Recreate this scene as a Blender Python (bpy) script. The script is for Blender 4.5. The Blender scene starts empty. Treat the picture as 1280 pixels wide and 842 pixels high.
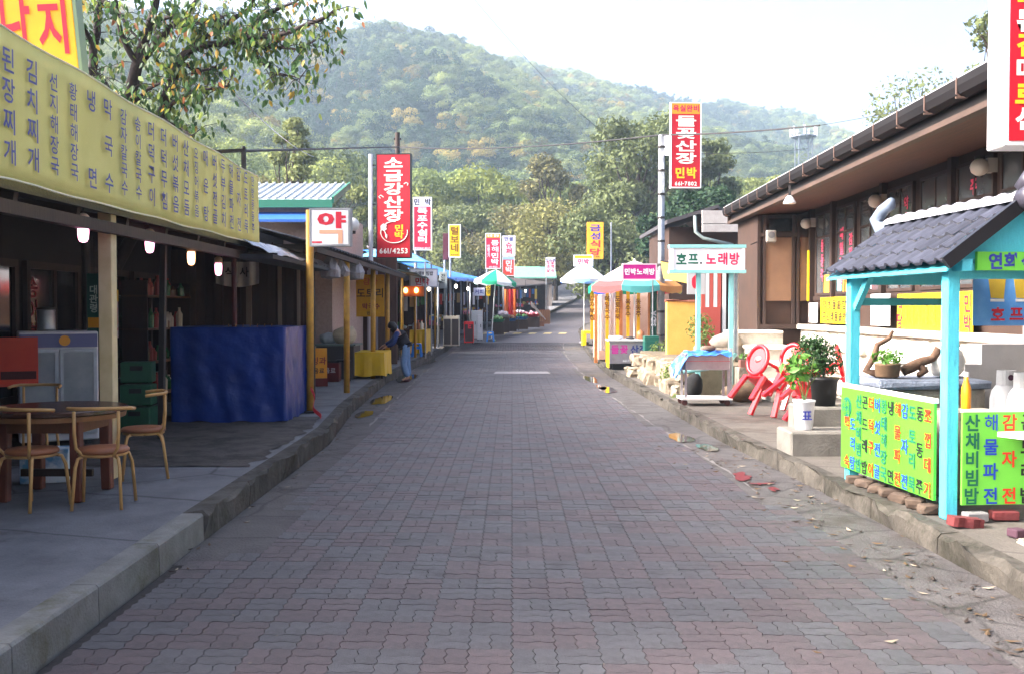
import bpy, bmesh, math, random
import numpy as np
from mathutils import Vector, Matrix, noise as mnoise
R = math.radians
random.seed(11)
rng = np.random.default_rng(5)
SC = bpy.context.scene
COL = SC.collection

# ---------------------------------------------------------------- camera
FPX, CX, CY, HOR, CAMH = 1244.0, 640.0, 421.0, 388.0, 1.75
PITCH = math.atan((CY - HOR) / FPX)
_c = bpy.data.cameras.new('camera')
CAM = bpy.data.objects.new('camera', _c); COL.objects.link(CAM)
_c.sensor_fit = 'HORIZONTAL'; _c.sensor_width = 36.0; _c.lens = 36.0 * FPX / 1280.0
_c.clip_start = 0.1; _c.clip_end = 6000
CAM.location = (0, 0, CAMH); CAM.rotation_euler = (math.pi / 2 - PITCH, 0, 0)
SC.camera = CAM
# ---------------------------------------------------------------- sky and sun
SUN_EL, SUN_AZ = 34.0, -98.0            # azimuth clockwise from +Y (the way the camera looks)
_w = bpy.data.worlds.new('World'); SC.world = _w; _w.use_nodes = True
_nt = _w.node_tree; _bg = _nt.nodes['Background']
_sk = _nt.nodes.new('ShaderNodeTexSky'); _sk.sky_type = 'NISHITA'; _sk.sun_disc = False
_sk.sun_elevation = R(SUN_EL); _sk.sun_rotation = R(SUN_AZ)
_sk.air_density = .38; _sk.dust_density = 10.0; _sk.ozone_density = 1.0; _sk.altitude = 300
_nt.links.new(_sk.outputs[0], _bg.inputs[0]); _bg.inputs[1].default_value = 0.15
_l = bpy.data.lights.new('sun', 'SUN'); _l.energy = 2.1; _l.angle = R(12); _l.color = (1.0, 0.95, 0.87)
SUN = bpy.data.objects.new('sun', _l); COL.objects.link(SUN)
_d = Vector((math.sin(R(SUN_AZ)) * math.cos(R(SUN_EL)), math.cos(R(SUN_AZ)) * math.cos(R(SUN_EL)), math.sin(R(SUN_EL))))
SUN.rotation_euler = _d.to_track_quat('Z', 'Y').to_euler(); SUN.location = (-30, 0, 60)
SC.view_settings.view_transform = 'Standard'; SC.view_settings.look = 'None'
SC.view_settings.exposure = 2.55; SC.view_settings.gamma = 1.0; SC.view_settings.use_curve_mapping = False
SC.render.engine = 'CYCLES'
SC.cycles.use_denoising = True
SC.cycles.max_bounces = 6; SC.cycles.diffuse_bounces = 4; SC.cycles.volume_bounces = 1
SC.cycles.transparent_max_bounces = 8
SC.cycles.caustics_reflective = False; SC.cycles.caustics_refractive = False

# ---------------------------------------------------------------- pixel -> world
def W(px, py, Y):
    """point at depth Y on the ray through photo pixel (px, py)"""
    a, b = (px - CX) / FPX, (CY - py) / FPX
    dy = math.cos(PITCH) + b * math.sin(PITCH); dz = -math.sin(PITCH) + b * math.cos(PITCH)
    t = Y / dy
    return Vector((a * t, Y, CAMH + dz * t))
def WX(px, Y): return W(px, HOR, Y).x
def WZ(py, Y): return W(CX, py, Y).z
def interp(y, tab):
    if y <= tab[0][0]: return tab[0][1]
    for (a, va), (b, vb) in zip(tab, tab[1:]):
        if y <= b:
            t = (y - a) / (b - a); return va + (vb - va) * t
    return tab[-1][1]
# street profile: road height, kerb lines, edges of the block paving
_G = [(0, 0), (36, 0), (42, .06), (50, .3), (58, .5), (66, .68), (80, 1.25), (100, 2.65), (130, 5.5), (200, 11)]
def g(Y): return interp(Y, _G)
_XL = [(0, -2.30), (4.8, -2.33), (7.2, -2.36), (13, -2.41), (16.7, -2.73), (24, -3.05), (32, -2.95), (40, -2.8), (49, -2.6), (57, -2.2), (65, -1.5), (74, 0.8), (82, 2.97), (100, 6.3), (112, 9.5), (130, 20)]
_XR = [(0, 3.15), (6, 3.1), (9.2, 3.03), (13.4, 2.81), (17.1, 2.75), (26.5, 2.62), (32, 2.74), (42, 3.1), (49, 3.4), (58, 3.9), (66, 4.8), (74, 6.8), (82, 9.0), (100, 13), (112, 17), (130, 28)]
_PL = [(0, -2.3), (7.0, -2.25), (7.2, -1.85), (9.2, -1.99), (12.3, -2.08), (19.8, -2.28), (27.2, -2.47), (37, -2.5), (60, -2.0)]
_PR = [(0, 2.6), (5.55, 2.53), (8.57, 2.42), (12.7, 2.26), (21.1, 1.99), (29, 1.94), (40, 2.1), (60, 3.0)]
XL = lambda Y: interp(Y, _XL)
XR = lambda Y: interp(Y, _XR)
PL = lambda Y: interp(Y, _PL)
PR = lambda Y: interp(Y, _PR)
LP = lambda Y: g(Y) + .20          # left pavement level
RP = lambda Y: g(Y) + .15          # right pavement level

# ---------------------------------------------------------------- objects
MW = {}
def tag(o, label=None, cat=None, group=None, kind=None):
    if label: o['label'] = label
    if cat: o['category'] = cat
    if group: o['group'] = group
    if kind: o['kind'] = kind
    return o
def thing(name, label, cat, loc=(0, 0, 0), rz=0.0, group=None, rx=0.0, ry=0.0):
    o = bpy.data.objects.new(name, None); COL.objects.link(o)
    o.empty_display_size = .2
    o.location = loc; o.rotation_euler = (rx, ry, rz)
    MW[o.name] = Matrix.Translation(Vector(loc)) @ o.rotation_euler.to_matrix().to_4x4()
    return tag(o, label, cat, group)
def copy_tree(o, parent=None):
    c = o.copy(); COL.objects.link(c); c.parent = parent
    MW[c.name] = MW.get(o.name, Matrix())
    for ch in list(o.children): copy_tree(ch, c)
    return c
def clone(o, loc, rz=0.0, label=None, group=None, rx=0.0, ry=0.0, scale=1.0):
    c = copy_tree(o)
    c.location = loc; c.rotation_euler = (rx, ry, rz); c.scale = (scale,) * 3
    if label: c['label'] = label
    if group: c['group'] = group
    return c

class MB:
    """collects shapes; build() links them as one mesh object"""
    def __init__(s): s.v = []; s.f = []; s.mi = []; s.cur = 0
    def add(s, vs, fs):
        n = len(s.v); s.v += [Vector(p) for p in vs]
        s.f += [tuple(i + n for i in q) for q in fs]; s.mi += [s.cur] * len(fs); return s
    def box(s, a, b):
        (x0, y0, z0), (x1, y1, z1) = a, b
        x0, x1 = min(x0, x1), max(x0, x1); y0, y1 = min(y0, y1), max(y0, y1); z0, z1 = min(z0, z1), max(z0, z1)
        return s.add([(x0, y0, z0), (x1, y0, z0), (x1, y1, z0), (x0, y1, z0), (x0, y0, z1), (x1, y0, z1), (x1, y1, z1), (x0, y1, z1)],
                     [(0, 3, 2, 1), (4, 5, 6, 7), (0, 1, 5, 4), (1, 2, 6, 5), (2, 3, 7, 6), (3, 0, 4, 7)])
    def bar(s, p, q, w, h=None, up=(0, 0, 1)):
        """rectangular bar from p to q, w across, h along up"""
        p, q = Vector(p), Vector(q); h = w if h is None else h
        d = (q - p).normalized(); up = Vector(up)
        if abs(d.dot(up)) > .98: up = Vector((0, 1, 0))
        r = d.cross(up).normalized() * w / 2; u = r.cross(d).normalized() * h / 2
        vs = [p - r - u, p + r - u, p + r + u, p - r + u, q - r - u, q + r - u, q + r + u, q - r + u]
        return s.add(vs, [(0, 3, 2, 1), (4, 5, 6, 7), (0, 1, 5, 4), (1, 2, 6, 5), (2, 3, 7, 6), (3, 0, 4, 7)][:0] + [(0, 1, 2, 3), (7, 6, 5, 4), (4, 5, 1, 0), (5, 6, 2, 1), (6, 7, 3, 2), (7, 4, 0, 3)])
    def tube(s, pts, rad, n=8, cap=True):
        pts = [Vector(p) for p in pts]; k = len(pts)
        rr = rad if isinstance(rad, (list, tuple)) else [rad] * k
        vs = []; ref = None
        for i, p in enumerate(pts):
            d = (pts[min(i + 1, k - 1)] - pts[max(i - 1, 0)]).normalized()
            if ref is None: ref = Vector((0, 0, 1)) if abs(d.z) < .9 else Vector((1, 0, 0))
            a = (ref - d * ref.dot(d)).normalized(); b = d.cross(a); ref = a
            vs += [p + (a * math.cos(t) + b * math.sin(t)) * rr[i] for t in [2 * math.pi * j / n for j in range(n)]]
        fs = [(i * n + j, i * n + (j + 1) % n, (i + 1) * n + (j + 1) % n, (i + 1) * n + j) for i in range(k - 1) for j in range(n)]
        if cap: fs += [tuple(range(n - 1, -1, -1)), tuple((k - 1) * n + j for j in range(n))]
        return s.add(vs, fs)
    def lathe(s, c, prof, n=16, cap=True):
        c = Vector(c); k = len(prof); vs = []
        for r, z in prof: vs += [c + Vector((r * math.cos(2 * math.pi * j / n), r * math.sin(2 * math.pi * j / n), z)) for j in range(n)]
        fs = [(i * n + j, i * n + (j + 1) % n, (i + 1) * n + (j + 1) % n, (i + 1) * n + j) for i in range(k - 1) for j in range(n)]
        if cap: fs += [tuple(range(n - 1, -1, -1)), tuple((k - 1) * n + j for j in range(n))]
        return s.add(vs, fs)
    def prism(s, poly, ext):
        """closed polygon (3-d points) pushed along ext"""
        poly = [Vector(p) for p in poly]; e = Vector(ext); n = len(poly)
        return s.add(poly + [p + e for p in poly], [tuple(range(n - 1, -1, -1)), tuple(range(n, 2 * n))] + [(i, (i + 1) % n, n + (i + 1) % n, n + i) for i in range(n)])
    def quad(s, *p): return s.add(p, [tuple(range(len(p)))])
    def grid(s, fn, nu, nv):
        vs = [fn(i / nu, j / nv) for i in range(nu + 1) for j in range(nv + 1)]
        return s.add(vs, [(i * (nv + 1) + j, (i + 1) * (nv + 1) + j, (i + 1) * (nv + 1) + j + 1, i * (nv + 1) + j + 1) for i in range(nu) for j in range(nv)])
    def blob(s, c, r, sub=1, amp=.15, seed=0):
        bm = bmesh.new(); bmesh.ops.create_icosphere(bm, subdivisions=sub, radius=1)
        r = Vector(r) if not isinstance(r, (int, float)) else Vector((r, r, r)); c = Vector(c)
        vs = []
        for v in bm.verts:
            k = 1 + amp * mnoise.noise(v.co * 1.7 + Vector((seed * 3.1, seed * 1.7, 0)))* 2
            vs.append(c + Vector((v.co.x * r.x, v.co.y * r.y, v.co.z * r.z)) * k)
        bm.verts.index_update(); fs = [tuple(v.index for v in f.verts) for f in bm.faces]; bm.free()
        return s.add(vs, fs)
    def rock(s, c, r, seed=0, sub=2, amp=.16, e=.55):
        bm = bmesh.new(); bmesh.ops.create_icosphere(bm, subdivisions=sub, radius=1); c = Vector(c); vs = []
        sg = lambda t: math.copysign(abs(t) ** e, t); o = Vector((seed * 3.7, seed * 1.9, seed))
        for v in bm.verts:
            d = v.co.normalized(); k = 1 + amp * (mnoise.noise(d * 1.4 + o) * 1.6 + mnoise.noise(d * 3.5 + o) * .7)
            vs.append(c + Vector((sg(d.x) * r[0], sg(d.y) * r[1], sg(d.z) * r[2])) * k * .85)
        bm.verts.index_update(); fs = [tuple(v.index for v in f.verts) for f in bm.faces]; bm.free(); return s.add(vs, fs)
    def build(s, name, mat, parent=None, smooth=False, bevel=0.0, world=True, label=None, cat=None, group=None, kind=None, jit=0.0, solid=0.0):
        me = bpy.data.meshes.new(name)
        vs = s.v; M0 = Matrix()
        if parent is not None:
            M0 = MW.get(parent.name, Matrix())
            if world: Mi = M0.inverted(); vs = [Mi @ p for p in vs]
            loc = None
        else:
            a = np.array([tuple(p) for p in vs]); loc = Vector(((a[:, 0].min() + a[:, 0].max()) / 2, (a[:, 1].min() + a[:, 1].max()) / 2, a[:, 2].min()))
            vs = [p - loc for p in vs]; M0 = Matrix.Translation(loc)
        me.from_pydata([tuple(p) for p in vs], [], s.f)
        if bevel or jit or solid:
            bm = bmesh.new(); bm.from_mesh(me)
            bmesh.ops.recalc_face_normals(bm, faces=bm.faces)
            if bevel:
                es = [e for e in bm.edges if len(e.link_faces) == 2 and e.calc_face_angle(0) > .5]
                bmesh.ops.bevel(bm, geom=es, offset=bevel, segments=1, profile=.5, affect='EDGES', clamp_overlap=True)
            if jit:
                for v in bm.verts: v.co += Vector((random.uniform(-jit, jit), random.uniform(-jit, jit), random.uniform(-jit, jit)))
            if solid: bmesh.ops.solidify(bm, geom=bm.faces[:], thickness=solid)
            bm.to_mesh(me); bm.free()
        elif any(s.mi): me.polygons.foreach_set('material_index', s.mi)
        ms = mat if isinstance(mat, (list, tuple)) else [mat]
        for m in ms: me.materials.append(m)
        if smooth: me.polygons.foreach_set('use_smooth', [True] * len(me.polygons))
        o = bpy.data.objects.new(name, me); COL.objects.link(o); MW[o.name] = M0
        if parent is not None: o.parent = parent
        else: o.location = loc
        return tag(o, label, cat, group, kind)

# ---------------------------------------------------------------- materials
def lin(c):
    """sRGB 0-255 -> linear"""
    return tuple(((x / 255) / 12.92 if x / 255 <= .04045 else ((x / 255 + .055) / 1.055) ** 2.4) for x in c) + (1,)
MC = {}
def M(name, c1=(128, 128, 128), c2=None, rough=.75, scale=6.0, bump=0.0, bscale=40.0, metal=0.0, emit=0.0, spec=.4, stretch=(1, 1, 1), rnd=0.0, trans=0.0, contrast=.5, alpha=None, isl=0.0, spots=None, cracks=None, grit=0.0):
    if name in MC: return MC[name]
    m = bpy.data.materials.new(name); m.use_nodes = True; MC[name] = m
    nt = m.node_tree; N = nt.nodes; L = nt.links; b = N['Principled BSDF']
    b.inputs['Roughness'].default_value = rough; b.inputs['Metallic'].default_value = metal
    b.inputs['Specular IOR Level'].default_value = spec
    A = lin(c1); B = lin(c2) if c2 else A
    tc = N.new('ShaderNodeTexCoord'); mp = N.new('ShaderNodeMapping'); L.new(tc.outputs['Object'], mp.inputs[0])
    mp.inputs['Scale'].default_value = stretch
    out = None
    if c2:
        nz = N.new('ShaderNodeTexNoise'); nz.inputs['Scale'].default_value = scale; nz.inputs['Detail'].default_value = 7; nz.inputs['Roughness'].default_value = .62
        L.new(mp.outputs[0], nz.inputs['Vector'])
        rp = N.new('ShaderNodeValToRGB'); rp.color_ramp.elements[0].position = .5 - contrast * .4; rp.color_ramp.elements[1].position = .5 + contrast * .4
        rp.color_ramp.elements[0].color = A; rp.color_ramp.elements[1].color = B
        L.new(nz.outputs['Fac'], rp.inputs[0]); out = rp.outputs[0]
    if spots:                                   # a second, larger stain layer: (colour, scale, threshold)
        n2 = N.new('ShaderNodeTexNoise'); n2.inputs['Scale'].default_value = spots[1]; n2.inputs['Detail'].default_value = 8; n2.inputs['Roughness'].default_value = .7
        L.new(mp.outputs[0], n2.inputs['Vector'])
        r2 = N.new('ShaderNodeMapRange'); r2.inputs[1].default_value = spots[2]; r2.inputs[2].default_value = spots[2] + .14
        L.new(n2.outputs['Fac'], r2.inputs[0])
        mx = N.new('ShaderNodeMix'); mx.data_type = 'RGBA'
        L.new(r2.outputs[0], mx.inputs[0])
        if out: L.new(out, mx.inputs[6])
        else: mx.inputs[6].default_value = A
        mx.inputs[7].default_value = lin(spots[0]); out = mx.outputs[2]
    if grit:                                    # fine light and dark speckle
        n3 = N.new('ShaderNodeTexNoise'); n3.inputs['Scale'].default_value = 110; n3.inputs['Detail'].default_value = 3
        L.new(tc.outputs['Object'], n3.inputs['Vector']); m3 = N.new('ShaderNodeMapRange'); m3.inputs[1].default_value = .3; m3.inputs[2].default_value = .7; m3.inputs[3].default_value = 1 - grit; m3.inputs[4].default_value = 1 + grit
        L.new(n3.outputs['Fac'], m3.inputs[0]); h3 = N.new('ShaderNodeHueSaturation'); L.new(m3.outputs[0], h3.inputs['Value'])
        if out: L.new(out, h3.inputs['Color'])
        else: h3.inputs['Color'].default_value = A
        out = h3.outputs[0]
    if cracks:                                  # (cell scale, line width, darkness)
        nd = N.new('ShaderNodeTexNoise'); nd.inputs['Scale'].default_value = cracks[0] * 2.5; nd.inputs['Detail'].default_value = 5; L.new(tc.outputs['Object'], nd.inputs['Vector'])
        mxv = N.new('ShaderNodeMix'); mxv.data_type = 'RGBA'; mxv.inputs[0].default_value = .12; L.new(tc.outputs['Object'], mxv.inputs[6]); L.new(nd.outputs['Color'], mxv.inputs[7])
        vo = N.new('ShaderNodeTexVoronoi'); vo.feature = 'DISTANCE_TO_EDGE'; vo.inputs['Scale'].default_value = cracks[0]; L.new(mxv.outputs[2], vo.inputs['Vector'])
        mc = N.new('ShaderNodeMapRange'); mc.inputs[1].default_value = 0; mc.inputs[2].default_value = cracks[1]; mc.inputs[3].default_value = cracks[2]; mc.inputs[4].default_value = 1
        L.new(vo.outputs['Distance'], mc.inputs[0]); h4 = N.new('ShaderNodeHueSaturation'); L.new(mc.outputs[0], h4.inputs['Value'])
        if out: L.new(out, h4.inputs['Color'])
        else: h4.inputs['Color'].default_value = A
        out = h4.outputs[0]
    if rnd or isl:
        hs = N.new('ShaderNodeHueSaturation')
        if out: L.new(out, hs.inputs['Color'])
        else: hs.inputs['Color'].default_value = A
        mr = N.new('ShaderNodeMapRange'); mr.inputs[3].default_value = 1 - (rnd or isl); mr.inputs[4].default_value = 1 + (rnd or isl)
        if rnd and not isl:
            oi = N.new('ShaderNodeObjectInfo'); L.new(oi.outputs['Random'], mr.inputs[0])
        elif isl and not rnd:
            gi = N.new('ShaderNodeNewGeometry'); L.new(gi.outputs['Random Per Island'], mr.inputs[0])
        else:
            oi = N.new('ShaderNodeObjectInfo'); gi = N.new('ShaderNodeNewGeometry')
            ad = N.new('ShaderNodeMath'); ad.operation = 'ADD'; L.new(oi.outputs['Random'], ad.inputs[0]); L.new(gi.outputs['Random Per Island'], ad.inputs[1])
            fr = N.new('ShaderNodeMath'); fr.operation = 'FRACT'; L.new(ad.outputs[0], fr.inputs[0]); L.new(fr.outputs[0], mr.inputs[0])
        L.new(mr.outputs[0], hs.inputs['Value']); out = hs.outputs[0]
    if out: L.new(out, b.inputs['Base Color'])
    else: b.inputs['Base Color'].default_value = A
    if bump:
        nb = N.new('ShaderNodeTexNoise'); nb.inputs['Scale'].default_value = bscale; nb.inputs['Detail'].default_value = 6
        L.new(mp.outputs[0], nb.inputs['Vector'])
        bp = N.new('ShaderNodeBump'); bp.inputs['Strength'].default_value = min(1, bump); bp.inputs['Distance'].default_value = .02
        L.new(nb.outputs['Fac'], bp.inputs['Height']); L.new(bp.outputs[0], b.inputs['Normal'])
    if emit:
        b.inputs['Emission Color'].default_value = A; b.inputs['Emission Strength'].default_value = emit
    if trans:
        t = N.new('ShaderNodeBsdfTranslucent'); mxs = N.new('ShaderNodeMixShader'); mxs.inputs[0].default_value = trans
        if out: L.new(out, t.inputs[0])
        else: t.inputs[0].default_value = A
        o = N['Material Output']; L.new(b.outputs[0], mxs.inputs[1]); L.new(t.outputs[0], mxs.inputs[2]); L.new(mxs.outputs[0], o.inputs[0])
    if alpha is not None: b.inputs['Alpha'].default_value = alpha
    return m

# ---------------------------------------------------------------- lettering
SHOP = bpy.data.scenes.new('workshop')      # temporary scene where curves and skins are turned into meshes
def evaluated_mesh(ob):
    SHOP.collection.objects.link(ob); vl = SHOP.view_layers[0]; vl.update(); dg = vl.depsgraph; dg.update()
    return bpy.data.meshes.new_from_object(ob.evaluated_get(dg))
GL = {}
def glyph(ch, bold):
    if ch in '해황회': bold = min(bold, .008)      # their narrow gaps close up when thickened
    k = (ch, bold)
    if k in GL: return GL[k]
    cu = bpy.data.curves.new('glyph', 'FONT'); cu.body = ch; cu.size = 1; cu.resolution_u = 2; cu.offset = bold
    ob = bpy.data.objects.new('glyph', cu); me = evaluated_mesh(ob)
    bm = bmesh.new(); bm.from_mesh(me); bmesh.ops.remove_doubles(bm, verts=bm.verts, dist=1e-5); bm.verts.index_update()
    isl = {}; c = 0
    for v in bm.verts:
        if v.index in isl: continue
        st = [v]; isl[v.index] = c
        while st:
            u = st.pop()
            for e in u.link_edges:
                w = e.other_vert(u)
                if w.index not in isl: isl[w.index] = c; st.append(w)
        c += 1
    vs = [(v.co.x, v.co.y, isl[v.index]) for v in bm.verts]; fs = [tuple(v.index for v in f.verts) for f in bm.faces]
    bm.free(); bpy.data.objects.remove(ob); bpy.data.curves.remove(cu); bpy.data.meshes.remove(me)
    if vs:
        xs = [v[0] for v in vs]; ys = [v[1] for v in vs]; cx, cy = (min(xs) + max(xs)) / 2, (min(ys) + max(ys)) / 2
        r = ([(x - cx, y - cy, z) for x, y, z in vs], fs, max(xs) - min(xs), max(ys) - min(ys))
    else: r = ([], [], .3, .3)
    GL[k] = r; return r
def put(mb, ch, o, r, u, size, sx=1.0, bold=.02, lift=.004, fit=None):
    vs, fs, w, h = glyph(ch, bold)
    if not vs: return w
    o, r, u = Vector(o), Vector(r), Vector(u); n = r.cross(u)
    ax, ay = size * sx, size
    if fit: ax, ay = fit[0] / max(w, .3), fit[1] / max(h, .3)
    mb.add([o + r * (x * ax) + u * (y * ay) + n * (lift + z * .0004) for x, y, z in vs], fs)
    return w
def text(mb, s, o, r, u, size, sx=1.0, bold=.02, vert=False, gap=1.0, lift=.004, hang=None):
    """row (or column) of characters centred on o"""
    o, r, u = Vector(o), Vector(r), Vector(u)
    if vert:
        st = size * 1.0 * gap
        for i, ch in enumerate(s): put(mb, ch, o + u * (st * ((len(s) - 1) / 2 - i)), r, u, size, sx, bold, lift)
        return
    adv = []
    for ch in s:
        if ch == ' ': adv.append(.35)
        elif ord(ch) > 0x1100: adv.append(.98)
        else: adv.append(glyph(ch, bold)[2] + .10)
    tot = sum(adv) * size * sx * gap; x = -tot / 2
    for ch, a in zip(s, adv):
        st = a * size * sx * gap
        if ch != ' ':
            dy = -.32 * size if ch == '.' else 0
            put(mb, ch, o + r * (x + st / 2) + u * dy, r, u, size, sx, bold, lift)
        x += st
def sign(name, label, loc, w, h, t=.12, rz=0.0, panel=None, frame=None, fw=.03, texts=(), plates=(), cat='sign', group=None, back=False):
    """board with its lower edge centre at loc, facing local -Y; texts: (string, x, z, size, material, dict)"""
    s = thing(name, label, cat, loc, rz, group)
    MB().box((-w / 2, -t / 2, 0), (w / 2, t / 2, h)).build('panel', panel, s, world=False, bevel=.006)
    if frame:
        f = MB(); e = .006
        f.box((-w / 2 - e, -t / 2 - e, -e), (-w / 2 + fw, t / 2 + e, h + e)); f.box((w / 2 - fw, -t / 2 - e, -e), (w / 2 + e, t / 2 + e, h + e))
        f.box((-w / 2 + fw, -t / 2 - e, -e), (w / 2 - fw, t / 2 + e, fw)); f.box((-w / 2 + fw, -t / 2 - e, h - fw), (w / 2 - fw, t / 2 + e, h + e))
        f.build('frame', frame, s, world=False)
    for (x0, z0, x1, z1, m) in plates:
        MB().box((x0, -t / 2 - .003, z0), (x1, -t / 2 + .01, z1)).build('colour_band', m, s, world=False)
    by = {}
    for (st, x, z, size, m, kw) in texts: by.setdefault(m.name, (m, []))[1].append((st, x, z, size, kw))
    for m, lst in by.values():
        for st, x, z, size, kw in lst:
            mb = MB(); text(mb, st, (x, -t / 2, z), (1, 0, 0), (0, 0, 1), size, lift=kw.get('lift', .007), **{k: v for k, v in kw.items() if k != 'lift'})
            if mb.v: mb.build('lettering', m, s, world=False)
    return s

# common paints
white = M('white paint', (225, 225, 222), (205, 205, 200), rough=.55, scale=3)
signwhite = M('sign white', (232, 232, 236), (222, 222, 226), rough=.45, scale=2)
red = M('sign red', (190, 22, 40), (178, 18, 36), rough=.45, scale=3)
redtext = M('red lettering', (196, 24, 52), rough=.5)
yellow = M('sign yellow', (238, 200, 20), (228, 186, 14), rough=.55, scale=3)
orange = M('sign orange', (236, 150, 40), rough=.5)
blacktext = M('black lettering', (28, 26, 30), rough=.6)
bluetext = M('blue lettering', (48, 58, 150), rough=.6)
greentext = M('green lettering', (16, 92, 72), rough=.6)
concrete = M('concrete', (142, 140, 137), (112, 110, 108), rough=.9, scale=2.2, bump=.35, bscale=70, spots=((92, 88, 82), 1.1, .56))
oldconc = M('weathered concrete', (150, 142, 130), (96, 90, 80), rough=.95, scale=3.5, bump=.7, bscale=22, spots=((72, 66, 56), 1.6, .55))
darkmetal = M('dark metal', (38, 38, 40), (52, 48, 46), rough=.55, metal=.4, scale=9)
galv = M('galvanised steel', (168, 172, 176), (140, 144, 150), rough=.42, metal=.75, scale=6)
darkwood = M('dark wood', (58, 40, 32), (38, 26, 21), rough=.7, scale=4, stretch=(1, 1, .25), bump=.2)
wood = M('brown wood', (120, 76, 48), (92, 56, 36), rough=.6, scale=5, stretch=(1, 1, .3), bump=.15)
yellowpost = M('yellow painted pipe', (196, 148, 50), (160, 116, 40), rough=.5, scale=7)
creampost = M('cream painted post', (208, 190, 148), (186, 166, 124), rough=.6, scale=6)
turq = M('turquoise paint', (84, 196, 212), (70, 178, 198), rough=.55, scale=4, stretch=(1, 1, .35), bump=.35, bscale=30, spots=((128, 150, 148), 9, .66), grit=.06)
blackp = M('black plastic', (26, 26, 28), rough=.5)
# ================================================================ SETTING
# ---------------------------------------------------------------- hills and terrain
def crest(pts): return [W(x, y, Y) for x, y, Y in pts]
RIDGES = [  # crest line, side slope
    (crest([(-700, -20, 330), (-200, 20, 370), (150, 60, 400), (330, 66, 430), (430, 64, 450), (480, 56, 462), (520, 64, 474), (560, 75, 486), (600, 94, 500), (640, 110, 515), (680, 130, 530), (740, 160, 540), (800, 240, 560)]), .62),
    (crest([(560, 90, 640), (640, 100, 650), (670, 112, 660), (706, 112, 680), (736, 118, 700), (773, 124, 720), (806, 132, 750), (836, 141, 770), (873, 143, 800), (906, 146, 840), (939, 152, 870), (959, 150, 890), (982, 150, 890), (1002, 158, 880), (1022, 170, 870), (1042, 184, 860), (1090, 215, 840), (1180, 260, 800), (1400, 300, 700)]), .55),
    (crest([(440, 92, 425), (500, 104, 400), (545, 128, 370), (600, 172, 335), (645, 232, 300), (685, 310, 255), (700, 350, 215)]), .60),
    (crest([(690, 130, 520), (790, 158, 500), (860, 182, 490), (906, 198, 480), (975, 232, 470), (1060, 300, 450), (1150, 370, 430)]), .5),
    (crest([(60, 60, 270), (180, 120, 255), (290, 200, 235), (370, 290, 205), (420, 345, 170)]), .62),
]
def hill_np(X, Y):
    H = np.full(X.shape, -50.0)
    for pts, sl in RIDGES:
        for a, b in zip(pts, pts[1:]):
            dx, dy = b.x - a.x, b.y - a.y
            t = np.clip(((X - a.x) * dx + (Y - a.y) * dy) / (dx * dx + dy * dy), 0, 1)
            d = np.hypot(X - a.x - t * dx, Y - a.y - t * dy)
            d = np.sqrt(d * d + 36) - 6
            H = np.maximum(H, a.z + t * (b.z - a.z) - sl * d)
    return H
_gy = np.array([p[0] for p in _G]); _gz = np.array([p[1] for p in _G])
def terr_np(X, Y):
    base = np.interp(Y, _gy, _gz)
    side = np.clip((np.abs(X - 3) - 16) / 120, 0, 1) ** 1.2 * np.where(X > 0, 5, 34) * np.clip((Y + 20) / 90, 0, 1)
    n = np.zeros(X.shape)
    for k, (fx, am) in enumerate([(.011, 5.0), (.027, 3.0), (.06, 1.3)]):
        n += am * np.sin(X * fx + 1.3 * k + 1.7 * np.sin(Y * fx * .8 + k)) * np.cos(Y * fx * 1.13 + .7 * k + 1.1 * np.sin(X * fx * .7))
    h = hill_np(X, Y)
    far = np.clip((Y - 130) / 60, 0, 1)
    hh = np.maximum(base - .22 + side, np.where(h > -40, h, -50) + n * np.clip(h / 30, 0, 1) * far)
    return hh
xs = np.concatenate([np.arange(-760, -420, 20), np.arange(-420, 560, 7.0), np.arange(560, 1000, 20)])
ys = np.concatenate([np.arange(-120, 130, 10.0), np.arange(130, 940, 7.0), np.arange(940, 1300, 20)])
XX, YY = np.meshgrid(xs, ys, indexing='ij'); ZZ = terr_np(XX, YY)
nx, ny = len(xs), len(ys)
idx = np.arange(nx * ny).reshape(nx, ny)
fq = np.stack([idx[:-1, :-1], idx[1:, :-1], idx[1:, 1:], idx[:-1, 1:]], -1).reshape(-1, 4)
me = bpy.data.meshes.new('terrain'); me.from_pydata(np.stack([XX, YY, ZZ], -1).reshape(-1, 3).tolist(), [], fq.tolist())
me.polygons.foreach_set('use_smooth', [True] * len(me.polygons))
me.materials.append(M('forest floor', (58, 62, 40), (44, 46, 30), rough=1, scale=.08, bump=.3, bscale=.5))
ter = bpy.data.objects.new('terrain', me); COL.objects.link(ter); tag(ter, kind='structure')

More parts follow.
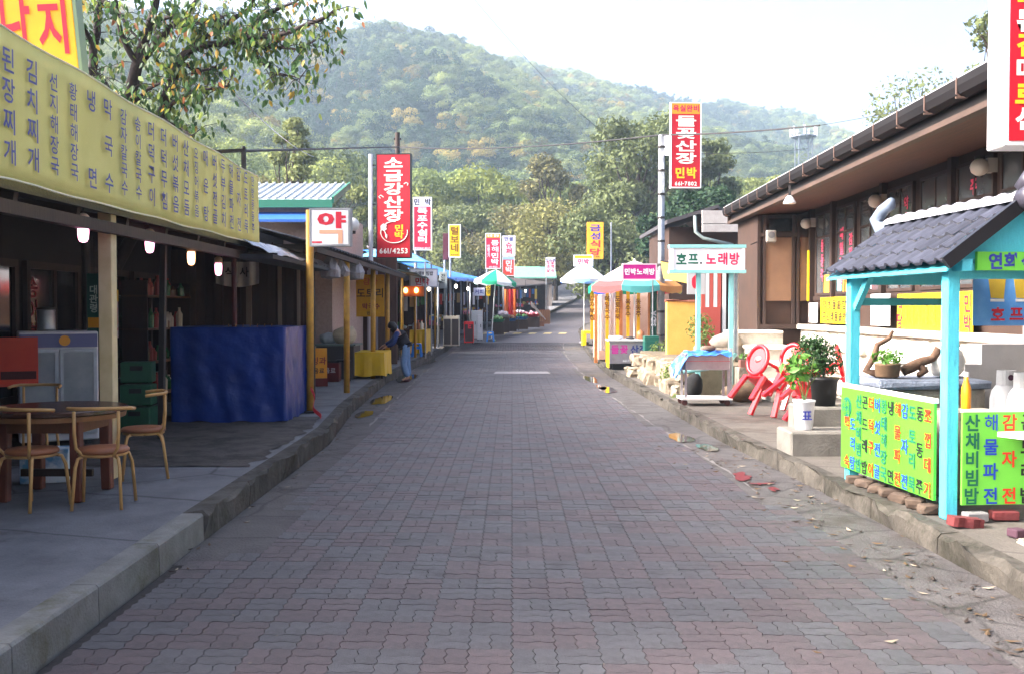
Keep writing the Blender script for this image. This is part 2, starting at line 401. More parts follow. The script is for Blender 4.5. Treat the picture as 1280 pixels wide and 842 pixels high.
# ---------------------------------------------------------------- forest on the hills (too many to count)
def leafmat(name, c1, c2, rnd=.35, trans=.3):
    m = M(name, c1, c2, rough=.8, scale=.7, rnd=rnd, trans=trans, spec=.15)
    return m
LM = [leafmat('forest leaf light', (132, 140, 76), (104, 116, 60)), leafmat('forest leaf mid', (106, 118, 70), (80, 94, 56)), leafmat('forest leaf dark', (52, 70, 44), (40, 58, 38)), leafmat('forest leaf autumn', (142, 122, 58), (108, 106, 52))]
bark = M('bark', (74, 62, 52), (50, 42, 36), rough=.95, scale=6, bump=.5, bscale=20, stretch=(1, 1, .3))
def proto_tree(name, seed, kind, mat, n=2400):
    r = np.random.default_rng(seed); vs = []; fs = []
    lobes = []
    if kind == 'round':
        for k in range(11):
            a = r.uniform(0, 2 * math.pi); z = r.uniform(.32, .92); rad = .34 * math.sin(math.pi * min(1, (z - .12) * .95)) * r.uniform(.5, 1.1)
            lobes.append((np.array([rad * math.cos(a), rad * math.sin(a), z]), r.uniform(.11, .2)))
    else:
        for k in range(16):
            z = .12 + .84 * k / 16; rad = .27 * (1 - z) + .02; a = r.uniform(0, 6.28)
            lobes.append((np.array([rad * math.cos(a), rad * math.sin(a), z]), .05 + .13 * (1 - z)))
    w = np.array([l[1] ** 2 for l in lobes]); w /= w.sum()
    for i in range(n):
        c, rad = lobes[r.choice(len(lobes), p=w)]
        d = r.normal(size=3); d[2] = abs(d[2]) * .9 - .25 * r.random(); d /= np.linalg.norm(d)
        p = c + d * rad * r.uniform(.7, 1.08) * np.array([1, 1, .8])
        nn = d + r.normal(size=3) * .45; nn /= np.linalg.norm(nn)
        u = np.cross(nn, r.normal(size=3)); u /= np.linalg.norm(u); v = np.cross(nn, u)
        s = r.uniform(.009, .02)
        b = len(vs); vs += [tuple(p + u * s * 1.2), tuple(p + v * s * .8), tuple(p - u * s), tuple(p - v * s * .9)]; fs.append((b, b + 1, b + 2, b + 3))
    mb = MB(); mb.add(vs, fs); mb.cur = 1; mb.tube([(0, 0, -.1), (0.01, 0, .4), (0, .01, .8)], [.02, .014, .004], 5)
    me = bpy.data.meshes.new(name); me.from_pydata([tuple(p) for p in mb.v], [], mb.f); me.polygons.foreach_set('material_index', mb.mi)
    me.materials.append(mat); me.materials.append(bark)
    return bpy.data.objects.new(name, me)
PROT = [proto_tree('forest_tree', 1, 'round', LM[0]), proto_tree('forest_tree', 2, 'round', LM[1]), proto_tree('forest_tree', 3, 'round', LM[2]), proto_tree('forest_tree', 4, 'round', LM[3]), proto_tree('forest_tree', 6, 'cone', LM[2]), proto_tree('forest_tree', 7, 'round', LM[1])]
NT = 60000
px_ = rng.uniform(-420, 560, NT); py_ = rng.uniform(125, 930, NT)
keep = (np.abs(px_ / py_) < .62) & ~((np.abs(px_ - 4 - np.maximum(0, py_ - 60) * .25) < 18 + 0 * py_) & (py_ < 150)) & (rng.random(NT) < np.clip(360 / py_, .3, 1))
px_, py_ = px_[keep], py_[keep]
tz = terr_np(px_, py_)
# drop the ones the ridges in front hide: march from the camera
vis = np.ones(len(px_), bool)
for k in np.linspace(.35, .97, 24):
    zz = terr_np(px_ * k, py_ * k); line = CAMH + (tz + 14 - CAMH) * k
    vis &= zz < line + 4
px_, py_, tz = px_[vis], py_[vis], tz[vis]
n = len(px_)
patch = np.sin(px_ * .031 + 1.2 * np.sin(py_ * .02)) + np.cos(py_ * .027 + px_ * .011) + rng.normal(size=n) * .8
kinds = np.where(patch > 1.1, 0, np.where(patch > .3, 1, np.where(patch > -.5, 5, np.where(patch > -1.1, 2, 4))))
kinds = np.where((rng.random(n) < .06) & (py_ > 230), 3, kinds)
kinds = np.where((py_ < 240) & ((kinds == 2) | (kinds == 4)), np.where(rng.random(n) < .5, 5, 0), kinds)
# nearer slopes trade dark kinds for lighter ones: hazy light put into leaf colour
hgt = rng.uniform(8, 16, n) * np.where(kinds == 4, 1.15, 1)
pm = bpy.data.meshes.new('forest'); pm.from_pydata(np.stack([px_, py_, tz - .4], -1).tolist(), [], [])
for nm, ty, dat in (('kind_i', 'INT', kinds.astype(np.int32)), ('hgt', 'FLOAT', hgt.astype(np.float32)), ('rot', 'FLOAT', rng.uniform(0, 6.28, n).astype(np.float32))):
    at = pm.attributes.new(nm, ty, 'POINT'); at.data.foreach_set('value', dat)
forest = bpy.data.objects.new('forest', pm); COL.objects.link(forest)
tag(forest, 'dense mixed woodland covering the hillsides beyond the street', 'woodland', kind='stuff')
ng = bpy.data.node_groups.new('scatter', 'GeometryNodeTree')
ng.interface.new_socket('Geometry', in_out='INPUT', socket_type='NodeSocketGeometry'); ng.interface.new_socket('Geometry', in_out='OUTPUT', socket_type='NodeSocketGeometry')
gi = ng.nodes.new('NodeGroupInput'); go = ng.nodes.new('NodeGroupOutput')
def attr(nm, ty):
    a = ng.nodes.new('GeometryNodeInputNamedAttribute'); a.data_type = ty; a.inputs['Name'].default_value = nm; return a
ah, ar, ak = attr('hgt', 'FLOAT'), attr('rot', 'FLOAT'), attr('kind_i', 'INT')
cz = ng.nodes.new('ShaderNodeCombineXYZ'); ng.links.new(ar.outputs[0], cz.inputs[2])
jn = ng.nodes.new('GeometryNodeJoinGeometry')
for k, p in enumerate(PROT):
    oi = ng.nodes.new('GeometryNodeObjectInfo'); oi.inputs['Object'].default_value = p; oi.inputs['As Instance'].default_value = True
    cmp = ng.nodes.new('FunctionNodeCompare'); cmp.data_type = 'INT'; cmp.operation = 'EQUAL'
    ng.links.new(ak.outputs[0], cmp.inputs[2]); cmp.inputs[3].default_value = k
    ip = ng.nodes.new('GeometryNodeInstanceOnPoints')
    ng.links.new(gi.outputs[0], ip.inputs['Points']); ng.links.new(cmp.outputs[0], ip.inputs['Selection']); ng.links.new(oi.outputs['Geometry'], ip.inputs['Instance'])
    ng.links.new(ah.outputs[0], ip.inputs['Scale']); ng.links.new(cz.outputs[0], ip.inputs['Rotation'])
    ng.links.new(ip.outputs[0], jn.inputs[0])
ng.links.new(jn.outputs[0], go.inputs[0])
md = forest.modifiers.new('scatter', 'NODES'); md.node_group = ng
print('forest', n)

# ---------------------------------------------------------------- air
hz = MB().box((-780, -140, -1.4), (1000, 1310, 225)).build('haze', M('haze', (255, 255, 255)), kind='stuff', label='thin pale blue morning haze filling the valley', cat='haze')
hm = MC['haze']; hm.node_tree.nodes.remove(hm.node_tree.nodes['Principled BSDF'])
pv = hm.node_tree.nodes.new('ShaderNodeVolumePrincipled'); pv.inputs['Color'].default_value = (.62, .80, 1.0, 1); pv.inputs['Density'].default_value = .0005; pv.inputs['Anisotropy'].default_value = .35
hm.node_tree.links.new(pv.outputs[0], hm.node_tree.nodes['Material Output'].inputs['Volume'])

# ---------------------------------------------------------------- street
def strip(fa, fb, ya, yb, step, nu=1, za=0.0, zb=None, wob=0):
    """sheet between two lines running along the street"""
    zb = za if zb is None else zb; mb = MB(); n = max(1, int((yb - ya) / step))
    def fn(u, v):
        Y = ya + (yb - ya) * u; x = fa(Y) + (fb(Y) - fa(Y)) * v
        return (x, Y, g(Y) + za + (zb - za) * v + (wob * mnoise.noise(Vector((x * 1.7, Y * 1.7, 3))) if wob else 0))
    mb.grid(fn, n, nu)
    for i, f in enumerate(mb.f): mb.f[i] = f[::-1] if (fb(ya) > fa(ya)) else f
    return mb
bed = M('paving bed', (66, 62, 60), (44, 41, 40), rough=1, scale=30, bump=.4, bscale=200)
road = strip(lambda Y: XL(Y) + .02, lambda Y: XR(Y) - .02, -6, 47.6, .4, 8, -.008).build('road', bed, kind='structure')
farpave = M('far paving', (84, 79, 82), (68, 64, 67), rough=.6, scale=3, bump=.2, bscale=60)
strip(lambda Y: XL(Y) + .02, lambda Y: XR(Y) - .02, 47.6, 130, 1.0, 6, -.002).build('far_road', farpave, kind='structure')
# gutters: old asphalt and cement between paving and kerbs
gut = M('gutter cement', (88, 84, 83), (66, 62, 62), rough=.8, scale=3, bump=.6, bscale=50, cracks=(1.3, .03, .5), grit=.18, spots=((58, 52, 48), 1.3, .52))
gl = strip(lambda Y: XL(Y) + .015, lambda Y: PL(Y) + .26, 6.8, 47.5, .22, 8, -.001, .001, wob=.003).build('gutter', gut, kind='structure', smooth=True)
gr_ = strip(lambda Y: PR(Y) - .24, lambda Y: XR(Y) - .015, -1, 47.5, .22, 8, .001, -.001, wob=.003).build('gutter', gut, kind='structure', smooth=True)
edge = M('cement edging', (128, 124, 121), (92, 89, 88), rough=.9, scale=4, bump=.3, contrast=.8)
strip(lambda Y: PR(Y) - .005 + .012 * math.sin(Y * 3.1), lambda Y: PR(Y) + .008 + .022 * math.sin(Y * 2.3 + 1) + .02 * math.sin(Y * 7.7), 9.5, 47, .15, 1, .007).build('gutter_edge', edge, kind='structure')
strip(lambda Y: PL(Y) - .01 + .022 * math.sin(Y * 2.7) + .02 * math.sin(Y * 8.1), lambda Y: PL(Y) + .004 + .012 * math.sin(Y * 3.3), 15, 47, .15, 1, .007).build('gutter_edge', edge, kind='structure')

# block pavers: basket weave of zig-zag edged stones
CELL, AMP, GAP = .225, .0085, .0022
def tri(t):
    t = t % 1.0
    return 4 * t if t < .25 else (2 - 4 * t if t < .75 else 4 * t - 4)
P_ = CELL / 2
def outline(x0, y0, x1, y1):
    """outline of one stone inside its cell, edges follow the shared zig-zag"""
    pts = []
    def hx(x, y): return (x, y + AMP * tri(x / P_))
    def vy(x, y): return (x + AMP * tri(y / P_), y)
    xs_ = [x for x in np.arange(P_ / 4, CELL, P_ / 2) if x0 + 1e-6 < x < x1 - 1e-6]; ys_ = [y for y in np.arange(P_ / 4, CELL, P_ / 2) if y0 + 1e-6 < y < y1 - 1e-6]
    pts.append((x0, y0)); pts += [hx(x, y0) for x in xs_]; pts.append((x1, y0)); pts += [vy(x1, y) for y in ys_]
    pts.append((x1, y1)); pts += [hx(x, y1) for x in reversed(xs_)]; pts.append((x0, y1)); pts += [vy(x0, y) for y in reversed(ys_)]
    cx, cy = (x0 + x1) / 2, (y0 + y1) / 2
    sx, sy = 1 - 2 * GAP / (x1 - x0), 1 - 2 * GAP / (y1 - y0)
    return [((x - cx) * sx, (y - cy) * sy) for x, y in pts], (cx, cy)
VAR = [outline(0, 0, CELL, P_), outline(0, P_, CELL, CELL), outline(0, 0, P_, CELL), outline(P_, 0, CELL, CELL)]
def stone_arrays(o):
    n = len(o); v = [(x, y, 0) for x, y in o] + [(x * .985, y * .985, -.016) for x, y in o]
    top = tuple(range(n)); sides = [(i, n + i, n + (i + 1) % n, (i + 1) % n) for i in range(n)]
    return np.array(v), [top] + sides
SA = [stone_arrays(v[0]) for v in VAR]
pav_red = M('red paver', (84, 73, 75), (64, 56, 59), rough=.6, scale=16, bump=.55, bscale=130, rnd=.13, isl=.13, spots=((48, 45, 46), 2.3, .54), spec=.5, grit=.16)
pav_grey = M('grey paver', (80, 79, 82), (62, 60, 64), rough=.6, scale=16, bump=.55, bscale=130, rnd=.13, isl=.13, spots=((48, 46, 47), 2.3, .54), spec=.5, grit=.16)
stones = []
ny_ = int((47.5 - 2.4) / CELL)
for j in range(ny_):
    Y0 = 2.4 + j * CELL
    xa, xb = max(PL(Y0), PL(Y0 + CELL)), min(PR(Y0), PR(Y0 + CELL))
    for i in range(int(math.floor(xa / CELL)), int(math.ceil(xb / CELL)) + 1):
        X0 = i * CELL
        if X0 < xa - .07 or X0 + CELL > xb + .07: continue
        h = (i + j) % 2 == 0
        cr = ((i // 2) + (j // 2)) % 2 == 0
        if random.random() < .07: cr = not cr
        for k in ((0, 1) if h else (2, 3)):
            cx, cy = VAR[k][1]
            stones.append((X0 + cx, Y0 + cy, k, cr))
stones.sort(key=lambda s: s[1] ** 2 + s[0] ** 2)
inview = lambda s: abs(s[0]) < s[1] * .53 and s[1] > 4.75
vis_s = [s for s in stones if inview(s)]
near = vis_s[:300]; _n = set(near); rest = [s for s in stones if s not in _n]
pm_ = {}
for k in range(4):
    for cr in (True, False):
        me = bpy.data.meshes.new('paver'); me.from_pydata(SA[k][0].tolist(), [], SA[k][1]); me.materials.append(pav_red if cr else pav_grey); pm_[(k, cr)] = me
def sink(x, y): return .006 * mnoise.noise(Vector((x * .8, y * .8, 0))) + .0045
for x, y, k, cr in near:
    o = bpy.data.objects.new('paver', pm_[(k, cr)]); COL.objects.link(o); o.parent = road
    o.location = Vector((x, y, sink(x, y) + random.uniform(-.0012, .0012))) - road.location
    o.rotation_euler = (random.uniform(-.006, .006), random.uniform(-.006, .006), random.uniform(-.006, .006))
V = []; F = []; MI = []; base = 0
for x, y, k, cr in rest:
    a, fs = SA[k]
    V.append(a * (1, 1, 1) + (x, y, g(y) + sink(x, y) + random.uniform(-.0012, .0012)) - np.array(road.location)); F += [tuple(i + base for i in f) for f in fs]; MI += [0 if cr else 1] * len(fs); base += len(a)
me = bpy.data.meshes.new('paver_field'); me.from_pydata(np.concatenate(V).tolist(), [], F); me.polygons.foreach_set('material_index', MI)
me.materials.append(pav_red); me.materials.append(pav_grey)
pf = bpy.data.objects.new('paver_field', me); COL.objects.link(pf); pf.parent = road; pf['kind'] = 'stuff'
print('stones', len(vis_s))

# ---------------------------------------------------------------- left pavement with kerb stones
KW = .17
slabm = M('pavement concrete', (116, 116, 119), (88, 88, 92), rough=.9, scale=2.2, bump=.5, bscale=60, cracks=(.55, .012, .45), grit=.12, spots=((66, 62, 60), .9, .57))
lp = strip(lambda Y: XL(Y) - 9, lambda Y: XL(Y) - KW, -4, 125, .5, 24, .192, wob=.004).build('pavement', slabm, kind='structure', smooth=True)
kerbm = M('kerb stone', (128, 127, 124), (98, 97, 92), rough=.92, scale=3.5, bump=.45, bscale=60, rnd=.1, spots=((84, 82, 60), 1.4, .56))
kerbd = M('crumbling kerb', (84, 80, 75), (52, 49, 45), rough=.97, scale=4, bump=.9, bscale=24, rnd=.15, spots=((56, 52, 42), 2, .55))
def kerb(parent, f, side, y0, y1, top, mat, rough_=0.0):
    a, b = Vector((f(y0 + .006), y0 + .006, 0)), Vector((f(y1 - .006), y1 - .006, 0))
    d = (b - a).normalized(); nrm = Vector((-d.y, d.x, 0)) * side      # towards the pavement
    n = max(2, int((y1 - y0) / .16)); mb = MB(); prof = [(0.0, -.05), (0.004, top - .018), (.018, top), (KW - .004, top), (KW - .004, -.05)]
    rows = []
    for i in range(n + 1):
        p = a.lerp(b, i / n); z = g(p.y); row = []
        for k, (q, h) in enumerate(prof):
            v = p + nrm * q; v.z = z + h
            if rough_:
                e = mnoise.noise_vector(Vector((p.x * 2.3, p.y * 3.1, k * 1.3 + side))) * rough_
                if k in (0, 1, 2): v += Vector((e.x, e.y * .5, e.z * (1 if k else 0)))
            row.append(v)
        rows.append(row)
    k = len(prof); mb.add([v for r_ in rows for v in r_], [(i * k + j, i * k + j + 1, (i + 1) * k + j + 1, (i + 1) * k + j) if side < 0 else (i * k + j, (i + 1) * k + j, (i + 1) * k + j + 1, i * k + j + 1) for i in range(n) for j in range(k - 1)] + [tuple(range(k)), tuple(n * k + j for j in range(k - 1, -1, -1))])
    return mb.build('kerb_stone', mat, parent)
y = 3.6
while y < 100:
    ln = 1.0 if y < 7 else random.uniform(.9, 1.5)
    kerb(lp, XL, 1, y, y + ln, .2, kerbm if y < 7.4 else kerbd, 0 if y < 7.4 else .06)
    y += ln
# ---------------------------------------------------------------- right pavement
rpm = M('right pavement', (98, 92, 86), (74, 69, 64), rough=.95, scale=1.8, bump=.6, bscale=30, cracks=(.8, .02, .5), grit=.15, spots=((66, 60, 52), 1.1, .54))
rp = strip(lambda Y: XR(Y) + KW, lambda Y: XR(Y) + 14, -4, 125, .5, 30, .142, wob=.012).build('pavement', rpm, kind='structure', smooth=True)
kerbr = M('pale crumbling kerb', (84, 79, 72), (50, 46, 41), rough=.97, scale=4, bump=.8, bscale=26, rnd=.1, spots=((40, 38, 29), 1.7, .5))
y = 2.0
while y < 100:
    ln = random.uniform(1.1, 1.7)
    kerb(rp, XR, -1, y, y + ln, .15, kerbr, .075)
    y += ln

# bare trodden earth between the near slab and the tarpaulin counter
earth = M('trodden earth', (82, 76, 72), (52, 48, 46), rough=.95, scale=3, bump=.8, bscale=18, spots=((40, 36, 34), 1.5, .5))
strip(lambda Y: XL(Y) - 3.6, lambda Y: XL(Y) - KW - .08 + .12 * mnoise.noise(Vector((Y * 3.3, 0, 0))), 9.9, 14.6, .12, 24, .199, wob=.012).build('bare_ground', earth, kind='structure', smooth=True)
# ---------------------------------------------------------------- wet patches, paint and litter on the road
wet = M('wet dirt', (58, 52, 47), (40, 36, 34), rough=.08, scale=5, spec=.6)
def patch(name, px, py, rx, ry, mat, z=.008, seed=0, kind='structure', n=22, irr=.35):
    Y = FPX * CAMH / (py - HOR); c = Vector((WX(px, Y), Y, 0)); mb = MB(); pts = []
    for i in range(n):
        t = 2 * math.pi * i / n; k = 1 + irr * mnoise.noise(Vector((math.cos(t) * 1.6 + seed, math.sin(t) * 1.6, seed * 2.2)))
        pts.append((c.x + rx * math.cos(t) * k, c.y + ry * math.sin(t) * k, g(c.y) + z))
    mb.quad(*pts); return mb.build(name, mat, kind=kind)
for i, (px, py, rx, ry) in enumerate([(478, 500, .20, .9), (455, 518, .13, .55), (508, 472, .25, 1.5), (535, 452, .22, 1.9), (752, 484, .12, .8), (738, 474, .16, 1.2), (852, 548, .16, .5), (760, 487, .2, .9), (885, 560, .12, .35)]):
    patch('puddle', px, py, rx, ry, wet, .011, i * 3.7)
stain = M('red stain', (112, 24, 30), (74, 40, 40), rough=.7, scale=22)
patch('spilled_paint', 928, 596, .12, .2, stain, .0125, 5, irr=1.3, n=48); patch('spilled_paint', 965, 612, .04, .09, stain, .0125, 9, irr=1.3, n=40)
patch('spilled_paint', 950, 606, .09, .06, stain, .0128, 15, irr=1.3, n=40)
mk = M('worn road paint', (196, 192, 180), (150, 146, 140), rough=.8, scale=8, contrast=.9)
mky = M('worn yellow paint', (186, 168, 104), (146, 136, 112), rough=.8, scale=8, contrast=.9)
mb = MB(); Yc = 27.6; mb.quad((WX(617, Yc), Yc, .011), (WX(688, Yc), Yc, .011), (WX(686, Yc), Yc + .95, .011), (WX(619, Yc), Yc + .95, .011))
mb.build('road_patch', M('pale cement patch', (150, 146, 146), (132, 128, 130), rough=.85, scale=4), kind='structure')
for k in range(6):
    mb = MB(); Yb = 55.5; x0 = -1.7 + k * .85
    mb.quad((x0, Yb, g(Yb) + .006), (x0 + .42, Yb, g(Yb) + .006), (x0 + .62, Yb + 1.6, g(Yb + 1.6) + .006), (x0 + .2, Yb + 1.6, g(Yb + 1.6) + .006)); mb.build('road_marking', mky, kind='structure')
lf = MB(); lr = random.Random(4)
def litter(x, y, s, z):
    a = lr.uniform(0, 6.28); c, q = math.cos(a), math.sin(a)
    P3 = [(s, 0, .3 * s * lr.random()), (.1 * s, .34 * s, .02 * s), (-s, 0, .35 * s * lr.random()), (-.1 * s, -.34 * s, 0.02 * s)]
    lf.cur = lr.choice([0, 0, 0, 1, 1, 1, 1, 2]) if s > .014 else 2; lf.add([(x + c * u - q * v, y + q * u + c * v, z + .004 + w) for u, v, w in P3], [(0, 1, 2, 3)])
for _ in range(260):
    Y = lr.uniform(4.6, 13); x = PR(Y) + lr.random() ** 1.3 * (XR(Y) - PR(Y)) if lr.random() < .8 else PR(Y) - abs(lr.gauss(0, .35)); litter(x, Y, lr.uniform(.015, .05), .004)
for _ in range(60):
    Y = lr.uniform(6, 16); x = XL(Y) + abs(lr.gauss(0, .12)); litter(x, Y, lr.uniform(.012, .04), .004)
for _ in range(40): litter(lr.uniform(-2, 2.3), lr.uniform(4.8, 14), lr.uniform(.006, .014), .01)
lf.build('fallen_leaves', [M('dry leaf', (92, 72, 48), (70, 54, 38), rough=.9, scale=9), M('dark leaf', (52, 42, 36), rough=.9), M('pale scrap', (138, 128, 110), rough=.9)], label='scattered dry leaves and scraps lying in the gutters', cat='litter', kind='stuff')
# ================================================================ LEFT SIDE OF THE STREET
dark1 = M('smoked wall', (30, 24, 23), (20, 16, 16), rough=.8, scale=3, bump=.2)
glassd = M('dark glass', (22, 24, 28), (30, 32, 36), rough=.08, scale=2, spec=.7)
tin = M('foil sheet', (196, 198, 204), (150, 152, 160), rough=.35, metal=.6, scale=9, bump=.6, bscale=18)
roofd = M('dark roofing', (44, 46, 52), (34, 36, 42), rough=.7, scale=5, bump=.2)
V3 = Vector
# ---------------------------------------------------------------- near restaurant shed
shed = thing('restaurant_shed', 'dark open-fronted restaurant shed hung with bulbs behind the long yellow banner', 'shed', (-5.5, 10, .2))
mb = MB(); mb.prism([(-3.62, 3.5, 2.62), (-3.62, 3.5, 2.74), (-8.6, 3.5, 3.55), (-8.6, 3.5, 3.43)], (0, 14.0, 0)); mb.build('roof', roofd, shed)
for k in range(13):
    Y = 4.2 + k * 1.08; MB().bar((-3.7, Y, 2.58), (-8.4, Y, 3.36), .07, .1).build('rafter', darkwood, shed)
mb = MB(); mb.bar((-3.68, 3.6, 2.5), (-3.68, 17.4, 2.5), .09, .1); mb.build('eave_beam', darkwood, shed)
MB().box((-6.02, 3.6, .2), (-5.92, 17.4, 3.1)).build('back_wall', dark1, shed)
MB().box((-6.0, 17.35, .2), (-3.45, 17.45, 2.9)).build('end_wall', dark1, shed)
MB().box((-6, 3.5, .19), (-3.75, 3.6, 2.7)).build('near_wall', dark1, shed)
for k in range(5):
    y0 = 8.6 + k * 1.7
    d = MB(); y1 = y0 + 1.5
    d.box((-5.9, y0, .25), (-5.84, y0 + .09, 2.35)); d.box((-5.9, y1 - .09, .25), (-5.84, y1, 2.35)); d.box((-5.9, y0 + .09, 2.26), (-5.84, y1 - .09, 2.35)); d.box((-5.9, y0 + .09, .25), (-5.84, y1 - .09, .75)); d.box((-5.9, (y0 + y1) / 2 - .04, .75), (-5.842, (y0 + y1) / 2 + .04, 2.26))
    dr = d.build('glass_door', darkwood, shed)
    for a in (0, 1): MB().box((-5.895, y0 + .09 + a * .7, .752), (-5.875, y0 + .73 + a * .67, 2.258)).build('pane', glassd, dr)
for st_, y_ in (('송어회', 12.2), ('식당', 13.9)): tx = MB(); text(tx, st_, (-5.872, y_, 1.75), (0, 1, 0), (0, 0, 1), .28, vert=True); tx.build('lettering', M('dull red lettering', (120, 30, 40), rough=.7), shed)
for k, (x, y0, y1, z0, z1, m) in enumerate([(-5.83, 13.55, 13.86, 1.35, 2.0, signwhite), (-5.83, 14.35, 14.72, 1.35, 2.05, M('faded poster', (196, 140, 120), (170, 170, 190), scale=5))]):
    p = MB().box((x, y0, z0), (x + .01, y1, z1)).build('poster', m, shed)
    MB().box((x + .01, y0, z1 - .17), (x + .014, y1, z1)).build('poster_heading', yellow, p)
tx = MB(); put(tx, '인', (-5.818, 14.53, 1.62), (0, 1, 0), (0, 0, 1), .36, bold=.03, lift=.006); tx.build('lettering', redtext, shed)
# posts of the shed
def post(px, pyb, w, zt, mat, parent, Y, lean=0, rnd=False, zb=.19):
    x = WX(px, Y)
    mb = MB()
    if rnd: mb.tube([(x, Y, zb), (x + lean, Y, zt)], w / 2, 10)
    else: mb.bar((x, Y, zb), (x + lean, Y, zt), w, w, up=(0, 1, 0))
    return mb.build('post', mat, parent, bevel=0 if rnd else .006)
post(135, 0, .125, 2.66, creampost, shed, 9.25)
post(200, 0, .07, 2.6, darkmetal, shed, 12.0, lean=.05)
post(293, 0, .075, 2.55, M('rusty red pipe', (82, 36, 34), (60, 28, 28), rough=.7, scale=8), shed, 14.0, rnd=True)
for k in range(16):
    x0 = -5.95 + k * .156; MB().box((x0, 17.3 - .012 * (k % 3), .25), (x0 + .148, 17.345, 2.8)).build('plank', M('dim plank', (84, 62, 50), (56, 42, 36), rough=.75, scale=5, rnd=.35, stretch=(1, 1, .2)), shed)
for k, (x, w_) in enumerate(((-4.6, .09), (-4.05, .06), (-3.72, .05))): MB().box((x, 17.22, .3), (x + w_, 17.27, 2.75)).build('door_frame', M('pale worn frame', (128, 108, 92), rough=.7), shed)
post(108, 0, .1, 2.9, darkmetal, shed, 12.3, rnd=True)
# crumpled foil lip of the roof beyond the banner
def lip(u, v):
    Y = 13.2 + 4.4 * u; x = -3.62 + .42 * v + .03 * math.sin(Y * 9) ; z = 2.72 - .2 * v + .05 * mnoise.noise(V3((Y * 3, v * 4, 1)))
    return (x, Y, z)
MB().grid(lip, 40, 6).build('foil_lip', tin, shed, solid=.006)
MB().box((-3.64, 13.3, 2.44), (-3.19, 17.6, 2.5)).build('lip_board', roofd, shed)
# ---------------------------------------------------------------- long yellow menu banner
byel = M('yellow cloth banner', (214, 208, 136), (202, 196, 122), rough=.85, scale=2, trans=.12)
bx = -3.545
bn = thing('menu_banner', 'long yellow cloth menu banner with blue handwriting along the eave', 'banner', (bx, 9.5, 2.66))
def bcloth(u, v):
    Y = 4.6 + 9.35 * u; zt = 3.74 - .011 * (Y - 7) * 1.6; zb = 2.67 - .02 * math.sin(u * 40) * .3
    return (bx + .016 * math.sin(u * 26) * (1 - v) + .012 * mnoise.noise(V3((u * 30, v * 3, 0))) * (1 - abs(2 * v - 1) ** 3), Y, zb + (zt - zb) * v - .025 * math.sin(u * math.pi * 5) ** 2 * v)
MB().grid(bcloth, 90, 8).build('cloth', byel, bn, smooth=True, solid=.004)
bh = M('banner hem', (222, 218, 190), rough=.8)
MB().tube([bcloth(u / 30, 1) for u in range(31)], .009, 6).build('top_cord', bh, bn); MB().tube([bcloth(u / 30, 0) for u in range(31)], .008, 6).build('bottom_cord', bh, bn)
MENU = ['도토리묵', '감자부침', '된장찌개', '김치찌개', '선지해장국', '황태해장국', '냉면', '막국수', '감자칼국수', '송이칼국수', '더덕구이', '더덕무침', '버섯볶음', '산채모둠', '오징어볶음', '매운탕', '버섯전골', '두부김치', '해물파전', '감자전', '도토리묵', '한방동동주', '막걸리동동주']
ink = M('faded blue ink', (84, 88, 150), (100, 102, 150), rough=.8, scale=20)
for k, s in enumerate(MENU):
    mb = MB()
    Y = 7.34 + .345 * (k - 3)
    if Y > 13.85: break
    zt, zb = 3.50, 2.86
    for i, ch in enumerate(s):
        t = i / (len(s) - 1); sz = .19 if len(s) < 5 else (.15 if len(s) == 5 else .12)
        yy = Y + .012 * t
        put(mb, ch, (bx + .02, yy, zt - (zt - zb) * t), (0, 1, 0), (0, 0, 1), sz, bold=.012, lift=.006, sx=1.1)
        if len(s) < 4 or i == len(s) - 1: mb.build('lettering', ink, bn); mb = MB()
# ---------------------------------------------------------------- yellow roof sign with red letters
sg = thing('roof_sign', 'yellow box sign with big red brush letters standing on the shed roof', 'sign', (-4.95, 9.0, 3.0), rz=.12, ry=R(-5))
oy = M('warm yellow sign', (240, 186, 40), (236, 170, 30), rough=.5, scale=3)
MB().box((-1.2, -.09, 0), (1.12, .09, 2.05)).build('panel', oy, sg, world=False, bevel=.01)
f = MB(); f.box((1.12, -.1, -.01), (1.15, .1, 2.06)); f.box((-1.2, -.1, 2.05), (1.15, .1, 2.08)); f.build('frame', M('greenish trim', (120, 140, 110), rough=.5), sg, world=False)
mb = MB()
for ch, x, z, w, h in (('지', .93, 1.22, .25, .5), ('나', .62, 1.34, .25, .6), ('오', .24, 1.4, .3, .6)): put(mb, ch, (x, -.09, z), (1, 0, 0), (0, 0, 1), 1, bold=.022, lift=.006, fit=(w, h))
mb.build('lettering', M('brush red', (208, 40, 62), rough=.5), sg, world=False)
for x in (-.9, .8): MB().box((x, .09, -.4), (x + .06, .15, 1.6)).build('leg', darkmetal, sg, world=False)
# ---------------------------------------------------------------- bulbs under the eave
def bulb(px, py, Y, label, col, ztop=2.5):
    p = W(px, py, Y); t = thing('hanging_bulb', label, 'lamp', (p.x, p.y, p.z - .1), group='bulbs under the shed eave')
    MB().lathe((0, 0, 0), [(.01, -.012), (.03, -.004), (.041, .02), (.046, .07), (.046, .13), (.04, .15)], 14).build('bulb', M('glow ' + col, {'pink': (255, 168, 205), 'amber': (255, 180, 120)}[col], emit=1.3), t, world=False, smooth=True)
    MB().lathe((0, 0, 0), [(.05, .151), (.054, .16), (.05, .215), (.03, .235), (.012, .24)], 14).build('lamp_socket', M('beige lamp socket', (196, 160, 130), rough=.5), t, world=False, smooth=True)
    MB().tube([(0, 0, .24), (.004, 0, max(.3, ztop - p.z + .12))], .006, 6).build('cord', blackp, t, world=False)
bulb(104, 287, 8.6, 'pink glowing bulb hanging before the cream post', 'pink'); bulb(187, 303, 10.4, 'pink glowing bulb hanging between the cream post and the leaning dark post', 'pink')
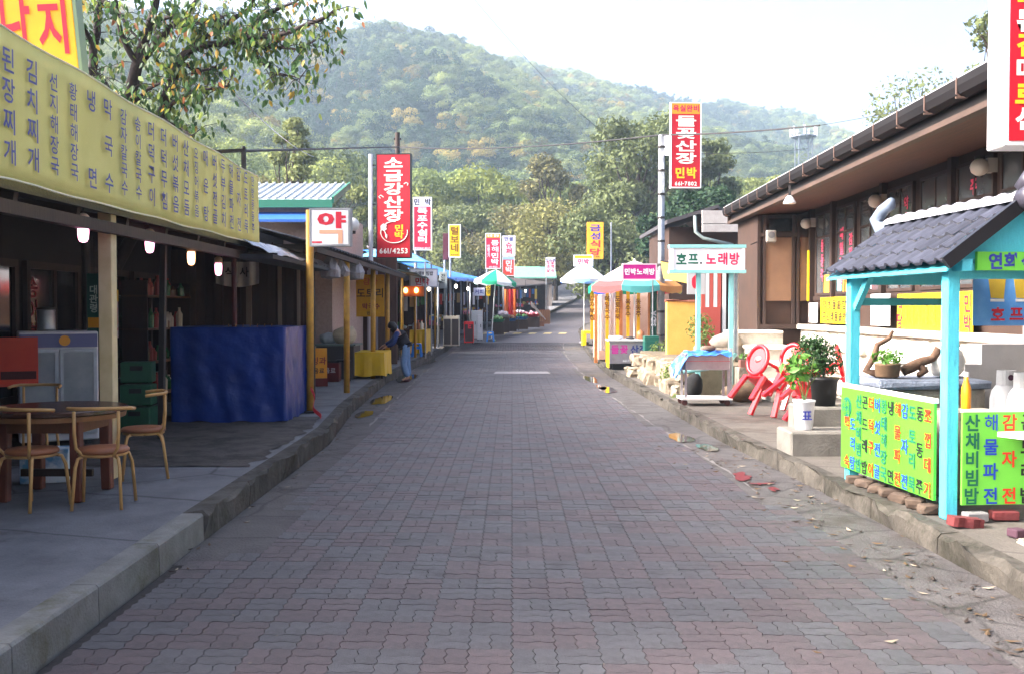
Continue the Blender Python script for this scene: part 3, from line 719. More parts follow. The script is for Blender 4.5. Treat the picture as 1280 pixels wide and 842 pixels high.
bulb(239, 320, 11.9, 'amber glowing bulb hanging beside a pink one under the eave', 'amber'); bulb(273, 334, 13.2, 'pink glowing bulb farthest along the eave, before the dark red post', 'pink')
# ---------------------------------------------------------------- table and chairs on the pavement
tb = thing('round_table', 'round dark wooden dining table with thick legs among the tubular chairs', 'table', (-3.83, 8.35, .2))
wtop = M('dark varnished wood', (72, 44, 32), (52, 32, 26), rough=.25, scale=4, stretch=(.3, 1, 1))
MB().lathe((0, 0, 0), [(.53, .70), (.565, .71), (.565, .735), (.55, .745)], 40).build('table_top', wtop, tb, world=False)
MB().lathe((0, 0, 0), [(.545, .66), (.553, .70)], 40).build('rim', M('worn table edge', (150, 104, 62), (112, 74, 46), rough=.5, scale=6), tb, world=False)
ap = MB(); ap.box((-.33, -.33, .56), (.33, -.30, .66)); ap.box((-.33, .30, .56), (.33, .33, .66)); ap.box((-.33, -.30, .56), (-.30, .30, .66)); ap.box((.30, -.30, .56), (.33, .30, .66)); ap.build('apron', wood, tb, world=False)
for sx in (-1, 1):
    for sy in (-1, 1):
        MB().bar((sx * .30, sy * .30, 0), (sx * .29, sy * .29, .66), .085, .085, up=(0, 1, 0)).build('leg', M('reddish wood leg', (112, 56, 38), (84, 42, 30), rough=.5, scale=6), tb, world=False, bevel=.008)
MB().box((-.3, -.02, .16), (.3, .02, .22)).build('stretcher', darkwood, tb, world=False)
tubem = M('ochre painted tube', (196, 152, 92), (170, 126, 72), rough=.45, scale=8); seatm = M('brown vinyl seat', (150, 92, 58), (128, 76, 48), rough=.5, scale=5)
def cafe_chair(label):
    c = thing('cafe_chair', label, 'chair', group='tubular chairs round the wooden table')
    MB().lathe((0, 0, 0), [(.17, .425), (.195, .43), (.2, .45), (.185, .468), (.1, .474)], 26).build('seat', seatm, c, world=False, smooth=True)
    MB().tube([(.175 * math.cos(a), .175 * math.sin(a), .415) for a in [2 * math.pi * i / 20 for i in range(21)]], .0125, 8).build('seat_ring', tubem, c, world=False, smooth=True)
    for sx in (-1, 1):
        MB().tube([(sx * .13, -.10, .412), (sx * .165, -.135, .40), (sx * .185, -.155, .33), (sx * .205, -.185, 0)], .0135, 8).build('leg', tubem, c, world=False, smooth=True)
        MB().tube([(sx * .12, .12, .412), (sx * .15, .15, .395), (sx * .165, .17, .33), (sx * .185, .21, 0)], .0135, 8).build('leg', tubem, c, world=False, smooth=True)
    b = []
    for i in range(13):
        a = math.pi * i / 12; b.append((-.155 * math.cos(a), .13 + .05 * math.sin(a), .41 - .0 * a + .0))
    up = [(-.2, .05, .80), (-.185, .1, .78), (-.165, .15, .6), (-.16, .16, .5), (-.14, .13, .425)]
    fr = [(-.165, .19, .77), (-.165, .19, .6), (-.155, .18, .48), (-.11, .14, .415), (0, .12, .405), (.11, .14, .415), (.155, .18, .48), (.165, .19, .6), (.165, .19, .77)]
    MB().tube(fr, .0135, 8).build('back_frame', tubem, c, world=False, smooth=True)
    MB().tube([(-.245, .02, .775), (-.235, .1, .785), (-.19, .175, .79), (-.1, .2, .79), (0, .205, .79), (.1, .2, .79), (.19, .175, .79), (.235, .1, .785), (.245, .02, .775)], .015, 8).build('back_rail', tubem, c, world=False, smooth=True)
    return c
c0 = cafe_chair('ochre tubular chair with its back to the road kerb, tucked under the dark table')
def seat_at(px, pyf, ang, label, first=None):
    Y = FPX * (CAMH - .2) / (pyf - HOR); loc = (WX(px, Y), Y, .2)
    if first: first.location = loc; first.rotation_euler = (0, 0, ang); first['label'] = label; return first
    return clone(c0, loc, ang, label)
seat_at(127, 632, R(188), 'ochre tubular chair drawn up on the kerb side of the dark table', c0)
seat_at(38, 634, R(160), 'ochre tubular chair with its open back towards the road end of the table')
seat_at(178, 596, R(-70), 'ochre tubular chair turned sideways beside the leaning dark post')
seat_at(40, 580, R(5), 'ochre tubular chair behind the table in front of the white display fridge')
# ---------------------------------------------------------------- display fridge and small things in the shed
fr = thing('display_fridge', 'low white display fridge with glass doors and a coloured top strip in the shed', 'fridge', (-5.35, 11.7, .19), rz=R(28))
MB().box((-.42, -.3, .06), (.42, .3, 1.32)).build('body', M('fridge white', (206, 206, 208), (186, 186, 190), rough=.4, scale=3), fr, world=False, bevel=.015)
for sx in (-1, 1): 
    d = MB(); x0, x1 = (-.40, -.01) if sx < 0 else (.01, .40)
    d.box((x0, -.325, .14), (x0 + .035, -.302, 1.12)); d.box((x1 - .035, -.325, .14), (x1, -.302, 1.12)); d.box((x0 + .035, -.325, .14), (x1 - .035, -.302, .18)); d.box((x0 + .035, -.325, 1.08), (x1 - .035, -.302, 1.12))
    dd = d.build('door', galv, fr, world=False); MB().box((x0 + .035, -.316, .18), (x1 - .035, -.306, 1.08)).build('pane', M('fridge glass', (120, 126, 132), (150, 156, 160), rough=.1, scale=3), dd, world=False)
MB().box((-.41, -.312, 1.14), (.41, -.302, 1.29)).build('top_strip', M('blue grey strip', (96, 100, 140), rough=.4), fr, world=False)
MB().tube([(.06, -.314, 1.215), (.06, -.322, 1.215)], .06, 16).build('badge', M('badge orange', (220, 150, 40), rough=.4), fr, world=False)
for x in (-.3, .3): MB().box((x - .03, -.25, 0), (x + .03, .25, .06)).build('foot', blackp, fr, world=False)
op = thing('drinks_poster', 'orange red drinks poster on the side of the display fridge', 'poster', (-5.56, 11.2, .9), rz=R(25))
MB().box((-.2, -.01, 0), (.2, .01, .55)).build('panel', M('poster orange', (206, 70, 40), (190, 50, 34), rough=.5, scale=3), op, world=False)
MB().box((-.18, -.014, .08), (.18, -.009, .17)).build('caption_bar', M('poster dark', (70, 24, 24)), op, world=False)
can = thing('tin_canister', 'round grey tin canister standing on the display fridge', 'canister', (-5.5, 11.75, 1.51))
MB().lathe((0, 0, 0), [(.1, 0), (.105, .02), (.1, .04), (.1, .22), (.106, .23), (.1, .25)], 18).build('body', galv, can, world=False, smooth=True); MB().lathe((0, 0, 0), [(.108, .25), (.108, .27), (.03, .285)], 18).build('lid', darkmetal, can, world=False)
hs = sign('hanging_sign', 'narrow green hanging sign with an orange dot beside the cream post', (WX(118, 11.8), 11.8, WZ(418, 11.8)), .17, .72, .03, 0, M('deep green board', (30, 84, 70), (24, 70, 60), rough=.5), None, texts=[('대관령', 0, .42, .11, M('pale green lettering', (190, 206, 190)), dict(vert=True))], plates=[(-.07, .08, .07, .2, M('badge orange'))])
MB().tube([(0, 0, .72), (0, 0, 1.15)], .006, 6).build('hook', darkmetal, hs, world=False)
bxs = thing('drinks_crate', 'small blue and white carton on the floor behind the table', 'carton', (-4.25, 9.05, .2), rz=.3)
MB().box((-.2, -.14, 0), (.2, .14, .3)).build('box', M('carton print', (96, 150, 190), (220, 224, 226), rough=.6, scale=4, contrast=.2), bxs, world=False, bevel=.005); MB().box((-.1, -.1, .3), (.1, .1, .306)).build('flap', signwhite, bxs, world=False)
cl = thing('shop_curtain', 'short white cloth door curtain hanging above the blue tarpaulin counter', 'curtain', (WX(297, 16.6), 16.6, WZ(353, 16.6)))
MB().grid(lambda u, v: (-.36 + .72 * u, .03 * math.sin(u * 22), -.02 + .36 * v - .06 * math.sin(u * math.pi) * (1 - v)), 24, 4).build('cloth', M('white cotton', (196, 190, 184), (176, 170, 166), rough=.9, scale=5), cl, world=False, solid=.004)
tx = MB(); text(tx, '식사', (0, -.04, .17), (1, 0, 0), (0, 0, 1), .17, gap=1.5); tx.build('lettering', blacktext, cl, world=False); MB().tube([(-.4, 0, .35), (.4, 0, .35)], .01, 6).build('rail', darkmetal, cl, world=False)
sh = thing('wall_shelf', 'dark wooden shelf rack with bottles and jars against the shed back wall', 'shelf', (-5.6, 15.6, .2))
for z in (.45, .95, 1.45, 1.95): MB().box((-5.84, 14.9, z), (-5.45, 16.9, z + .03)).build('shelf_board', wood, sh)
for y_ in (14.9, 16.86): MB().box((-5.84, y_, .2), (-5.46, y_ + .04, 2.2)).build('side', darkwood, sh)
wr_ = MB(); q9 = random.Random(6)
for z in (.48, .98, 1.48, 1.98):
    for k in range(12):
        wr_.cur = q9.randrange(4); hh = q9.uniform(.14, .32); wr_.lathe((-5.62 + q9.uniform(-.06, .1), 15.05 + k * .15, z), [(.05, 0), (.055, hh * .65), (.02, hh * .85), (.02, hh)], 9)
wr_.build('bottles', [M('green bottle', (40, 96, 60), rough=.2), M('brown bottle', (92, 56, 34), rough=.2), M('cream jar', (190, 180, 160), rough=.5), M('red tin', (150, 44, 40), rough=.4)], sh, kind='stuff')
for k in range(3):
    t = thing('bottle_crate', ['green bottle crate at the bottom of the stack beside the shed door', 'green bottle crate in the middle of the stack beside the shed door', 'green bottle crate on top of the stack beside the shed door'][k], 'crate', (-5.0, 13.3, .2 + k * .3), rz=.1 * k)
    MB().box((-.2, -.16, 0), (.2, .16, .27)).build('crate', M('green crate plastic', (36, 90, 62), (28, 74, 52), rough=.5, scale=4), t, world=False, bevel=.01)
    for a in (-1, 1): MB().box((-.08, a * .161 - .003, .16), (.08, a * .161 + .003, .22)).build('handle_slot', blackp, t, world=False)
# ---------------------------------------------------------------- counter wrapped in blue tarpaulin
tarp = M('dark blue tarpaulin', (14, 52, 132), (10, 38, 104), rough=.36, scale=2.5, bump=.9, bscale=6)
tc = thing('tarpaulin_counter', 'tall counter wrapped in dark blue tarpaulin on the left pavement', 'counter', (-3.95, 14.5, .2))
mb = MB()
def wrap(u, v):          # skirt round the counter, u runs along the outline
    P4 = [(-4.75, 15.3), (-4.75, 13.85), (-3.16, 13.85), (-3.16, 15.3)]
    L4 = [0, 1.45, 3.04, 4.49]; s = u * 4.49
    i = 0 if s < L4[1] else (1 if s < L4[2] else 2); t = (s - L4[i]) / (L4[i + 1] - L4[i])
    x = P4[i][0] + (P4[i + 1][0] - P4[i][0]) * t; y = P4[i][1] + (P4[i + 1][1] - P4[i][1]) * t
    w = .02 * mnoise.noise(V3((s * 3.1, v * 2.2, 5))) + .03 * abs(mnoise.noise(V3((s * 4 + v * 2, v * 3.5 - s, 9)))) + .014 * math.sin(s * 17 + v * 3) * (1 - v)
    n = [(-1, 0), (0, -1), (1, 0)][i]; z = .2 + 1.32 * v
    if v == 0: z += .02 * math.sin(s * 11)
    return (x + n[0] * w, y + n[1] * w, z)
mb.grid(wrap, 130, 34); sk = mb.build('tarpaulin', tarp, tc, smooth=True)
MB().grid(lambda u, v: (-4.77 + 1.63 * u, 13.83 + 1.5 * v, 1.52 + .012 * mnoise.noise(V3((u * 6, v * 6, 2)))), 16, 12).build('top_sheet', tarp, tc, smooth=True)
fm = MB(); fm.box((-4.7, 13.9, .2), (-3.22, 15.25, 1.49)); fm.build('counter_box', darkwood, tc)
for i in range(7): MB().tube([(-3.95 + i * .1, 13.87, 1.525), (-3.95 + i * .1 + .01, 13.85, 1.56)], .006, 5).build('hook', M('brass hook', (160, 120, 60), rough=.4), tc)
# ---------------------------------------------------------------- medicine sign on the yellow post
ms = thing('medicine_sign', 'square white sign with a red syllable and cross on the yellow post', 'sign', (WX(415, 15.1), 15.05, WZ(307, 15.1)), rz=R(-6))
MB().box((-.29, -.07, 0), (.29, .07, .53)).build('panel', signwhite, ms, world=False, bevel=.008)
ff = MB(); ff.box((-.31, -.08, -.02), (-.29, .08, .55)); ff.box((.29, -.08, -.02), (.31, .08, .55)); ff.box((-.29, -.08, -.02), (.29, .08, 0)); ff.box((-.29, -.08, .53), (.29, .08, .55)); ff.build('frame', galv, ms, world=False)
tx = MB(); put(tx, '야', (.03, -.07, .37), (1, 0, 0), (0, 0, 1), 1, bold=.05, lift=.006, fit=(.44, .25))
tx.box((-.135, -.08, .355), (-.085, -.074, .375)); tx.box((-.12, -.08, .34), (-.1, -.074, .39)); tx.build('lettering', redtext, ms, world=False)
tx = MB(); tx.box((-.16, -.078, .17), (.2, -.072, .225)); tx.box((.13, -.078, .02), (.2, -.072, .17)); tx.build('lettering', M('faded salmon lettering', (224, 160, 130), rough=.5), ms, world=False)
MB().box((-.27, -.078, .03), (-.12, -.072, .055)).build('underline', redtext, ms, world=False)
gl_ = thing('globe_lamp', 'white round globe lamp beside the medicine sign', 'lamp', (WX(441, 15.4), 15.4, WZ(290, 15.4)))
MB().blob((0, 0, .11), .11, 2, 0).build('globe', white, gl_, world=False, smooth=True); MB().lathe((0, 0, 0), [(.05, -.03), (.05, .015)], 12).build('collar', darkmetal, gl_, world=False)
MB().tube([(0, 0, -.03), (-.1, -.1, -.12), (-.55, -.2, -.14)], .012, 6).build('arm', darkmetal, gl_, world=False)
# ---------------------------------------------------------------- house with white and green roof behind
hs2 = thing('brick_house', 'pale brick house with a white ribbed roof and green fascia behind the shed', 'house', (-8.2, 24, .2))
pb = M('pale brick', (190, 168, 156), (168, 146, 136), rough=.9, scale=14, bump=.3)
yh = 24.0; xl, xr = WX(300, yh), WX(418, yh)
MB().box((xl - 3, yh, .2), (xr - .05, yh + 5, WZ(259, yh))).build('wall', pb, hs2)
r0, r1 = WZ(254, yh), WZ(233, yh + 2.2)
rf = MB(); rf.prism([(xl - 3, yh - .3, r0), (xl - 3, yh - .3, r0 + .06), (xl - 3, yh + 2.2, r1 + .06), (xl - 3, yh + 2.2, r1)], (xr - xl + 3, 0, 0)); rf = rf.build('roof', M('white ribbed roofing', (216, 220, 224), (196, 202, 208), rough=.45, scale=4), hs2)
for k in range(20):
    x = xr - .12 - k * .2; MB().bar((x, yh - .3, r0 + .08), (x, yh + 2.15, r1 + .08), .035, .05).build('rib', M('greyish rib', (150, 158, 164), rough=.5), rf)
MB().box((xl - 3, yh - .33, r0 - .14), (xr + .02, yh - .302, r0 + .05)).build('fascia', M('green fascia', (40, 110, 86), rough=.5), hs2)
MB().bar((xr + .03, yh - .34, r0 + .03), (xr + .03, yh + 2.2, r1 + .03), .05, .16).build('gable_board', M('green fascia'), hs2)
MB().prism([(xl - 3, yh - .9, WZ(287, yh) + .1), (xl - 3, yh - .9, WZ(287, yh) + .16), (xl - 3, yh - .01, WZ(281, yh) + .3), (xl - 3, yh - .01, WZ(281, yh) + .2)], (xr - xl + 3.3, 0, 0)).build('blue_awning', M('blue painted sheet', (40, 90, 170), rough=.5), hs2)
# ---------------------------------------------------------------- second shop: black awning on yellow pipes
s2 = thing('awning_shop', 'open shop under a black corrugated awning carried on yellow pipes', 'shop', (-4.2, 22, .2))
aw = MB()
def awn(u, v):
    Y = 15.4 + 13.0 * u; x = -3.0 - 2.3 * v
    return (x, Y, 2.78 + .02 * math.sin(u * 5) + .62 * v + .018 * math.sin(Y * 21))
aw.grid(awn, 330, 3); aw.build('awning', M('black corrugated sheet', (36, 38, 46), (28, 30, 36), rough=.55, scale=4), s2, smooth=True, solid=.012)
MB().bar((-3.06, 15.5, 2.70), (-3.06, 28.3, 2.70), .06, .09).build('edge_beam', darkwood, s2)
for px, Y in ((387, 15.25), (433, 18.9), (466, 23.0), (484, 26.2)):
    x = WX(px, Y); MB().tube([(x, Y, LP(Y) - .02), (x + .01, Y, 2.72 if Y > 16 else 3.28)], .058, 12).build('post', yellowpost, s2, smooth=True)
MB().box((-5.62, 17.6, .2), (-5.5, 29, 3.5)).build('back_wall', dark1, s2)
for k in range(9):
    Y = 17.8 + k * 1.25; MB().box((-5.495, Y, .25), (-5.46, Y + .08, 3.3)).build('wall_stud', darkwood, s2)
ww = thing('end_shop', 'dim brown shop wall with a dark window under the black awning end', 'shop', (-4.3, 29, .2))
MB().box((-6.2, 28.95, .2), (-3.35, 29.1, 3.3)).build('wall', M('brownish boards', (92, 70, 60), (70, 54, 48), rough=.8, scale=5, stretch=(3, 1, .4)), ww)
x0, x1 = WX(389, 28.9), WX(431, 28.9)
MB().box((x0, 28.9, WZ(398, 28.9)), (x1, 28.945, WZ(345, 28.9))).build('window', glassd, ww)
fw = MB(); fw.box((x0 - .05, 28.87, WZ(405, 28.9)), (x1 + .3, 28.94, WZ(399, 28.9))); fw.box((x1, 28.87, WZ(398, 28.9)), (x1 + .07, 28.94, WZ(340, 28.9))); fw.build('window_frame', M('dull red frame', (120, 62, 62), rough=.6), ww)
for px in (441, 446, 459, 470): MB().box((WX(px, 28.9), 28.88, .3), (WX(px, 28.9) + .05, 28.94, 2.9)).build('slat', M('grey slat', (150, 146, 150), rough=.6), ww)
hb = sign('hanging_banner', 'dusky yellow hanging banner with dark letters beneath the black awning', (WX(463, 26), 26, WZ(396, 26)), .74, 1.1, .012, 0, M('dusky yellow cloth', (206, 156, 24), (190, 140, 20), rough=.85), None,
          texts=[('도토리', 0, .62, .26, M('dark olive lettering', (74, 60, 24)), dict(gap=.95)), ('감자', .0, .92, .2, M('dull orange lettering', (190, 90, 30)), {}), ('막국수', .02, .27, .16, M('dull red lettering'), dict(bold=.03)), ('민박', .0, .09, .1, blacktext, {})])
MB().tube([(-.37, 0, 1.1), (-.3, 0, 1.32)], .006, 5).build('cord', blackp, hb, world=False); MB().tube([(.37, 0, 1.1), (.3, 0, 1.32)], .006, 5).build('cord', blackp, hb, world=False)
# bags hung from the awning
pw = M('white plastic bag', (176, 172, 172), (140, 134, 134), rough=.35, scale=8, bump=.6, bscale=20, trans=.3)
for i, (px, py, Y, s, lb) in enumerate([(413, 334, 17.6, .2, 'crumpled clear plastic bag hung nearest the medicine sign'), (427, 336, 18.6, .15, 'small plastic bag hung in the middle of the row under the black awning'), (444, 337, 19.8, .2, 'wide plastic bag hung beside the dusky yellow banner')]):
    p = W(px, py, Y); t = thing('plastic_bag', lb, 'bag', (p.x, p.y, p.z - s)); b = MB()
    b.lathe((0, 0, 0), [(.3 * s, 0), (.85 * s, .1 * s), (.95 * s, .7 * s), (.6 * s, 1.4 * s), (.15 * s, 2.0 * s)], 14); b.build('bag', pw, t, world=False, jit=.02); MB().tube([(0, 0, 2 * s), (0, 0, max(2.2 * s, 2.74 - p.z + s))], .006, 5).build('string', blackp, t, world=False)
# posters by the post
ps = sign('standing_poster', 'white and red poster board with blue letters beside the blue tarpaulin', (WX(375, 17), 17, LP(17) + .1), .42, .95, .03, R(35), signwhite, None, texts=[('연승', 0, .5, .22, bluetext, dict(vert=True, bold=.03))], plates=[(-.21, .72, .21, .95, M('dusky orange', (206, 110, 60))), (-.21, .0, .21, .24, M('dusky yellow cloth')), (-.21, .24, .21, .3, redtext)])
for x in (-.18, .18): MB().box((x - .015, -.012, -.1), (x + .015, .012, 0)).build('leg', darkmetal, ps, world=False)
ps2 = sign('standing_poster', 'small orange poster board with dark letters behind the yellow post', (WX(398, 20.5), 20.5, LP(20) + .16), .34, .62, .03, R(20), M('dusky orange yellow', (224, 160, 40), (214, 140, 34)), None, texts=[('빙과', 0, .36, .16, M('dull red lettering'), {}), ('음료', 0, .16, .12, blacktext, {})])
MB().box((-.17, -.1, -.16), (.17, .1, 0)).build('base', M('dark red base', (92, 34, 34)), ps2, world=False)
# red strap at the foot of the post
rs = thing('red_strap', 'red cloth strap trailing from the foot of the yellow post', 'strap', (-3.05, 15.1, .2))
MB().grid(lambda u, v: (-3.06 + .33 * u + .03 * math.sin(u * 9), 15.1 - 1.0 * u + .05 * v, .2 + .015 + .33 * (1 - u) ** 2 + .05 * v), 12, 2).build('strap', M('red cloth', (186, 40, 44), rough=.7), rs, solid=.006)
MB().box((-3.16, 15.05, .2), (-3.0, 15.2, .225)).build('post_plate', darkmetal, rs)
# ---------------------------------------------------------------- goods behind the posts
cnt = thing('stall_counter', 'low counter piled with pale sacks behind the yellow posts', 'counter', (-3.95, 22.8, .2))
MB().box((-4.45, 22.6, .2), (-3.6, 23.6, .95)).build('counter_box', M('dark counter', (60, 56, 58), rough=.6), cnt); MB().box((-4.5, 22.55, .95), (-3.55, 23.65, .99)).build('counter_top', M('dull green top', (96, 112, 108), rough=.4), cnt)
for i, (x, y, r, c, lb) in enumerate([(-3.85, 23.0, .3, (206, 190, 160), 'fat beige sack resting on the low counter'), (-4.25, 23.0, .2, (170, 178, 180), 'pale grey sack leaning beside the fat beige one')]):
    t = MB(); t.blob((x, y, .98 + r * .62), (r, r * .8, r * .75), 2, .12, i); t.build('sack', M('sack %d' % i, c, tuple(int(q * .8) for q in c), rough=.8, scale=6), label=lb, cat='sack', smooth=True)
for i in range(2):
    x = -3.98 - i * .42; t = thing('drinks_crate', ['dark red drinks crate with white lettering under the counter, at the yellow table', 'dark red drinks crate with white lettering under the counter, towards the wall'][i], 'crate', (x, 21.9, .2))
    MB().box((-.19, -.15, 0), (.19, .15, .42)).build('crate', M('dark red plastic', (96, 24, 30), (70, 18, 24), rough=.5, scale=4), t, world=False, bevel=.01); tx = MB(); text(tx, '음료', (0, -.15, .25), (1, 0, 0), (0, 0, 1), .13); tx.build('lettering', M('dim white lettering', (180, 170, 170)), t, world=False)
    rim = MB(); rim.box((-.2, -.16, .42), (.2, -.13, .45)); rim.box((-.2, .13, .42), (.2, .16, .45)); rim.box((-.2, -.13, .42), (-.17, .13, .45)); rim.box((.17, -.13, .42), (.2, .13, .45)); rim.build('rim', blackp, t, world=False)
yt = M('yellow oilcloth', (214, 176, 26), (198, 158, 20), rough=.45, scale=3)
def cloth_table(name, label, x0, x1, y0, y1, z0, h, mat, group=None):
    t = thing(name, label, 'table', ((x0 + x1) / 2, (y0 + y1) / 2, z0), group=group); m = MB()
    P4 = [(x0, y1), (x0, y0), (x1, y0), (x1, y1), (x0, y1)]; seg = 12
    ring = []
    for (a, b) in zip(P4, P4[1:]):
        for k in range(seg): ring.append((a[0] + (b[0] - a[0]) * k / seg, a[1] + (b[1] - a[1]) * k / seg))
    n = len(ring); cx, cy = (x0 + x1) / 2, (y0 + y1) / 2
    for lv in range(5):
        v = lv / 4
        for k, (x, y) in enumerate(ring):
            w = 1 + (1 - v) * (.03 + .03 * math.sin(k * 1.7) + .02 * math.sin(k * .6)); m.v.append(V3((cx + (x - cx) * w, cy + (y - cy) * w, z0 + .06 + (h - .06) * v + (.02 * math.sin(k * .9) if lv == 0 else 0))))
    m.f += [(l * n + k, l * n + (k + 1) % n, (l + 1) * n + (k + 1) % n, (l + 1) * n + k) for l in range(4) for k in range(n)] + [tuple(4 * n + k for k in range(n))]; m.mi += [0] * len(m.f)
    m.build('tablecloth', mat, t)
    for ax in (x0 + .05, x1 - .05):
        for ay in (y0 + .05, y1 - .05): MB().box((ax - .02, ay - .02, z0), (ax + .02, ay + .02, z0 + h - .02)).build('leg', darkmetal, t)
    return t
cloth_table('cloth_table', 'low table under a bright yellow oilcloth where the person bends', -4.02, -2.93, 22.75, 24.1, .2, .6, yt)
st = thing('folding_stool', 'small black metal stool standing against the yellow oilcloth table', 'stool', (-3.72, 21.9, .2))
MB().lathe((0, 0, 0), [(.16, .44), (.17, .46), (.15, .475)], 18).build('seat', blackp, st, world=False)
for a in range(4): MB().tube([(.1 * math.cos(a * 1.571 + .78), .1 * math.sin(a * 1.571 + .78), .44), (.19 * math.cos(a * 1.571 + .78), .19 * math.sin(a * 1.571 + .78), 0)], .011, 6).build('leg', blackp, st, world=False)
# ================================================================ FARTHER ALONG THE LEFT SIDE
bluetarp = M('bright blue tarpaulin', (54, 128, 206), (40, 110, 192), rough=.5, scale=2, bump=.4, bscale=5)
paleblue = M('pale blue tarpaulin', (110, 180, 226), (80, 156, 214), rough=.5, scale=2, bump=.4, bscale=5)
def shop(name, label, y0, y1, front, depth, zf, zb, roofmat, wallmat, nposts=3, over=.5, postmat=None, wav=.03):
    """open market shop: front(Y) gives the x of its posts, roof falls towards the street"""
    t = thing(name, label, 'shop', (front(y0) - depth / 2, (y0 + y1) / 2, LP((y0 + y1) / 2)))
    n = 24
    def rf(u, v):
        Y = y0 + (y1 - y0) * u; x = front(Y) + over - (depth + over) * v
        return (x, Y, LP(Y) + zf + (zb - zf) * v + wav * mnoise.noise(V3((Y * 1.1, v * 5, y0))) - .03 * math.sin(u * math.pi * 4) ** 2)
    MB().grid(rf, n, 6).build('roof', roofmat, t, smooth=True, solid=.03)
    pm = postmat or galv
    for k in range(nposts):
        Y = y0 + .15 + (y1 - y0 - .3) * k / (nposts - 1); x = front(Y)
        MB().tube([(x, Y, LP(Y) - .02), (x, Y, LP(Y) + zf + .02)], .04, 8).build('post', pm, t, smooth=True)
    bw = MB(); N_ = 6
    def wl(u, v): 
        Y = y0 + (y1 - y0) * u; return (front(Y) - depth, Y, LP(Y) - .05 + (zb + .02) * v)
    bw.grid(wl, N_, 1); bw.build('back_wall', wallmat, t)
    Y = y1 - .02; MB().box((front(Y) - depth, Y, LP(Y)), (front(Y) - .25, Y + .1, LP(Y) + zf + .05)).build('partition', wallmat, t)
    Y = y1 - .06
    for k in range(4):
        x = front(Y) - depth * (.2 + .2 * k); MB().box((x, Y, LP(Y) + .02), (x + .06, Y + .03, LP(Y) + zf)).build('frame_post', darkwood, t)
    return t
fr1 = lambda Y: XL(Y) - .28
wallb = M('shop wall brown', (78, 60, 54), (52, 42, 40), rough=.85, scale=3)
shop('market_shop', 'open shop under a dull green sheet roof beyond the woman', 29.4, 40.0, fr1, 3.2, 2.65, 3.3, M('dull green roofing', (84, 104, 96), (66, 84, 80), rough=.6, scale=3), wallb, 4, .45, yellowpost)
shop('market_shop', 'open shop under a long bright blue tarpaulin roof behind the green parasol', 41.0, 56.5, fr1, 3.4, 2.75, 4.1, bluetarp, wallb, 5, .7)
shop('market_shop', 'open shop with a low blue tarpaulin roof and heaps of goods', 57.5, 68.5, fr1, 3.6, 2.6, 3.5, bluetarp, wallb, 4, .8)
shop('market_shop', 'far shop with a dark weathered roof where the road bends', 69.5, 84, fr1, 4, 2.35, 2.9, M('weathered roofing', (70, 62, 60), (50, 45, 46), rough=.8, scale=3), wallb, 4, .5)
for (px, py, Y, s, lb) in ((491, 322, 33.5, 1.2, 'pale blue tarpaulin canopy with a pointed top behind the tall red sign'),):
    z = WZ(py, Y); x = WX(px, Y); t = thing('canopy', lb, 'canopy', (x, Y, LP(Y))); mb = MB(); tp = (x, Y, z + .5)
    zz = z - .12
    cs = [(x - s, Y - s, zz), (x + s, Y - s, zz - .08), (x + s, Y + s, zz), (x - s, Y + s, zz)]
    for a, b in zip(cs, cs[1:] + cs[:1]): mb.quad(a, b, tp)
    mb.build('cloth', paleblue, t)
    for a in cs: MB().tube([(a[0], a[1], LP(Y)), a], .025, 6).build('pole', galv, t)
# tiled roofs behind the blue ones
rt = thing('tiled_roof_house', 'old house with a grey tiled roof behind the blue shop roofs', 'house', (-8, 62, .7))
MB().box((-11, 58, .4), (-5.9, 70, 4.0)).build('wall', M('old plaster', (150, 140, 134), (128, 118, 112), rough=.9, scale=2), rt)
def tile_roof(u, v): return (-5.2 - 3.2 * v, 57.6 + 12.8 * u, 4.0 + 1.4 * v + .05 * math.sin(u * 12.8 * 2 * math.pi / .4))
MB().grid(tile_roof, 190, 4).build('roof', M('grey roof tile', (112, 106, 110), (84, 80, 86), rough=.7, scale=6), rt, smooth=True, solid=.05)
rt2 = thing('green_roof_house', 'house with a pale green sheet roof among the trees at the bend', 'house', (0, 92, 2))
MB().box((.6, 90, 1.4), (3.6, 94, 4.6)).build('wall', M('old plaster'), rt2); MB().prism([(.2, 89.4, 4.6), (4.0, 89.4, 4.6), (4.0, 93, 5.7), (.2, 93, 5.7)], (0, 0, .12)).build('roof', M('pale green roofing', (110, 160, 146), (92, 142, 130), rough=.6, scale=3), rt2)
# ---------------------------------------------------------------- signboards on the left
cream = M('cream lettering', (240, 236, 226), rough=.5); yl = M('yellow lettering', (240, 190, 40), rough=.5); navy = M('navy lettering', (40, 48, 120), rough=.5)
Y = 28.0
s1 = sign('tall_sign', 'tall red sign with white brush letters and a rose emblem on a white pole', (WX(493, Y), Y, WZ(323, Y)), WX(515, Y) - WX(471.5, Y), WZ(193, Y) - WZ(323, Y), .16, R(-6), red, darkmetal, .025,
   texts=[('소금강산장', .0, 1.93, .345, cream, dict(vert=True, bold=.03, sx=1.75, gap=1.06)), ('661/4253', 0, .2, .2, cream, dict(bold=.028)), ('민박', .16, .74, .2, yl, dict(vert=True, bold=.03, gap=1.0, sx=1.5))])
w1 = MB(); w1.tube([(.02 + .38 * math.cos(a), -.09, .72 + .3 * math.sin(a)) for a in [2 * math.pi * (i + 7) / 30 for i in range(25)]], .012, 5)
for i in range(7): a = i * .9; w1.blob((-.27 + .055 * math.cos(a) * (i > 0), -.088, .86 + .055 * math.sin(a) * (i > 0)), (.05, .008, .05), 1, .1, i)
w1.tube([(-.27, -.09, .8), (-.22, -.09, .66), (-.2, -.09, .55)], .012, 5); w1.blob((-.2, -.088, .62), (.035, .008, .06), 1, 0, 2)
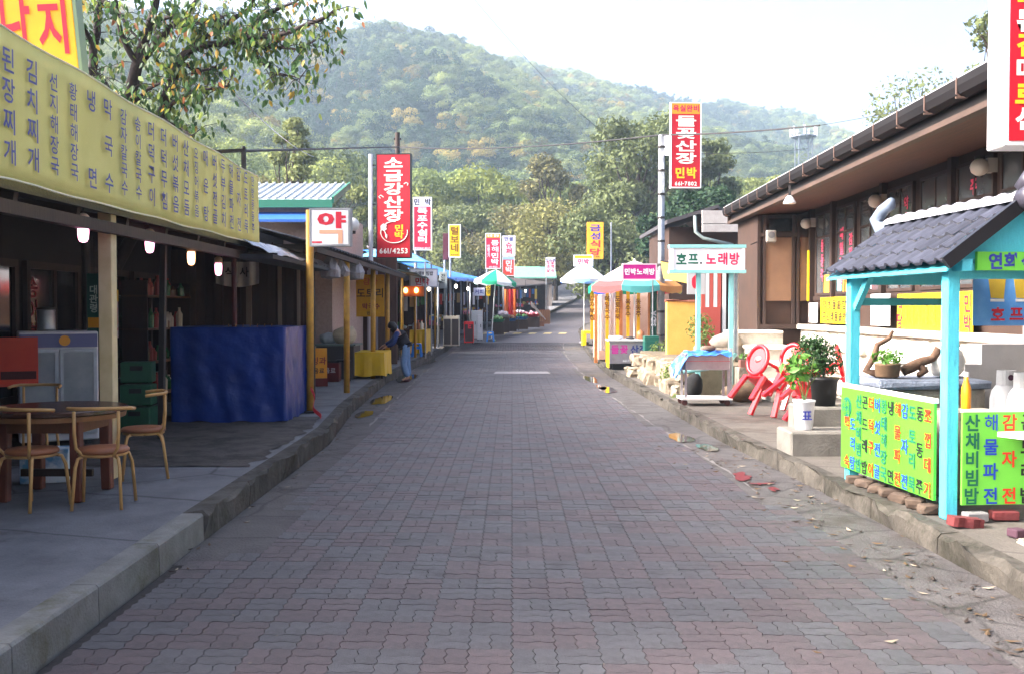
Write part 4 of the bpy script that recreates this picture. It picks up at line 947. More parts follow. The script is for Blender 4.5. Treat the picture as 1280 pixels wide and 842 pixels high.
w1.tube([(.3, -.09, 2.06), (.36, -.09, 2.1), (.42, -.09, 2.07), (.4, -.09, 2.02)], .014, 5); w1.tube([(-.28, -.09, 1.7), (-.36, -.09, 1.76), (-.42, -.09, 1.72), (-.37, -.09, 1.67)], .014, 5)
w1.build('rose_emblem', cream, s1, world=False)
MB().tube([(WX(463, Y), Y + .05, LP(Y)), (WX(464, Y), Y + .05, WZ(193, Y))], .065, 10).build('pole', M('white pole', (214, 216, 222), rough=.45), s1)
br = MB()
for z in (.3, 1.5, 2.6): br.bar((WX(464, Y), Y + .05, WZ(323, Y) + z), (WX(473, Y), Y + .02, WZ(323, Y) + z), .04)
br.build('bracket', darkmetal, s1)
def small_sign(label, px0, px1, py0, py1, Y, panel, frame, texts, rz=0, plates=(), pole=True, px_pole=None):
    """texts in fractions of the board"""
    w, h = WX(px1, Y) - WX(px0, Y), WZ(py0, Y) - WZ(py1, Y); tt = []
    for st, fx, fz, fs, m, kw in texts: tt.append((st, (fx - .5) * w, fz * h, fs * h, m, kw))
    pp = [((a - .5) * w, b * h, (c - .5) * w, d * h, m) for a, b, c, d, m in plates]
    s = sign('shop_sign', label, (WX((px0 + px1) / 2, Y), Y, WZ(py1, Y)), w, h, .14, rz, panel, frame, .03, tt, pp)
    if pole:
        xp = WX(px_pole, Y) if px_pole else WX(px0, Y) + .06
        MB().tube([(xp, Y + .14, LP(Y)), (xp, Y + .14, WZ(py0, Y))], .05, 8).build('pole', galv, s)
    return s
small_sign('crimson sign with white block letters on a blue headed white board', 517, 540, 247, 313, 36, M('crimson board', (196, 30, 62), rough=.5), signwhite, [('폭포수쉼터', .5, .47, .128, signwhite, dict(vert=True, bold=.03, sx=1.7, gap=1.06)), ('민', .2, .91, .13, blacktext, dict(bold=.03)), ('박', .8, .91, .13, blacktext, dict(bold=.03)), ('033)661-4327', .5, .035, .05, signwhite, {})], plates=[(.03, .82, .97, .99, M('pale lilac', (206, 206, 226)))])
small_sign('narrow yellow sign with brown brush letters in a white frame', 561, 576, 281, 322, 44, yellow, signwhite, [('털보네', .5, .55, .26, M('brown lettering', (110, 60, 20)), dict(vert=True, bold=.02, sx=1.1)), ('431-1201', .5, .08, .07, M('brown lettering'), {})])
small_sign('plain dark red signboard seen behind the narrow yellow sign', 554, 561, 292, 325, 47, M('dark maroon board', (88, 36, 48)), None, [])
small_sign('red guesthouse sign with large white letters and an orange head', 607, 626, 292, 336, 54, M('crimson board'), signwhite, [('동해민박', .62, .46, .165, signwhite, dict(vert=True, bold=.03, sx=1.5, gap=1.08)), ('민물고기', .2, .5, .09, signwhite, dict(vert=True, bold=.02)), ('661-4322', .5, .05, .06, signwhite, {}), ('토종 꿀닭', .5, .93, .08, signwhite, dict(bold=.02))], plates=[(.03, .87, .97, .99, orange)])
small_sign('white supermarket sign with crimson letters above an orange board', 628, 644, 295, 320, 55, signwhite, signwhite, [('만물', .5, .84, .24, navy, dict(bold=.02)), ('슈퍼', .5, .38, .3, M('crimson lettering', (190, 24, 80)), dict(vert=True, bold=.03, sx=1.2))], pole=False)
small_sign('orange red guesthouse board hung below the supermarket sign', 628, 643, 321, 345, 55, M('orange red board', (206, 66, 50), rough=.5), signwhite, [('민박', .55, .48, .34, signwhite, dict(vert=True, bold=.035, sx=1.2))], plates=[(.03, .84, .97, .99, M('pale blue band', (150, 190, 220)))])
small_sign('small white sign with crimson and blue lettering before the bend', 682, 694, 322, 345, 80, signwhite, None, [('장수촌', .5, .84, .2, navy, {}), ('닭백숙', .72, .5, .22, M('crimson lettering'), dict(vert=True, sx=.9)), ('토종닭', .28, .5, .22, M('crimson lettering'), dict(vert=True, sx=.9))])
small_sign('orange banner sign with violet and red letters beside a white post', 733.5, 754, 278, 324, 62, M('orange banner', (238, 172, 40), (232, 160, 34), rough=.6), None, [('금성', .5, .73, .2, M('violet lettering', (70, 50, 140)), dict(vert=True, bold=.03, sx=1.7, gap=1.1)), ('식당', .5, .3, .2, redtext, dict(vert=True, bold=.03, sx=1.7, gap=1.1)), ('661-4118', .5, .06, .07, M('brown lettering'), {})], px_pole=764)
small_sign('white and yellow board with red letters behind the blue parasol', 717, 741, 319, 333, 60, signwhite, signwhite, [('민박', .5, .4, .55, redtext, dict(bold=.03))], plates=[(.05, .7, .95, .97, yellow)], px_pole=740)
small_sign('white board with red and grey letters hanging under the green shop roof', 512, 547, 336, 359, 33, signwhite, galv, [('산채비빔밥', .5, .74, .24, blacktext, dict(sx=.9)), ('민박', .45, .3, .42, redtext, dict(bold=.035))], rz=R(8), pole=False)
small_sign('grey board with faint letters hanging behind the white one', 549, 559, 340, 361, 38, M('grey green board', (140, 150, 150)), None, [('간판', .5, .6, .28, blacktext, dict(vert=True))], pole=False)
small_sign('pale violet board hanging under the blue tarpaulin roof', 592, 606, 360, 370, 50, M('pale lilac'), None, [('커피', .5, .5, .6, bluetext, {})], pole=False)
small_sign('little yellow board hanging beside the parasol pole', 608, 613, 354, 370, 48, yellow, None, [('오뎅', .5, .5, .35, blacktext, dict(vert=True))], pole=False)
# two lamps in an orange box by the green roof
lb_ = thing('lamp_box', 'orange wooden lamp box with two glowing bulbs over the second yellow counter', 'lamp', (WX(516, 32), 32, WZ(371, 32)))
MB().box((-.36, .0, 0), (.36, .1, .34)).build('box', M('orange brown panel', (160, 84, 30), rough=.6), lb_, world=False, bevel=.01)
for x in (-.22, .12): MB().blob((x, -.06, .2), (.07, .06, .09), 2, 0).build('bulb', M('glow amber strong', (255, 190, 90), emit=2.2), lb_, world=False, smooth=True)
MB().tube([(-.3, .05, .34), (-.3, .05, .7)], .01, 5).build('hanger', darkmetal, lb_, world=False); MB().tube([(.3, .05, .34), (.3, .05, .7)], .01, 5).build('hanger', darkmetal, lb_, world=False)
# ---------------------------------------------------------------- goods along the left kerb
b2 = cloth_table('cloth_table', 'tall yellow covered counter with bottles beyond the blue stool', -3.62, -3.05, 35.2, 37.6, LP(36), .86, yt)
for i, (dx, c, nm) in enumerate([(.12, (220, 220, 226), 'white plastic bottle standing on the tall yellow counter'), (.26, (150, 96, 60), 'brown bottle standing on the tall yellow counter'), (.38, (210, 200, 180), 'cream bottle standing on the tall yellow counter')]):
    t = thing('bottle', nm, 'bottle', (-3.6 + dx, 35.5, LP(36) + .865)); MB().lathe((0, 0, 0), [(.06, 0), (.065, .02), (.065, .2), (.025, .27), (.025, .31)], 12).build('body', M('bottle %d' % i, c, rough=.3), t, world=False, smooth=True); MB().lathe((0, 0, 0), [(.03, .31), (.03, .34)], 10).build('cap', redtext, t, world=False)
def stool(label, x, Y, c=(40, 130, 214)):
    t = thing('plastic_stool', label, 'stool', (x, Y, LP(Y)), group='blue plastic stools on the left pavement'); m = M('stool blue', c, rough=.4)
    s = MB(); s.box((-.14, -.14, .42), (.14, .14, .455)); s.build('seat', m, t, world=False, bevel=.015)
    for a in (-1, 1):
        for b in (-1, 1): MB().bar((a * .155, b * .155, 0), (a * .115, b * .115, .42), .06, .06, up=(0, 1, 0)).build('leg', m, t, world=False)
    for a in (-1, 1): MB().box((-.1, a * .125 - .01, .26), (.1, a * .125 + .01, .34)).build('apron', m, t, world=False)
stool('bright blue plastic stool beside the tall yellow counter', WX(521, 33.6), 33.6); stool('blue plastic stool beyond the green and white parasol', WX(613, 45), 45)
def cabinet(name, label, cat, px0, px1, py0, py1, Y, dep, mat, doors=1, dm=None):
    x0, x1 = WX(px0, Y), WX(px1, Y); z1 = WZ(py0, Y); zb = LP(Y); t = thing(name, label, cat, ((x0 + x1) / 2, Y + dep / 2, zb))
    MB().box((x0, Y, zb + .04), (x1, Y + dep, z1)).build('body', mat, t, bevel=.012)
    for k in range(doors):
        a = x0 + (x1 - x0) * k / doors + .03; b = x0 + (x1 - x0) * (k + 1) / doors - .03
        d = MB().box((a, Y - .02, zb + .1), (b, Y - .003, z1 - .12)).build('door', dm or mat, t, bevel=.004); MB().box((b - .06, Y - .04, (zb + z1) / 2), (b - .03, Y - .021, (zb + z1) / 2 + .15)).build('handle', darkmetal, d)
    for a in (x0 + .05, x1 - .05): MB().box((a - .03, Y + .05, zb), (a + .03, Y + dep - .05, zb + .04)).build('foot', blackp, t)
    return t
cream_m = M('cream enamel', (186, 180, 164), (164, 156, 140), rough=.45, scale=4)
cabinet('stove', 'grey enamel gas range with dark oven doors under the green roof', 'stove', 554, 574, 395, 419, 41.2, .5, cream_m, 2, M('oven dark', (44, 42, 44), rough=.3))
cabinet('cupboard', 'white cupboard with shelves behind the red box', 'cupboard', 589, 603, 388, 404, 47, .5, M('fridge white'), 2)
rb = cabinet('letter_box', 'small red illuminated box with a white letter on the pavement', 'box', 580, 592, 402, 413, 43.5, .35, M('glossy red', (200, 30, 36), rough=.3), 1, M('dark box', (50, 30, 34)))
tx = MB(); put(tx, 'E', (WX(587, 43.5), 43.48, WZ(407.5, 43.5)), (1, 0, 0), (0, 0, 1), .3, bold=.04, lift=.012); tx.build('lettering', redtext, rb)
cabinet('drinks_cooler', 'low white drinks cooler standing beside the parasol pole', 'cooler', 596, 603, 393, 405, 45.6, .4, M('fridge white'), 1)
# market goods: heaps in basins
def basin(label, px, py, Y, r, c, gc, n=14, seed=0):
    z = WZ(py, Y); z0 = LP(Y); x = WX(px, Y); t = thing('goods_basin', label, 'basin', (x, Y, z0), group='basins of goods before the blue-roofed shops')
    h = max(.3, z - z0)
    MB().box((-r * .9, -r * .7, 0), (r * .9, r * .7, h - .16)).build('stand', darkwood, t, world=False)
    MB().lathe((0, 0, h - .158), [(r * .7, 0), (r, .14), (r * 1.04, .15), (r * .98, .13)], 20).build('basin', M('basin ' + str(c), c, rough=.4), t, world=False, smooth=True)
    q = random.Random(seed); hp = MB()
    for k in range(n):
        a = q.uniform(0, 6.28); d = q.random() * r * .75; hp.blob((d * math.cos(a), d * math.sin(a), h + .02 + .1 * (1 - d / r)), q.uniform(.07, .12), 1, .2, k + seed)
    hp.build('goods', M('goods ' + str(gc), gc, tuple(int(v * .7) for v in gc), rough=.7, scale=9), t, world=False)
basin('white heap of wrapped goods in a red basin before the low blue roof', 648, 391, 58, .5, (190, 40, 50), (216, 216, 226), seed=1)
basin('green vegetables in a blue basin before the low blue roof', 650, 396, 57, .5, (40, 120, 200), (70, 120, 60), seed=2)
basin('pink bundles in a red basin before the low blue roof', 664, 393, 60, .55, (200, 40, 60), (220, 170, 180), seed=3)
basin('pale bundles in a white basin behind the parasol pole', 628, 393, 53, .42, (220, 220, 220), (190, 180, 190), seed=4)
basin('brown nuts in a blue basin beside the red curtain stand', 637, 398, 54.5, .42, (50, 130, 200), (120, 84, 50), seed=5)
basin('green bundles in a green basin under the parasol', 622, 399, 50.5, .36, (60, 150, 110), (110, 150, 90), seed=6)
ct = thing('cloth_rack', 'orange and red cloths hanging on a rack before the shop', 'rack', (WX(637, 55.5), 55.5, LP(55)))
for k, (c, w) in enumerate((((214, 110, 40), .28), ((186, 24, 34), .26), ((214, 110, 40), .14))):
    MB().grid(lambda u, v: (-.36 + k * .29 + w * u, .05 * math.sin(u * 9 + k), .8 + 1.5 * v), 6, 4).build('cloth', M('hung cloth %d' % (k % 2), c, rough=.8), ct, world=False, solid=.01)
for x in (-.4, .5): MB().tube([(x, 0, 0), (x, 0, 2.35)], .025, 6).build('upright', darkmetal, ct, world=False)
MB().tube([(-.4, 0, 2.33), (.5, 0, 2.33)], .02, 6).build('rail', darkmetal, ct, world=False)
bn2 = thing('wooden_bin', 'slatted wooden bin at the corner post of the low blue roof', 'bin', (WX(680, 65), 65, LP(65)))
for k in range(6): MB().box((-.36 + k * .125, -.3, .0), (-.27 + k * .125, -.26, .95)).build('slat', wood, bn2, world=False)
MB().box((-.38, -.255, .04), (.4, .3, .9)).build('body', M('straw mat', (170, 140, 90), (150, 120, 76), rough=.9, scale=8), bn2, world=False)
sheet_ = thing('white_sheet', 'white plastic sheet thrown over goods at the low blue roofed shop', 'sheet', (WX(668, 61), 61, LP(61)))
MB().grid(lambda u, v: (-.2 + .9 * u, .8 * v, .25 + (1.3 - 1.1 * u) * (1 - .2 * v) + .09 * mnoise.noise(V3((u * 5, v * 5, 8)))), 12, 8).build('sheet', pw, sheet_, world=False, solid=.01)
MB().box((-.15, .05, 0), (.6, .75, .3)).build('crate', wood, sheet_, world=False)
# ---------------------------------------------------------------- tables of wares inside the open shops
def ware_table(label, Y, dx, w, d, cols, seed, h=.75, rack=False):
    x = fr1(Y) - dx; z0 = LP(Y); t = thing('ware_table', label, 'table', (x, Y, z0), group='tables of wares in the open shops'); q = random.Random(seed)
    MB().box((-w / 2, -d / 2, h - .04), (w / 2, d / 2, h)).build('table_top', wood, t, world=False)
    for a in (-1, 1):
        for b in (-1, 1): MB().box((a * (w / 2 - .05) - .025, b * (d / 2 - .05) - .025, 0), (a * (w / 2 - .05) + .025, b * (d / 2 - .05) + .025, h - .04)).build('leg', darkwood, t, world=False)
    gd = MB(); n = int(w * d * 26)
    for k in range(n):
        gd.cur = q.randrange(len(cols)); px_, py_ = q.uniform(-w / 2 + .08, w / 2 - .08), q.uniform(-d / 2 + .08, d / 2 - .08); s = q.uniform(.05, .1); hh = q.uniform(.08, .28)
        if q.random() < .5: gd.box((px_ - s, py_ - s * .8, h), (px_ + s, py_ + s * .8, h + hh))
        elif q.random() < .6: gd.lathe((px_, py_, h), [(s * .8, 0), (s * .8, hh * .8), (s * .35, hh)], 8)
        else: gd.blob((px_, py_, h + s * .7), (s * 1.2, s, s * .9), 1, .2, k)
    if rack:
        for k in range(int(w / .22)):
            gd.cur = q.randrange(len(cols)); xx = -w / 2 + .1 + k * .22; ll = q.uniform(.35, .8); gd.box((xx, d / 2 - .02, 2.1 - ll), (xx + q.uniform(.1, .18), d / 2 + .03, 2.1))
        for a in (-w / 2, w / 2): MB().tube([(a, d / 2, h), (a, d / 2, 2.12)], .02, 6).build('upright', darkmetal, t, world=False)
        MB().tube([(-w / 2, d / 2, 2.12), (w / 2, d / 2, 2.12)], .015, 6).build('rail', darkmetal, t, world=False)
    gd.build('wares', [M('ware ' + str(c), c, rough=.55) for c in cols], t, world=False, kind='stuff')
C1 = [(206, 60, 50), (226, 190, 80), (214, 214, 214), (60, 110, 180), (96, 66, 46)]; C2 = [(190, 150, 90), (120, 80, 50), (206, 206, 196), (70, 120, 70)]; C3 = [(214, 120, 150), (226, 226, 230), (90, 140, 200), (190, 60, 60), (70, 70, 80)]
for i, (lb, Y, dx, w, d, cols, h, rk_) in enumerate([('table of jars and packets between the yellow pipes of the green roofed shop', 31.0, .95, 1.3, .7, C1, .8, True), ('dark table of jars behind the tall yellow counter', 39.0, .95, 1.5, .6, C2, .8, True),
    ('table of pale packets inside the long blue roofed shop by the enamel range', 43.6, .75, 1.2, .7, C3, .8, False), ('table with hanging packets inside the long blue roofed shop behind the parasol', 48.5, .8, 1.7, .8, C1, .8, True), ('table of bundles at the far post of the long blue roofed shop', 53.0, .85, 1.7, .8, C2, .7, True),
    ('bright packets on a table inside the low blue roofed shop', 59.5, .8, 1.9, .9, C3, .8, True), ('bright packets hung above the heaps of the low blue roofed shop', 63.5, .7, 2.2, .9, C1, .85, True), ('wares on a table in the dark roofed far shop', 71.5, .2, 2.4, 1.0, C3, .9, True), ('wares at the corner of the dark roofed far shop', 76.0, .2, 2.4, 1.0, C1, .9, True)]): ware_table(lb, Y, dx, w, d, cols, 40 + i, h, rk_)
for (px, py, Y, lb) in ((536, 361, 34, 'small white bulb glowing under the green shop roof'), (570, 358, 42.5, 'small white bulb glowing under the near end of the long blue roof'), (585, 361, 46, 'small white bulb glowing beside the parasol under the long blue roof'), (657, 364, 61, 'small white bulb glowing under the low blue roof')):
    p = W(px, py, Y); t = thing('hanging_bulb', lb, 'lamp', p, group='bulbs in the far shops'); MB().blob((0, 0, 0), (.06, .06, .09), 2, 0).build('bulb', M('glow white', (255, 240, 220), emit=2.0), t, world=False, smooth=True); MB().tube([(0, 0, .09), (0, 0, .09 + max(.1, LP(Y) + 2.75 - p.z))], .012, 5).build('cord', blackp, t, world=False)
# ---------------------------------------------------------------- parasols
def parasol(label, px, Y, zedge, ztip, rad, cols, base_z, segs=8, tilt=(0, 0), rot=0.2, drop=.16, edge=None):
    x = WX(px, Y); t = thing('parasol', label, 'parasol', (x, Y, base_z), rx=tilt[0], ry=tilt[1]); H = ztip - base_z; E = zedge - base_z
    for k in range(segs):
        a0, a1 = rot + 2 * math.pi * k / segs, rot + 2 * math.pi * (k + 1) / segs; mb = MB()
        def fn(u, v):
            a = a0 + (a1 - a0) * v; r = rad * u * (1 - .05 * math.sin(math.pi * v) * u); z = H - (H - E) * (u ** 1.25) - .05 * math.sin(math.pi * v) * u * .6
            return (r * math.cos(a), r * math.sin(a), z)
        mb.grid(fn, 6, 4)
        def fl(u, v):
            p = fn(1, v); return (p[0] * (1 - .0 * u), p[1], p[2] - drop * u * (.75 + .25 * math.sin(math.pi * v)))
        mb.grid(fl, 1, 4)
        if edge: mb.mi = [1 if (f[0] // 5) % 7 >= 5 or i >= 24 else 0 for i, f in enumerate(mb.f)]
        mb.build('canopy_panel', [cols[k % len(cols)], edge[k % len(edge)]] if edge else cols[k % len(cols)], t, world=False, smooth=False)
    MB().tube([(0, 0, 0), (0, 0, H + .06)], .022, 8).build('pole', white, t, world=False)
    for k in range(segs):
        a = rot + 2 * math.pi * k / segs; MB().tube([(0, 0, H - .03), (rad * .55 * math.cos(a), rad * .55 * math.sin(a), H - (H - E) * .55 ** 1.25 - .03), (rad * math.cos(a), rad * math.sin(a), E - .01)], .007, 4).build('rib', galv, t, world=False)
    MB().lathe((0, 0, 0), [(.2, 0), (.22, .03), (.2, .09), (.05, .12)], 14).build('base', M('grey base', (120, 120, 122)), t, world=False)
    return t
pc = lambda nm, c: M('parasol ' + nm, c, rough=.6, trans=.35)
wh = pc('white', (230, 232, 236)); gn = pc('green', (24, 160, 120)); bl = pc('blue', (50, 100, 214)); lb2 = pc('light blue', (150, 200, 240)); rd = pc('red', (214, 84, 84)); ylw = pc('yellow', (232, 200, 110)); pk = pc('pink white', (236, 216, 214)); tl = pc('teal', (90, 176, 176)); orn = pc('orange', (230, 160, 90))
parasol('green and white parasol with a leaning pole before the blue tarpaulin roof', 614, 45.5, WZ(352, 45.5), WZ(337, 45.5), .98, [wh, gn], LP(45.5), 8, tilt=(0, R(4)), rot=.1)
# ---------------------------------------------------------------- the woman bending over the yellow table
def skin(verts, edges, radii, name, mat, parent, root=0, sub=1):
    me = bpy.data.meshes.new(name); me.from_pydata([tuple(v) for v in verts], edges, []); o = bpy.data.objects.new(name, me)
    md = o.modifiers.new('skin', 'SKIN'); md.use_smooth_shade = True; sv = me.skin_vertices[0].data
    for i, r in enumerate(radii): sv[i].radius = (r, r) if not isinstance(r, tuple) else r; sv[i].use_root = (i == root)
    s2_ = o.modifiers.new('sub', 'SUBSURF'); s2_.levels = sub; s2_.render_levels = sub
    m2 = evaluated_mesh(o)
    bpy.data.objects.remove(o); bpy.data.meshes.remove(me)
    m2.name = name; m2.materials.clear(); m2.materials.append(mat); m2.polygons.foreach_set('use_smooth', [True] * len(m2.polygons))
    n = bpy.data.objects.new(name, m2); COL.objects.link(n); n.parent = parent; MW[n.name] = MW[parent.name]; return n
PX, PY = WX(507, 24.6), 24.6
wm = thing('person', 'person in blue jeans and dark vest bending forward over the yellow table', 'person', (PX, PY, 0.0))
# local frame: x right, y away from the camera; she leans to the left towards the table
J = {'pel': (0, 0, .84), 'waist': (-.04, 0, .985), 'chest': (-.17, -.01, 1.16), 'neck': (-.27, -.02, 1.28), 'head': (-.345, -.04, 1.335), 'top': (-.39, -.05, 1.41),
     'hl': (.0, .09, .80), 'kl': (.03, .10, .44), 'al': (.06, .11, .09), 'tl': (-.08, .11, .04), 'hr': (.02, -.09, .80), 'kr': (-.05, -.12, .46), 'ar': (.06, -.13, .09), 'tr': (-.08, -.15, .04),
     'sl': (-.21, .17, 1.2), 'el': (-.36, .2, .99), 'wl': (-.53, .14, .9), 'sr': (-.2, -.19, 1.19), 'er': (-.27, -.24, .94), 'wr': (-.44, -.2, .87)}
names = list(J); vv = [J[k] for k in names]; ix = {k: i for i, k in enumerate(names)}
ed = [('pel', 'waist'), ('waist', 'chest'), ('chest', 'neck'), ('neck', 'head'), ('head', 'top'), ('pel', 'hl'), ('hl', 'kl'), ('kl', 'al'), ('al', 'tl'), ('pel', 'hr'), ('hr', 'kr'), ('kr', 'ar'), ('ar', 'tr'), ('chest', 'sl'), ('sl', 'el'), ('el', 'wl'), ('chest', 'sr'), ('sr', 'er'), ('er', 'wr')]
rad = {'pel': .11, 'waist': .105, 'chest': .115, 'neck': .05, 'head': .088, 'top': .06, 'hl': .085, 'kl': .058, 'al': .04, 'tl': .035, 'hr': .085, 'kr': .058, 'ar': .04, 'tr': .035, 'sl': .05, 'el': .04, 'wl': .028, 'sr': .05, 'er': .04, 'wr': .028}
ee = [(ix[a], ix[b]) for a, b in ed]; rr = [rad[k] for k in names]
for w, s in (('wl', 1), ('wr', -1)):          # palm and five fingers
    p = V3(J[w]); d = V3((-1, -.1, -.45)).normalized(); side = V3((0, 1, 0)) * s
    pal = p + d * .06; vv.append(pal); rr.append(.026); pi_ = len(vv) - 1; ee.append((ix[w], pi_))
    for k, (o_, ln) in enumerate(((-.03, .055), (-.01, .07), (.01, .075), (.03, .065))):
        a = pal + d * .035 + side * o_; b = a + d * ln * .5 + V3((0, 0, -.01)); c = b + d * ln * .4 + V3((0, 0, -.02)); n0 = len(vv); vv += [a, b, c]; rr += [.0095, .009, .008]; ee += [(pi_, n0), (n0, n0 + 1), (n0 + 1, n0 + 2)]
    a = p + d * .03 - side * .03; b = a + d * .04 - side * .01; n0 = len(vv); vv += [a, b]; rr += [.011, .009]; ee += [(pi_, n0), (n0, n0 + 1)]
skinm = M('skin', (176, 130, 106), rough=.6)
skin(vv, ee, rr, 'body', skinm, wm)
jm = M('blue jeans', (112, 142, 178), (86, 116, 156), rough=.85, scale=9)
skin([J['waist'], J['pel'], J['hl'], J['kl'], (.06, .11, .11), J['hr'], J['kr'], (.06, -.13, .11)], [(0, 1), (1, 2), (2, 3), (3, 4), (1, 5), (5, 6), (6, 7)], [.125, .135, .105, .085, .085, .105, .085, .085], 'jeans', jm, wm, 1)
skin([(-.015, 0, .92), J['waist'], (-.11, -.005, 1.08), J['chest'], (-.23, -.015, 1.235)], [(0, 1), (1, 2), (2, 3), (3, 4)], [(.15, .17), (.15, .17), (.155, .18), (.15, .185), (.08, .1)], 'vest', M('black vest', (34, 32, 42), (24, 22, 30), rough=.8), wm, 1)
for a, b, c in (('sl', 'el', 'wl'), ('sr', 'er', 'wr')): skin([J['chest'], J[a], J[b], J[c]], [(0, 1), (1, 2), (2, 3)], [.07, .076, .062, .045], 'sleeve', M('blue sleeve', (44, 66, 120), (34, 52, 98), rough=.8), wm)
hr = MB(); hr.blob((-.335, -.035, 1.375), (.112, .11, .1), 2, .1, 3); hr.blob((-.285, -.03, 1.31), (.09, .108, .12), 2, .15, 5); hr.build('hair', M('black hair', (26, 20, 18), rough=.5), wm, world=False, smooth=True)
fc = MB(); hd = V3(J['head'])
for s in (-1, 1): fc.blob(hd + V3((-.075, s * .034 - .01, .0)), (.012, .014, .009), 1, 0); 
fc.build('eyes', blacktext, wm, world=False); MB().blob(hd + V3((-.092, -.01, -.03)), (.018, .014, .02), 1, 0).build('nose', skinm, wm, world=False, smooth=True); MB().blob(hd + V3((-.08, -.01, -.062)), (.01, .026, .008), 1, 0).build('mouth', M('lips', (140, 70, 66)), wm, world=False)
for s, k in ((1, 'l'), (-1, 'r')):
    a = V3(J['a' + k]); sh = MB(); sh.blob((a.x - .05, a.y, .04), (.115, .045, .04), 2, 0); sh.build('shoe', M('dark red shoe', (70, 34, 34), rough=.5), wm, world=False, smooth=True)
# ================================================================ RIGHT SIDE OF THE STREET
# ---------------------------------------------------------------- long tavern with the wide wooden eave (local frame: y along the wall)
RZB = -.027
tv = thing('tavern', 'long brown tavern with a deep wooden eave above a pale stone plinth', 'tavern', (0, 0, 0), RZB)
def tl_(px, Yc, X): return X
EX, WXL = 4.365, 5.75
E0, E1 = 3.2, 23.4
soff = M('reddish soffit boards', (82, 42, 28), (58, 30, 21), rough=.7, scale=3, stretch=(6, .4, 1), bump=.15)
brownw = M('brown plaster', (58, 38, 28), (44, 29, 22), rough=.8, scale=2.5)
tan = M('tan panel', (122, 92, 70), (104, 78, 60), rough=.7, scale=2.5)
post_m = M('dark brown post', (58, 42, 36), (44, 32, 28), rough=.65, scale=5, stretch=(1, 1, .3))
L_ = dict(world=False)
roof = MB(); roof.prism([(EX + .05, E0, 4.10), (EX + .05, E0, 4.18), (9.5, E0, 5.75), (9.5, E0, 5.67)], (0, E1 - E0, 0)); rfo = roof.build('roof', M('dark slate roof', (66, 64, 68), rough=.6), tv, **L_)
gt = MB(); prof = [(EX + .1, 3.95), (EX + .02, 3.93), (EX - .05, 3.97), (EX - .075, 4.05), (EX - .07, 4.13), (EX - .055, 4.13), (EX - .06, 4.06), (EX - .035, 3.99), (EX + .03, 3.955), (EX + .1, 3.965)]
gt.prism([(x, E0, z) for x, z in prof], (0, E1 - E0 + .1, 0)); gut_o = gt.build('gutter', M('dark painted gutter', (26, 23, 25), (17, 15, 17), rough=.7, spec=.2, scale=3, stretch=(1, .3, 1)), tv, **L_)
MB().box((EX - .06, E0, 4.131), (EX + .05, E1 + .05, 4.15)).build('drip_edge', M('pale drip edge', (190, 192, 196), rough=.4, metal=.5), tv, **L_)
for k in range(24):
    y = 3.6 + k * .85; b = MB(); b.box((EX - .083, y, 3.97), (EX - .074, y + .025, 4.14)); b.box((EX - .083, y, 3.925), (EX + .04, y + .025, 3.945)); b.bar((EX - .079, y + .012, 3.975), (EX - .03, y + .012, 3.935), .025, .01); b.build('gutter_bracket', M('rusty bracket', (96, 76, 68), rough=.6), gut_o, **L_)
MB().box((EX + .1, E0, 3.82), (EX + .14, E1, 4.09)).build('fascia', M('black brown fascia', (26, 21, 20), (18, 15, 14), rough=.6, scale=4), tv, **L_)
MB().box((EX + .04, E0, 3.755), (EX + .16, E1 + .02, 3.82)).build('edge_board', M('worn edge board', (78, 60, 52), (52, 40, 35), rough=.7, scale=3, stretch=(1, .3, 1)), tv, **L_)
nb = 7; bw_ = (WXL - EX - .16) / nb
for k in range(nb):
    x0 = EX + .16 + k * bw_; z = 3.77 + .014 * k; MB().box((x0 + .003, E0, z), (x0 + bw_ - .003, E1 - .02, z + .02)).build('soffit_board', soff, tv, **L_)
MB().box((EX + .04, E1 - .02, 3.76), (WXL + 4, E1 + .06, 4.1)).build('end_fascia', post_m, tv, **L_)
MB().box((WXL, E0, 1.45), (WXL + .2, 21.2, 3.86)).build('wall', brownw, tv, **L_)
MB().box((4.6, 21.2, .9), (9.5, 23.2, 3.76)).build('wing_wall', brownw, tv, **L_)
# wing facing the street end: panel, posts, rail, window strip
MB().box((4.78, 21.15, 1.95), (5.32, 21.195, 3.28)).build('wall_panel', tan, tv, **L_)
MB().box((5.5, 21.15, 1.95), (5.72, 21.195, 3.28)).build('wall_panel', tan, tv, **L_)
for x in (4.6, 4.72, 5.33, 5.42): MB().box((x, 21.13, 1.35), (x + .06, 21.19, 3.75)).build('timber', post_m, tv, **L_)
MB().box((4.6, 21.12, 3.3), (5.75, 21.185, 3.38)).build('rail', post_m, tv, **L_); MB().box((4.6, 21.12, 1.36), (5.75, 21.185, 1.46)).build('rail', post_m, tv, **L_)
MB().box((4.85, 21.14, 3.42), (5.32, 21.192, 3.68)).build('high_window', glassd, tv, **L_)
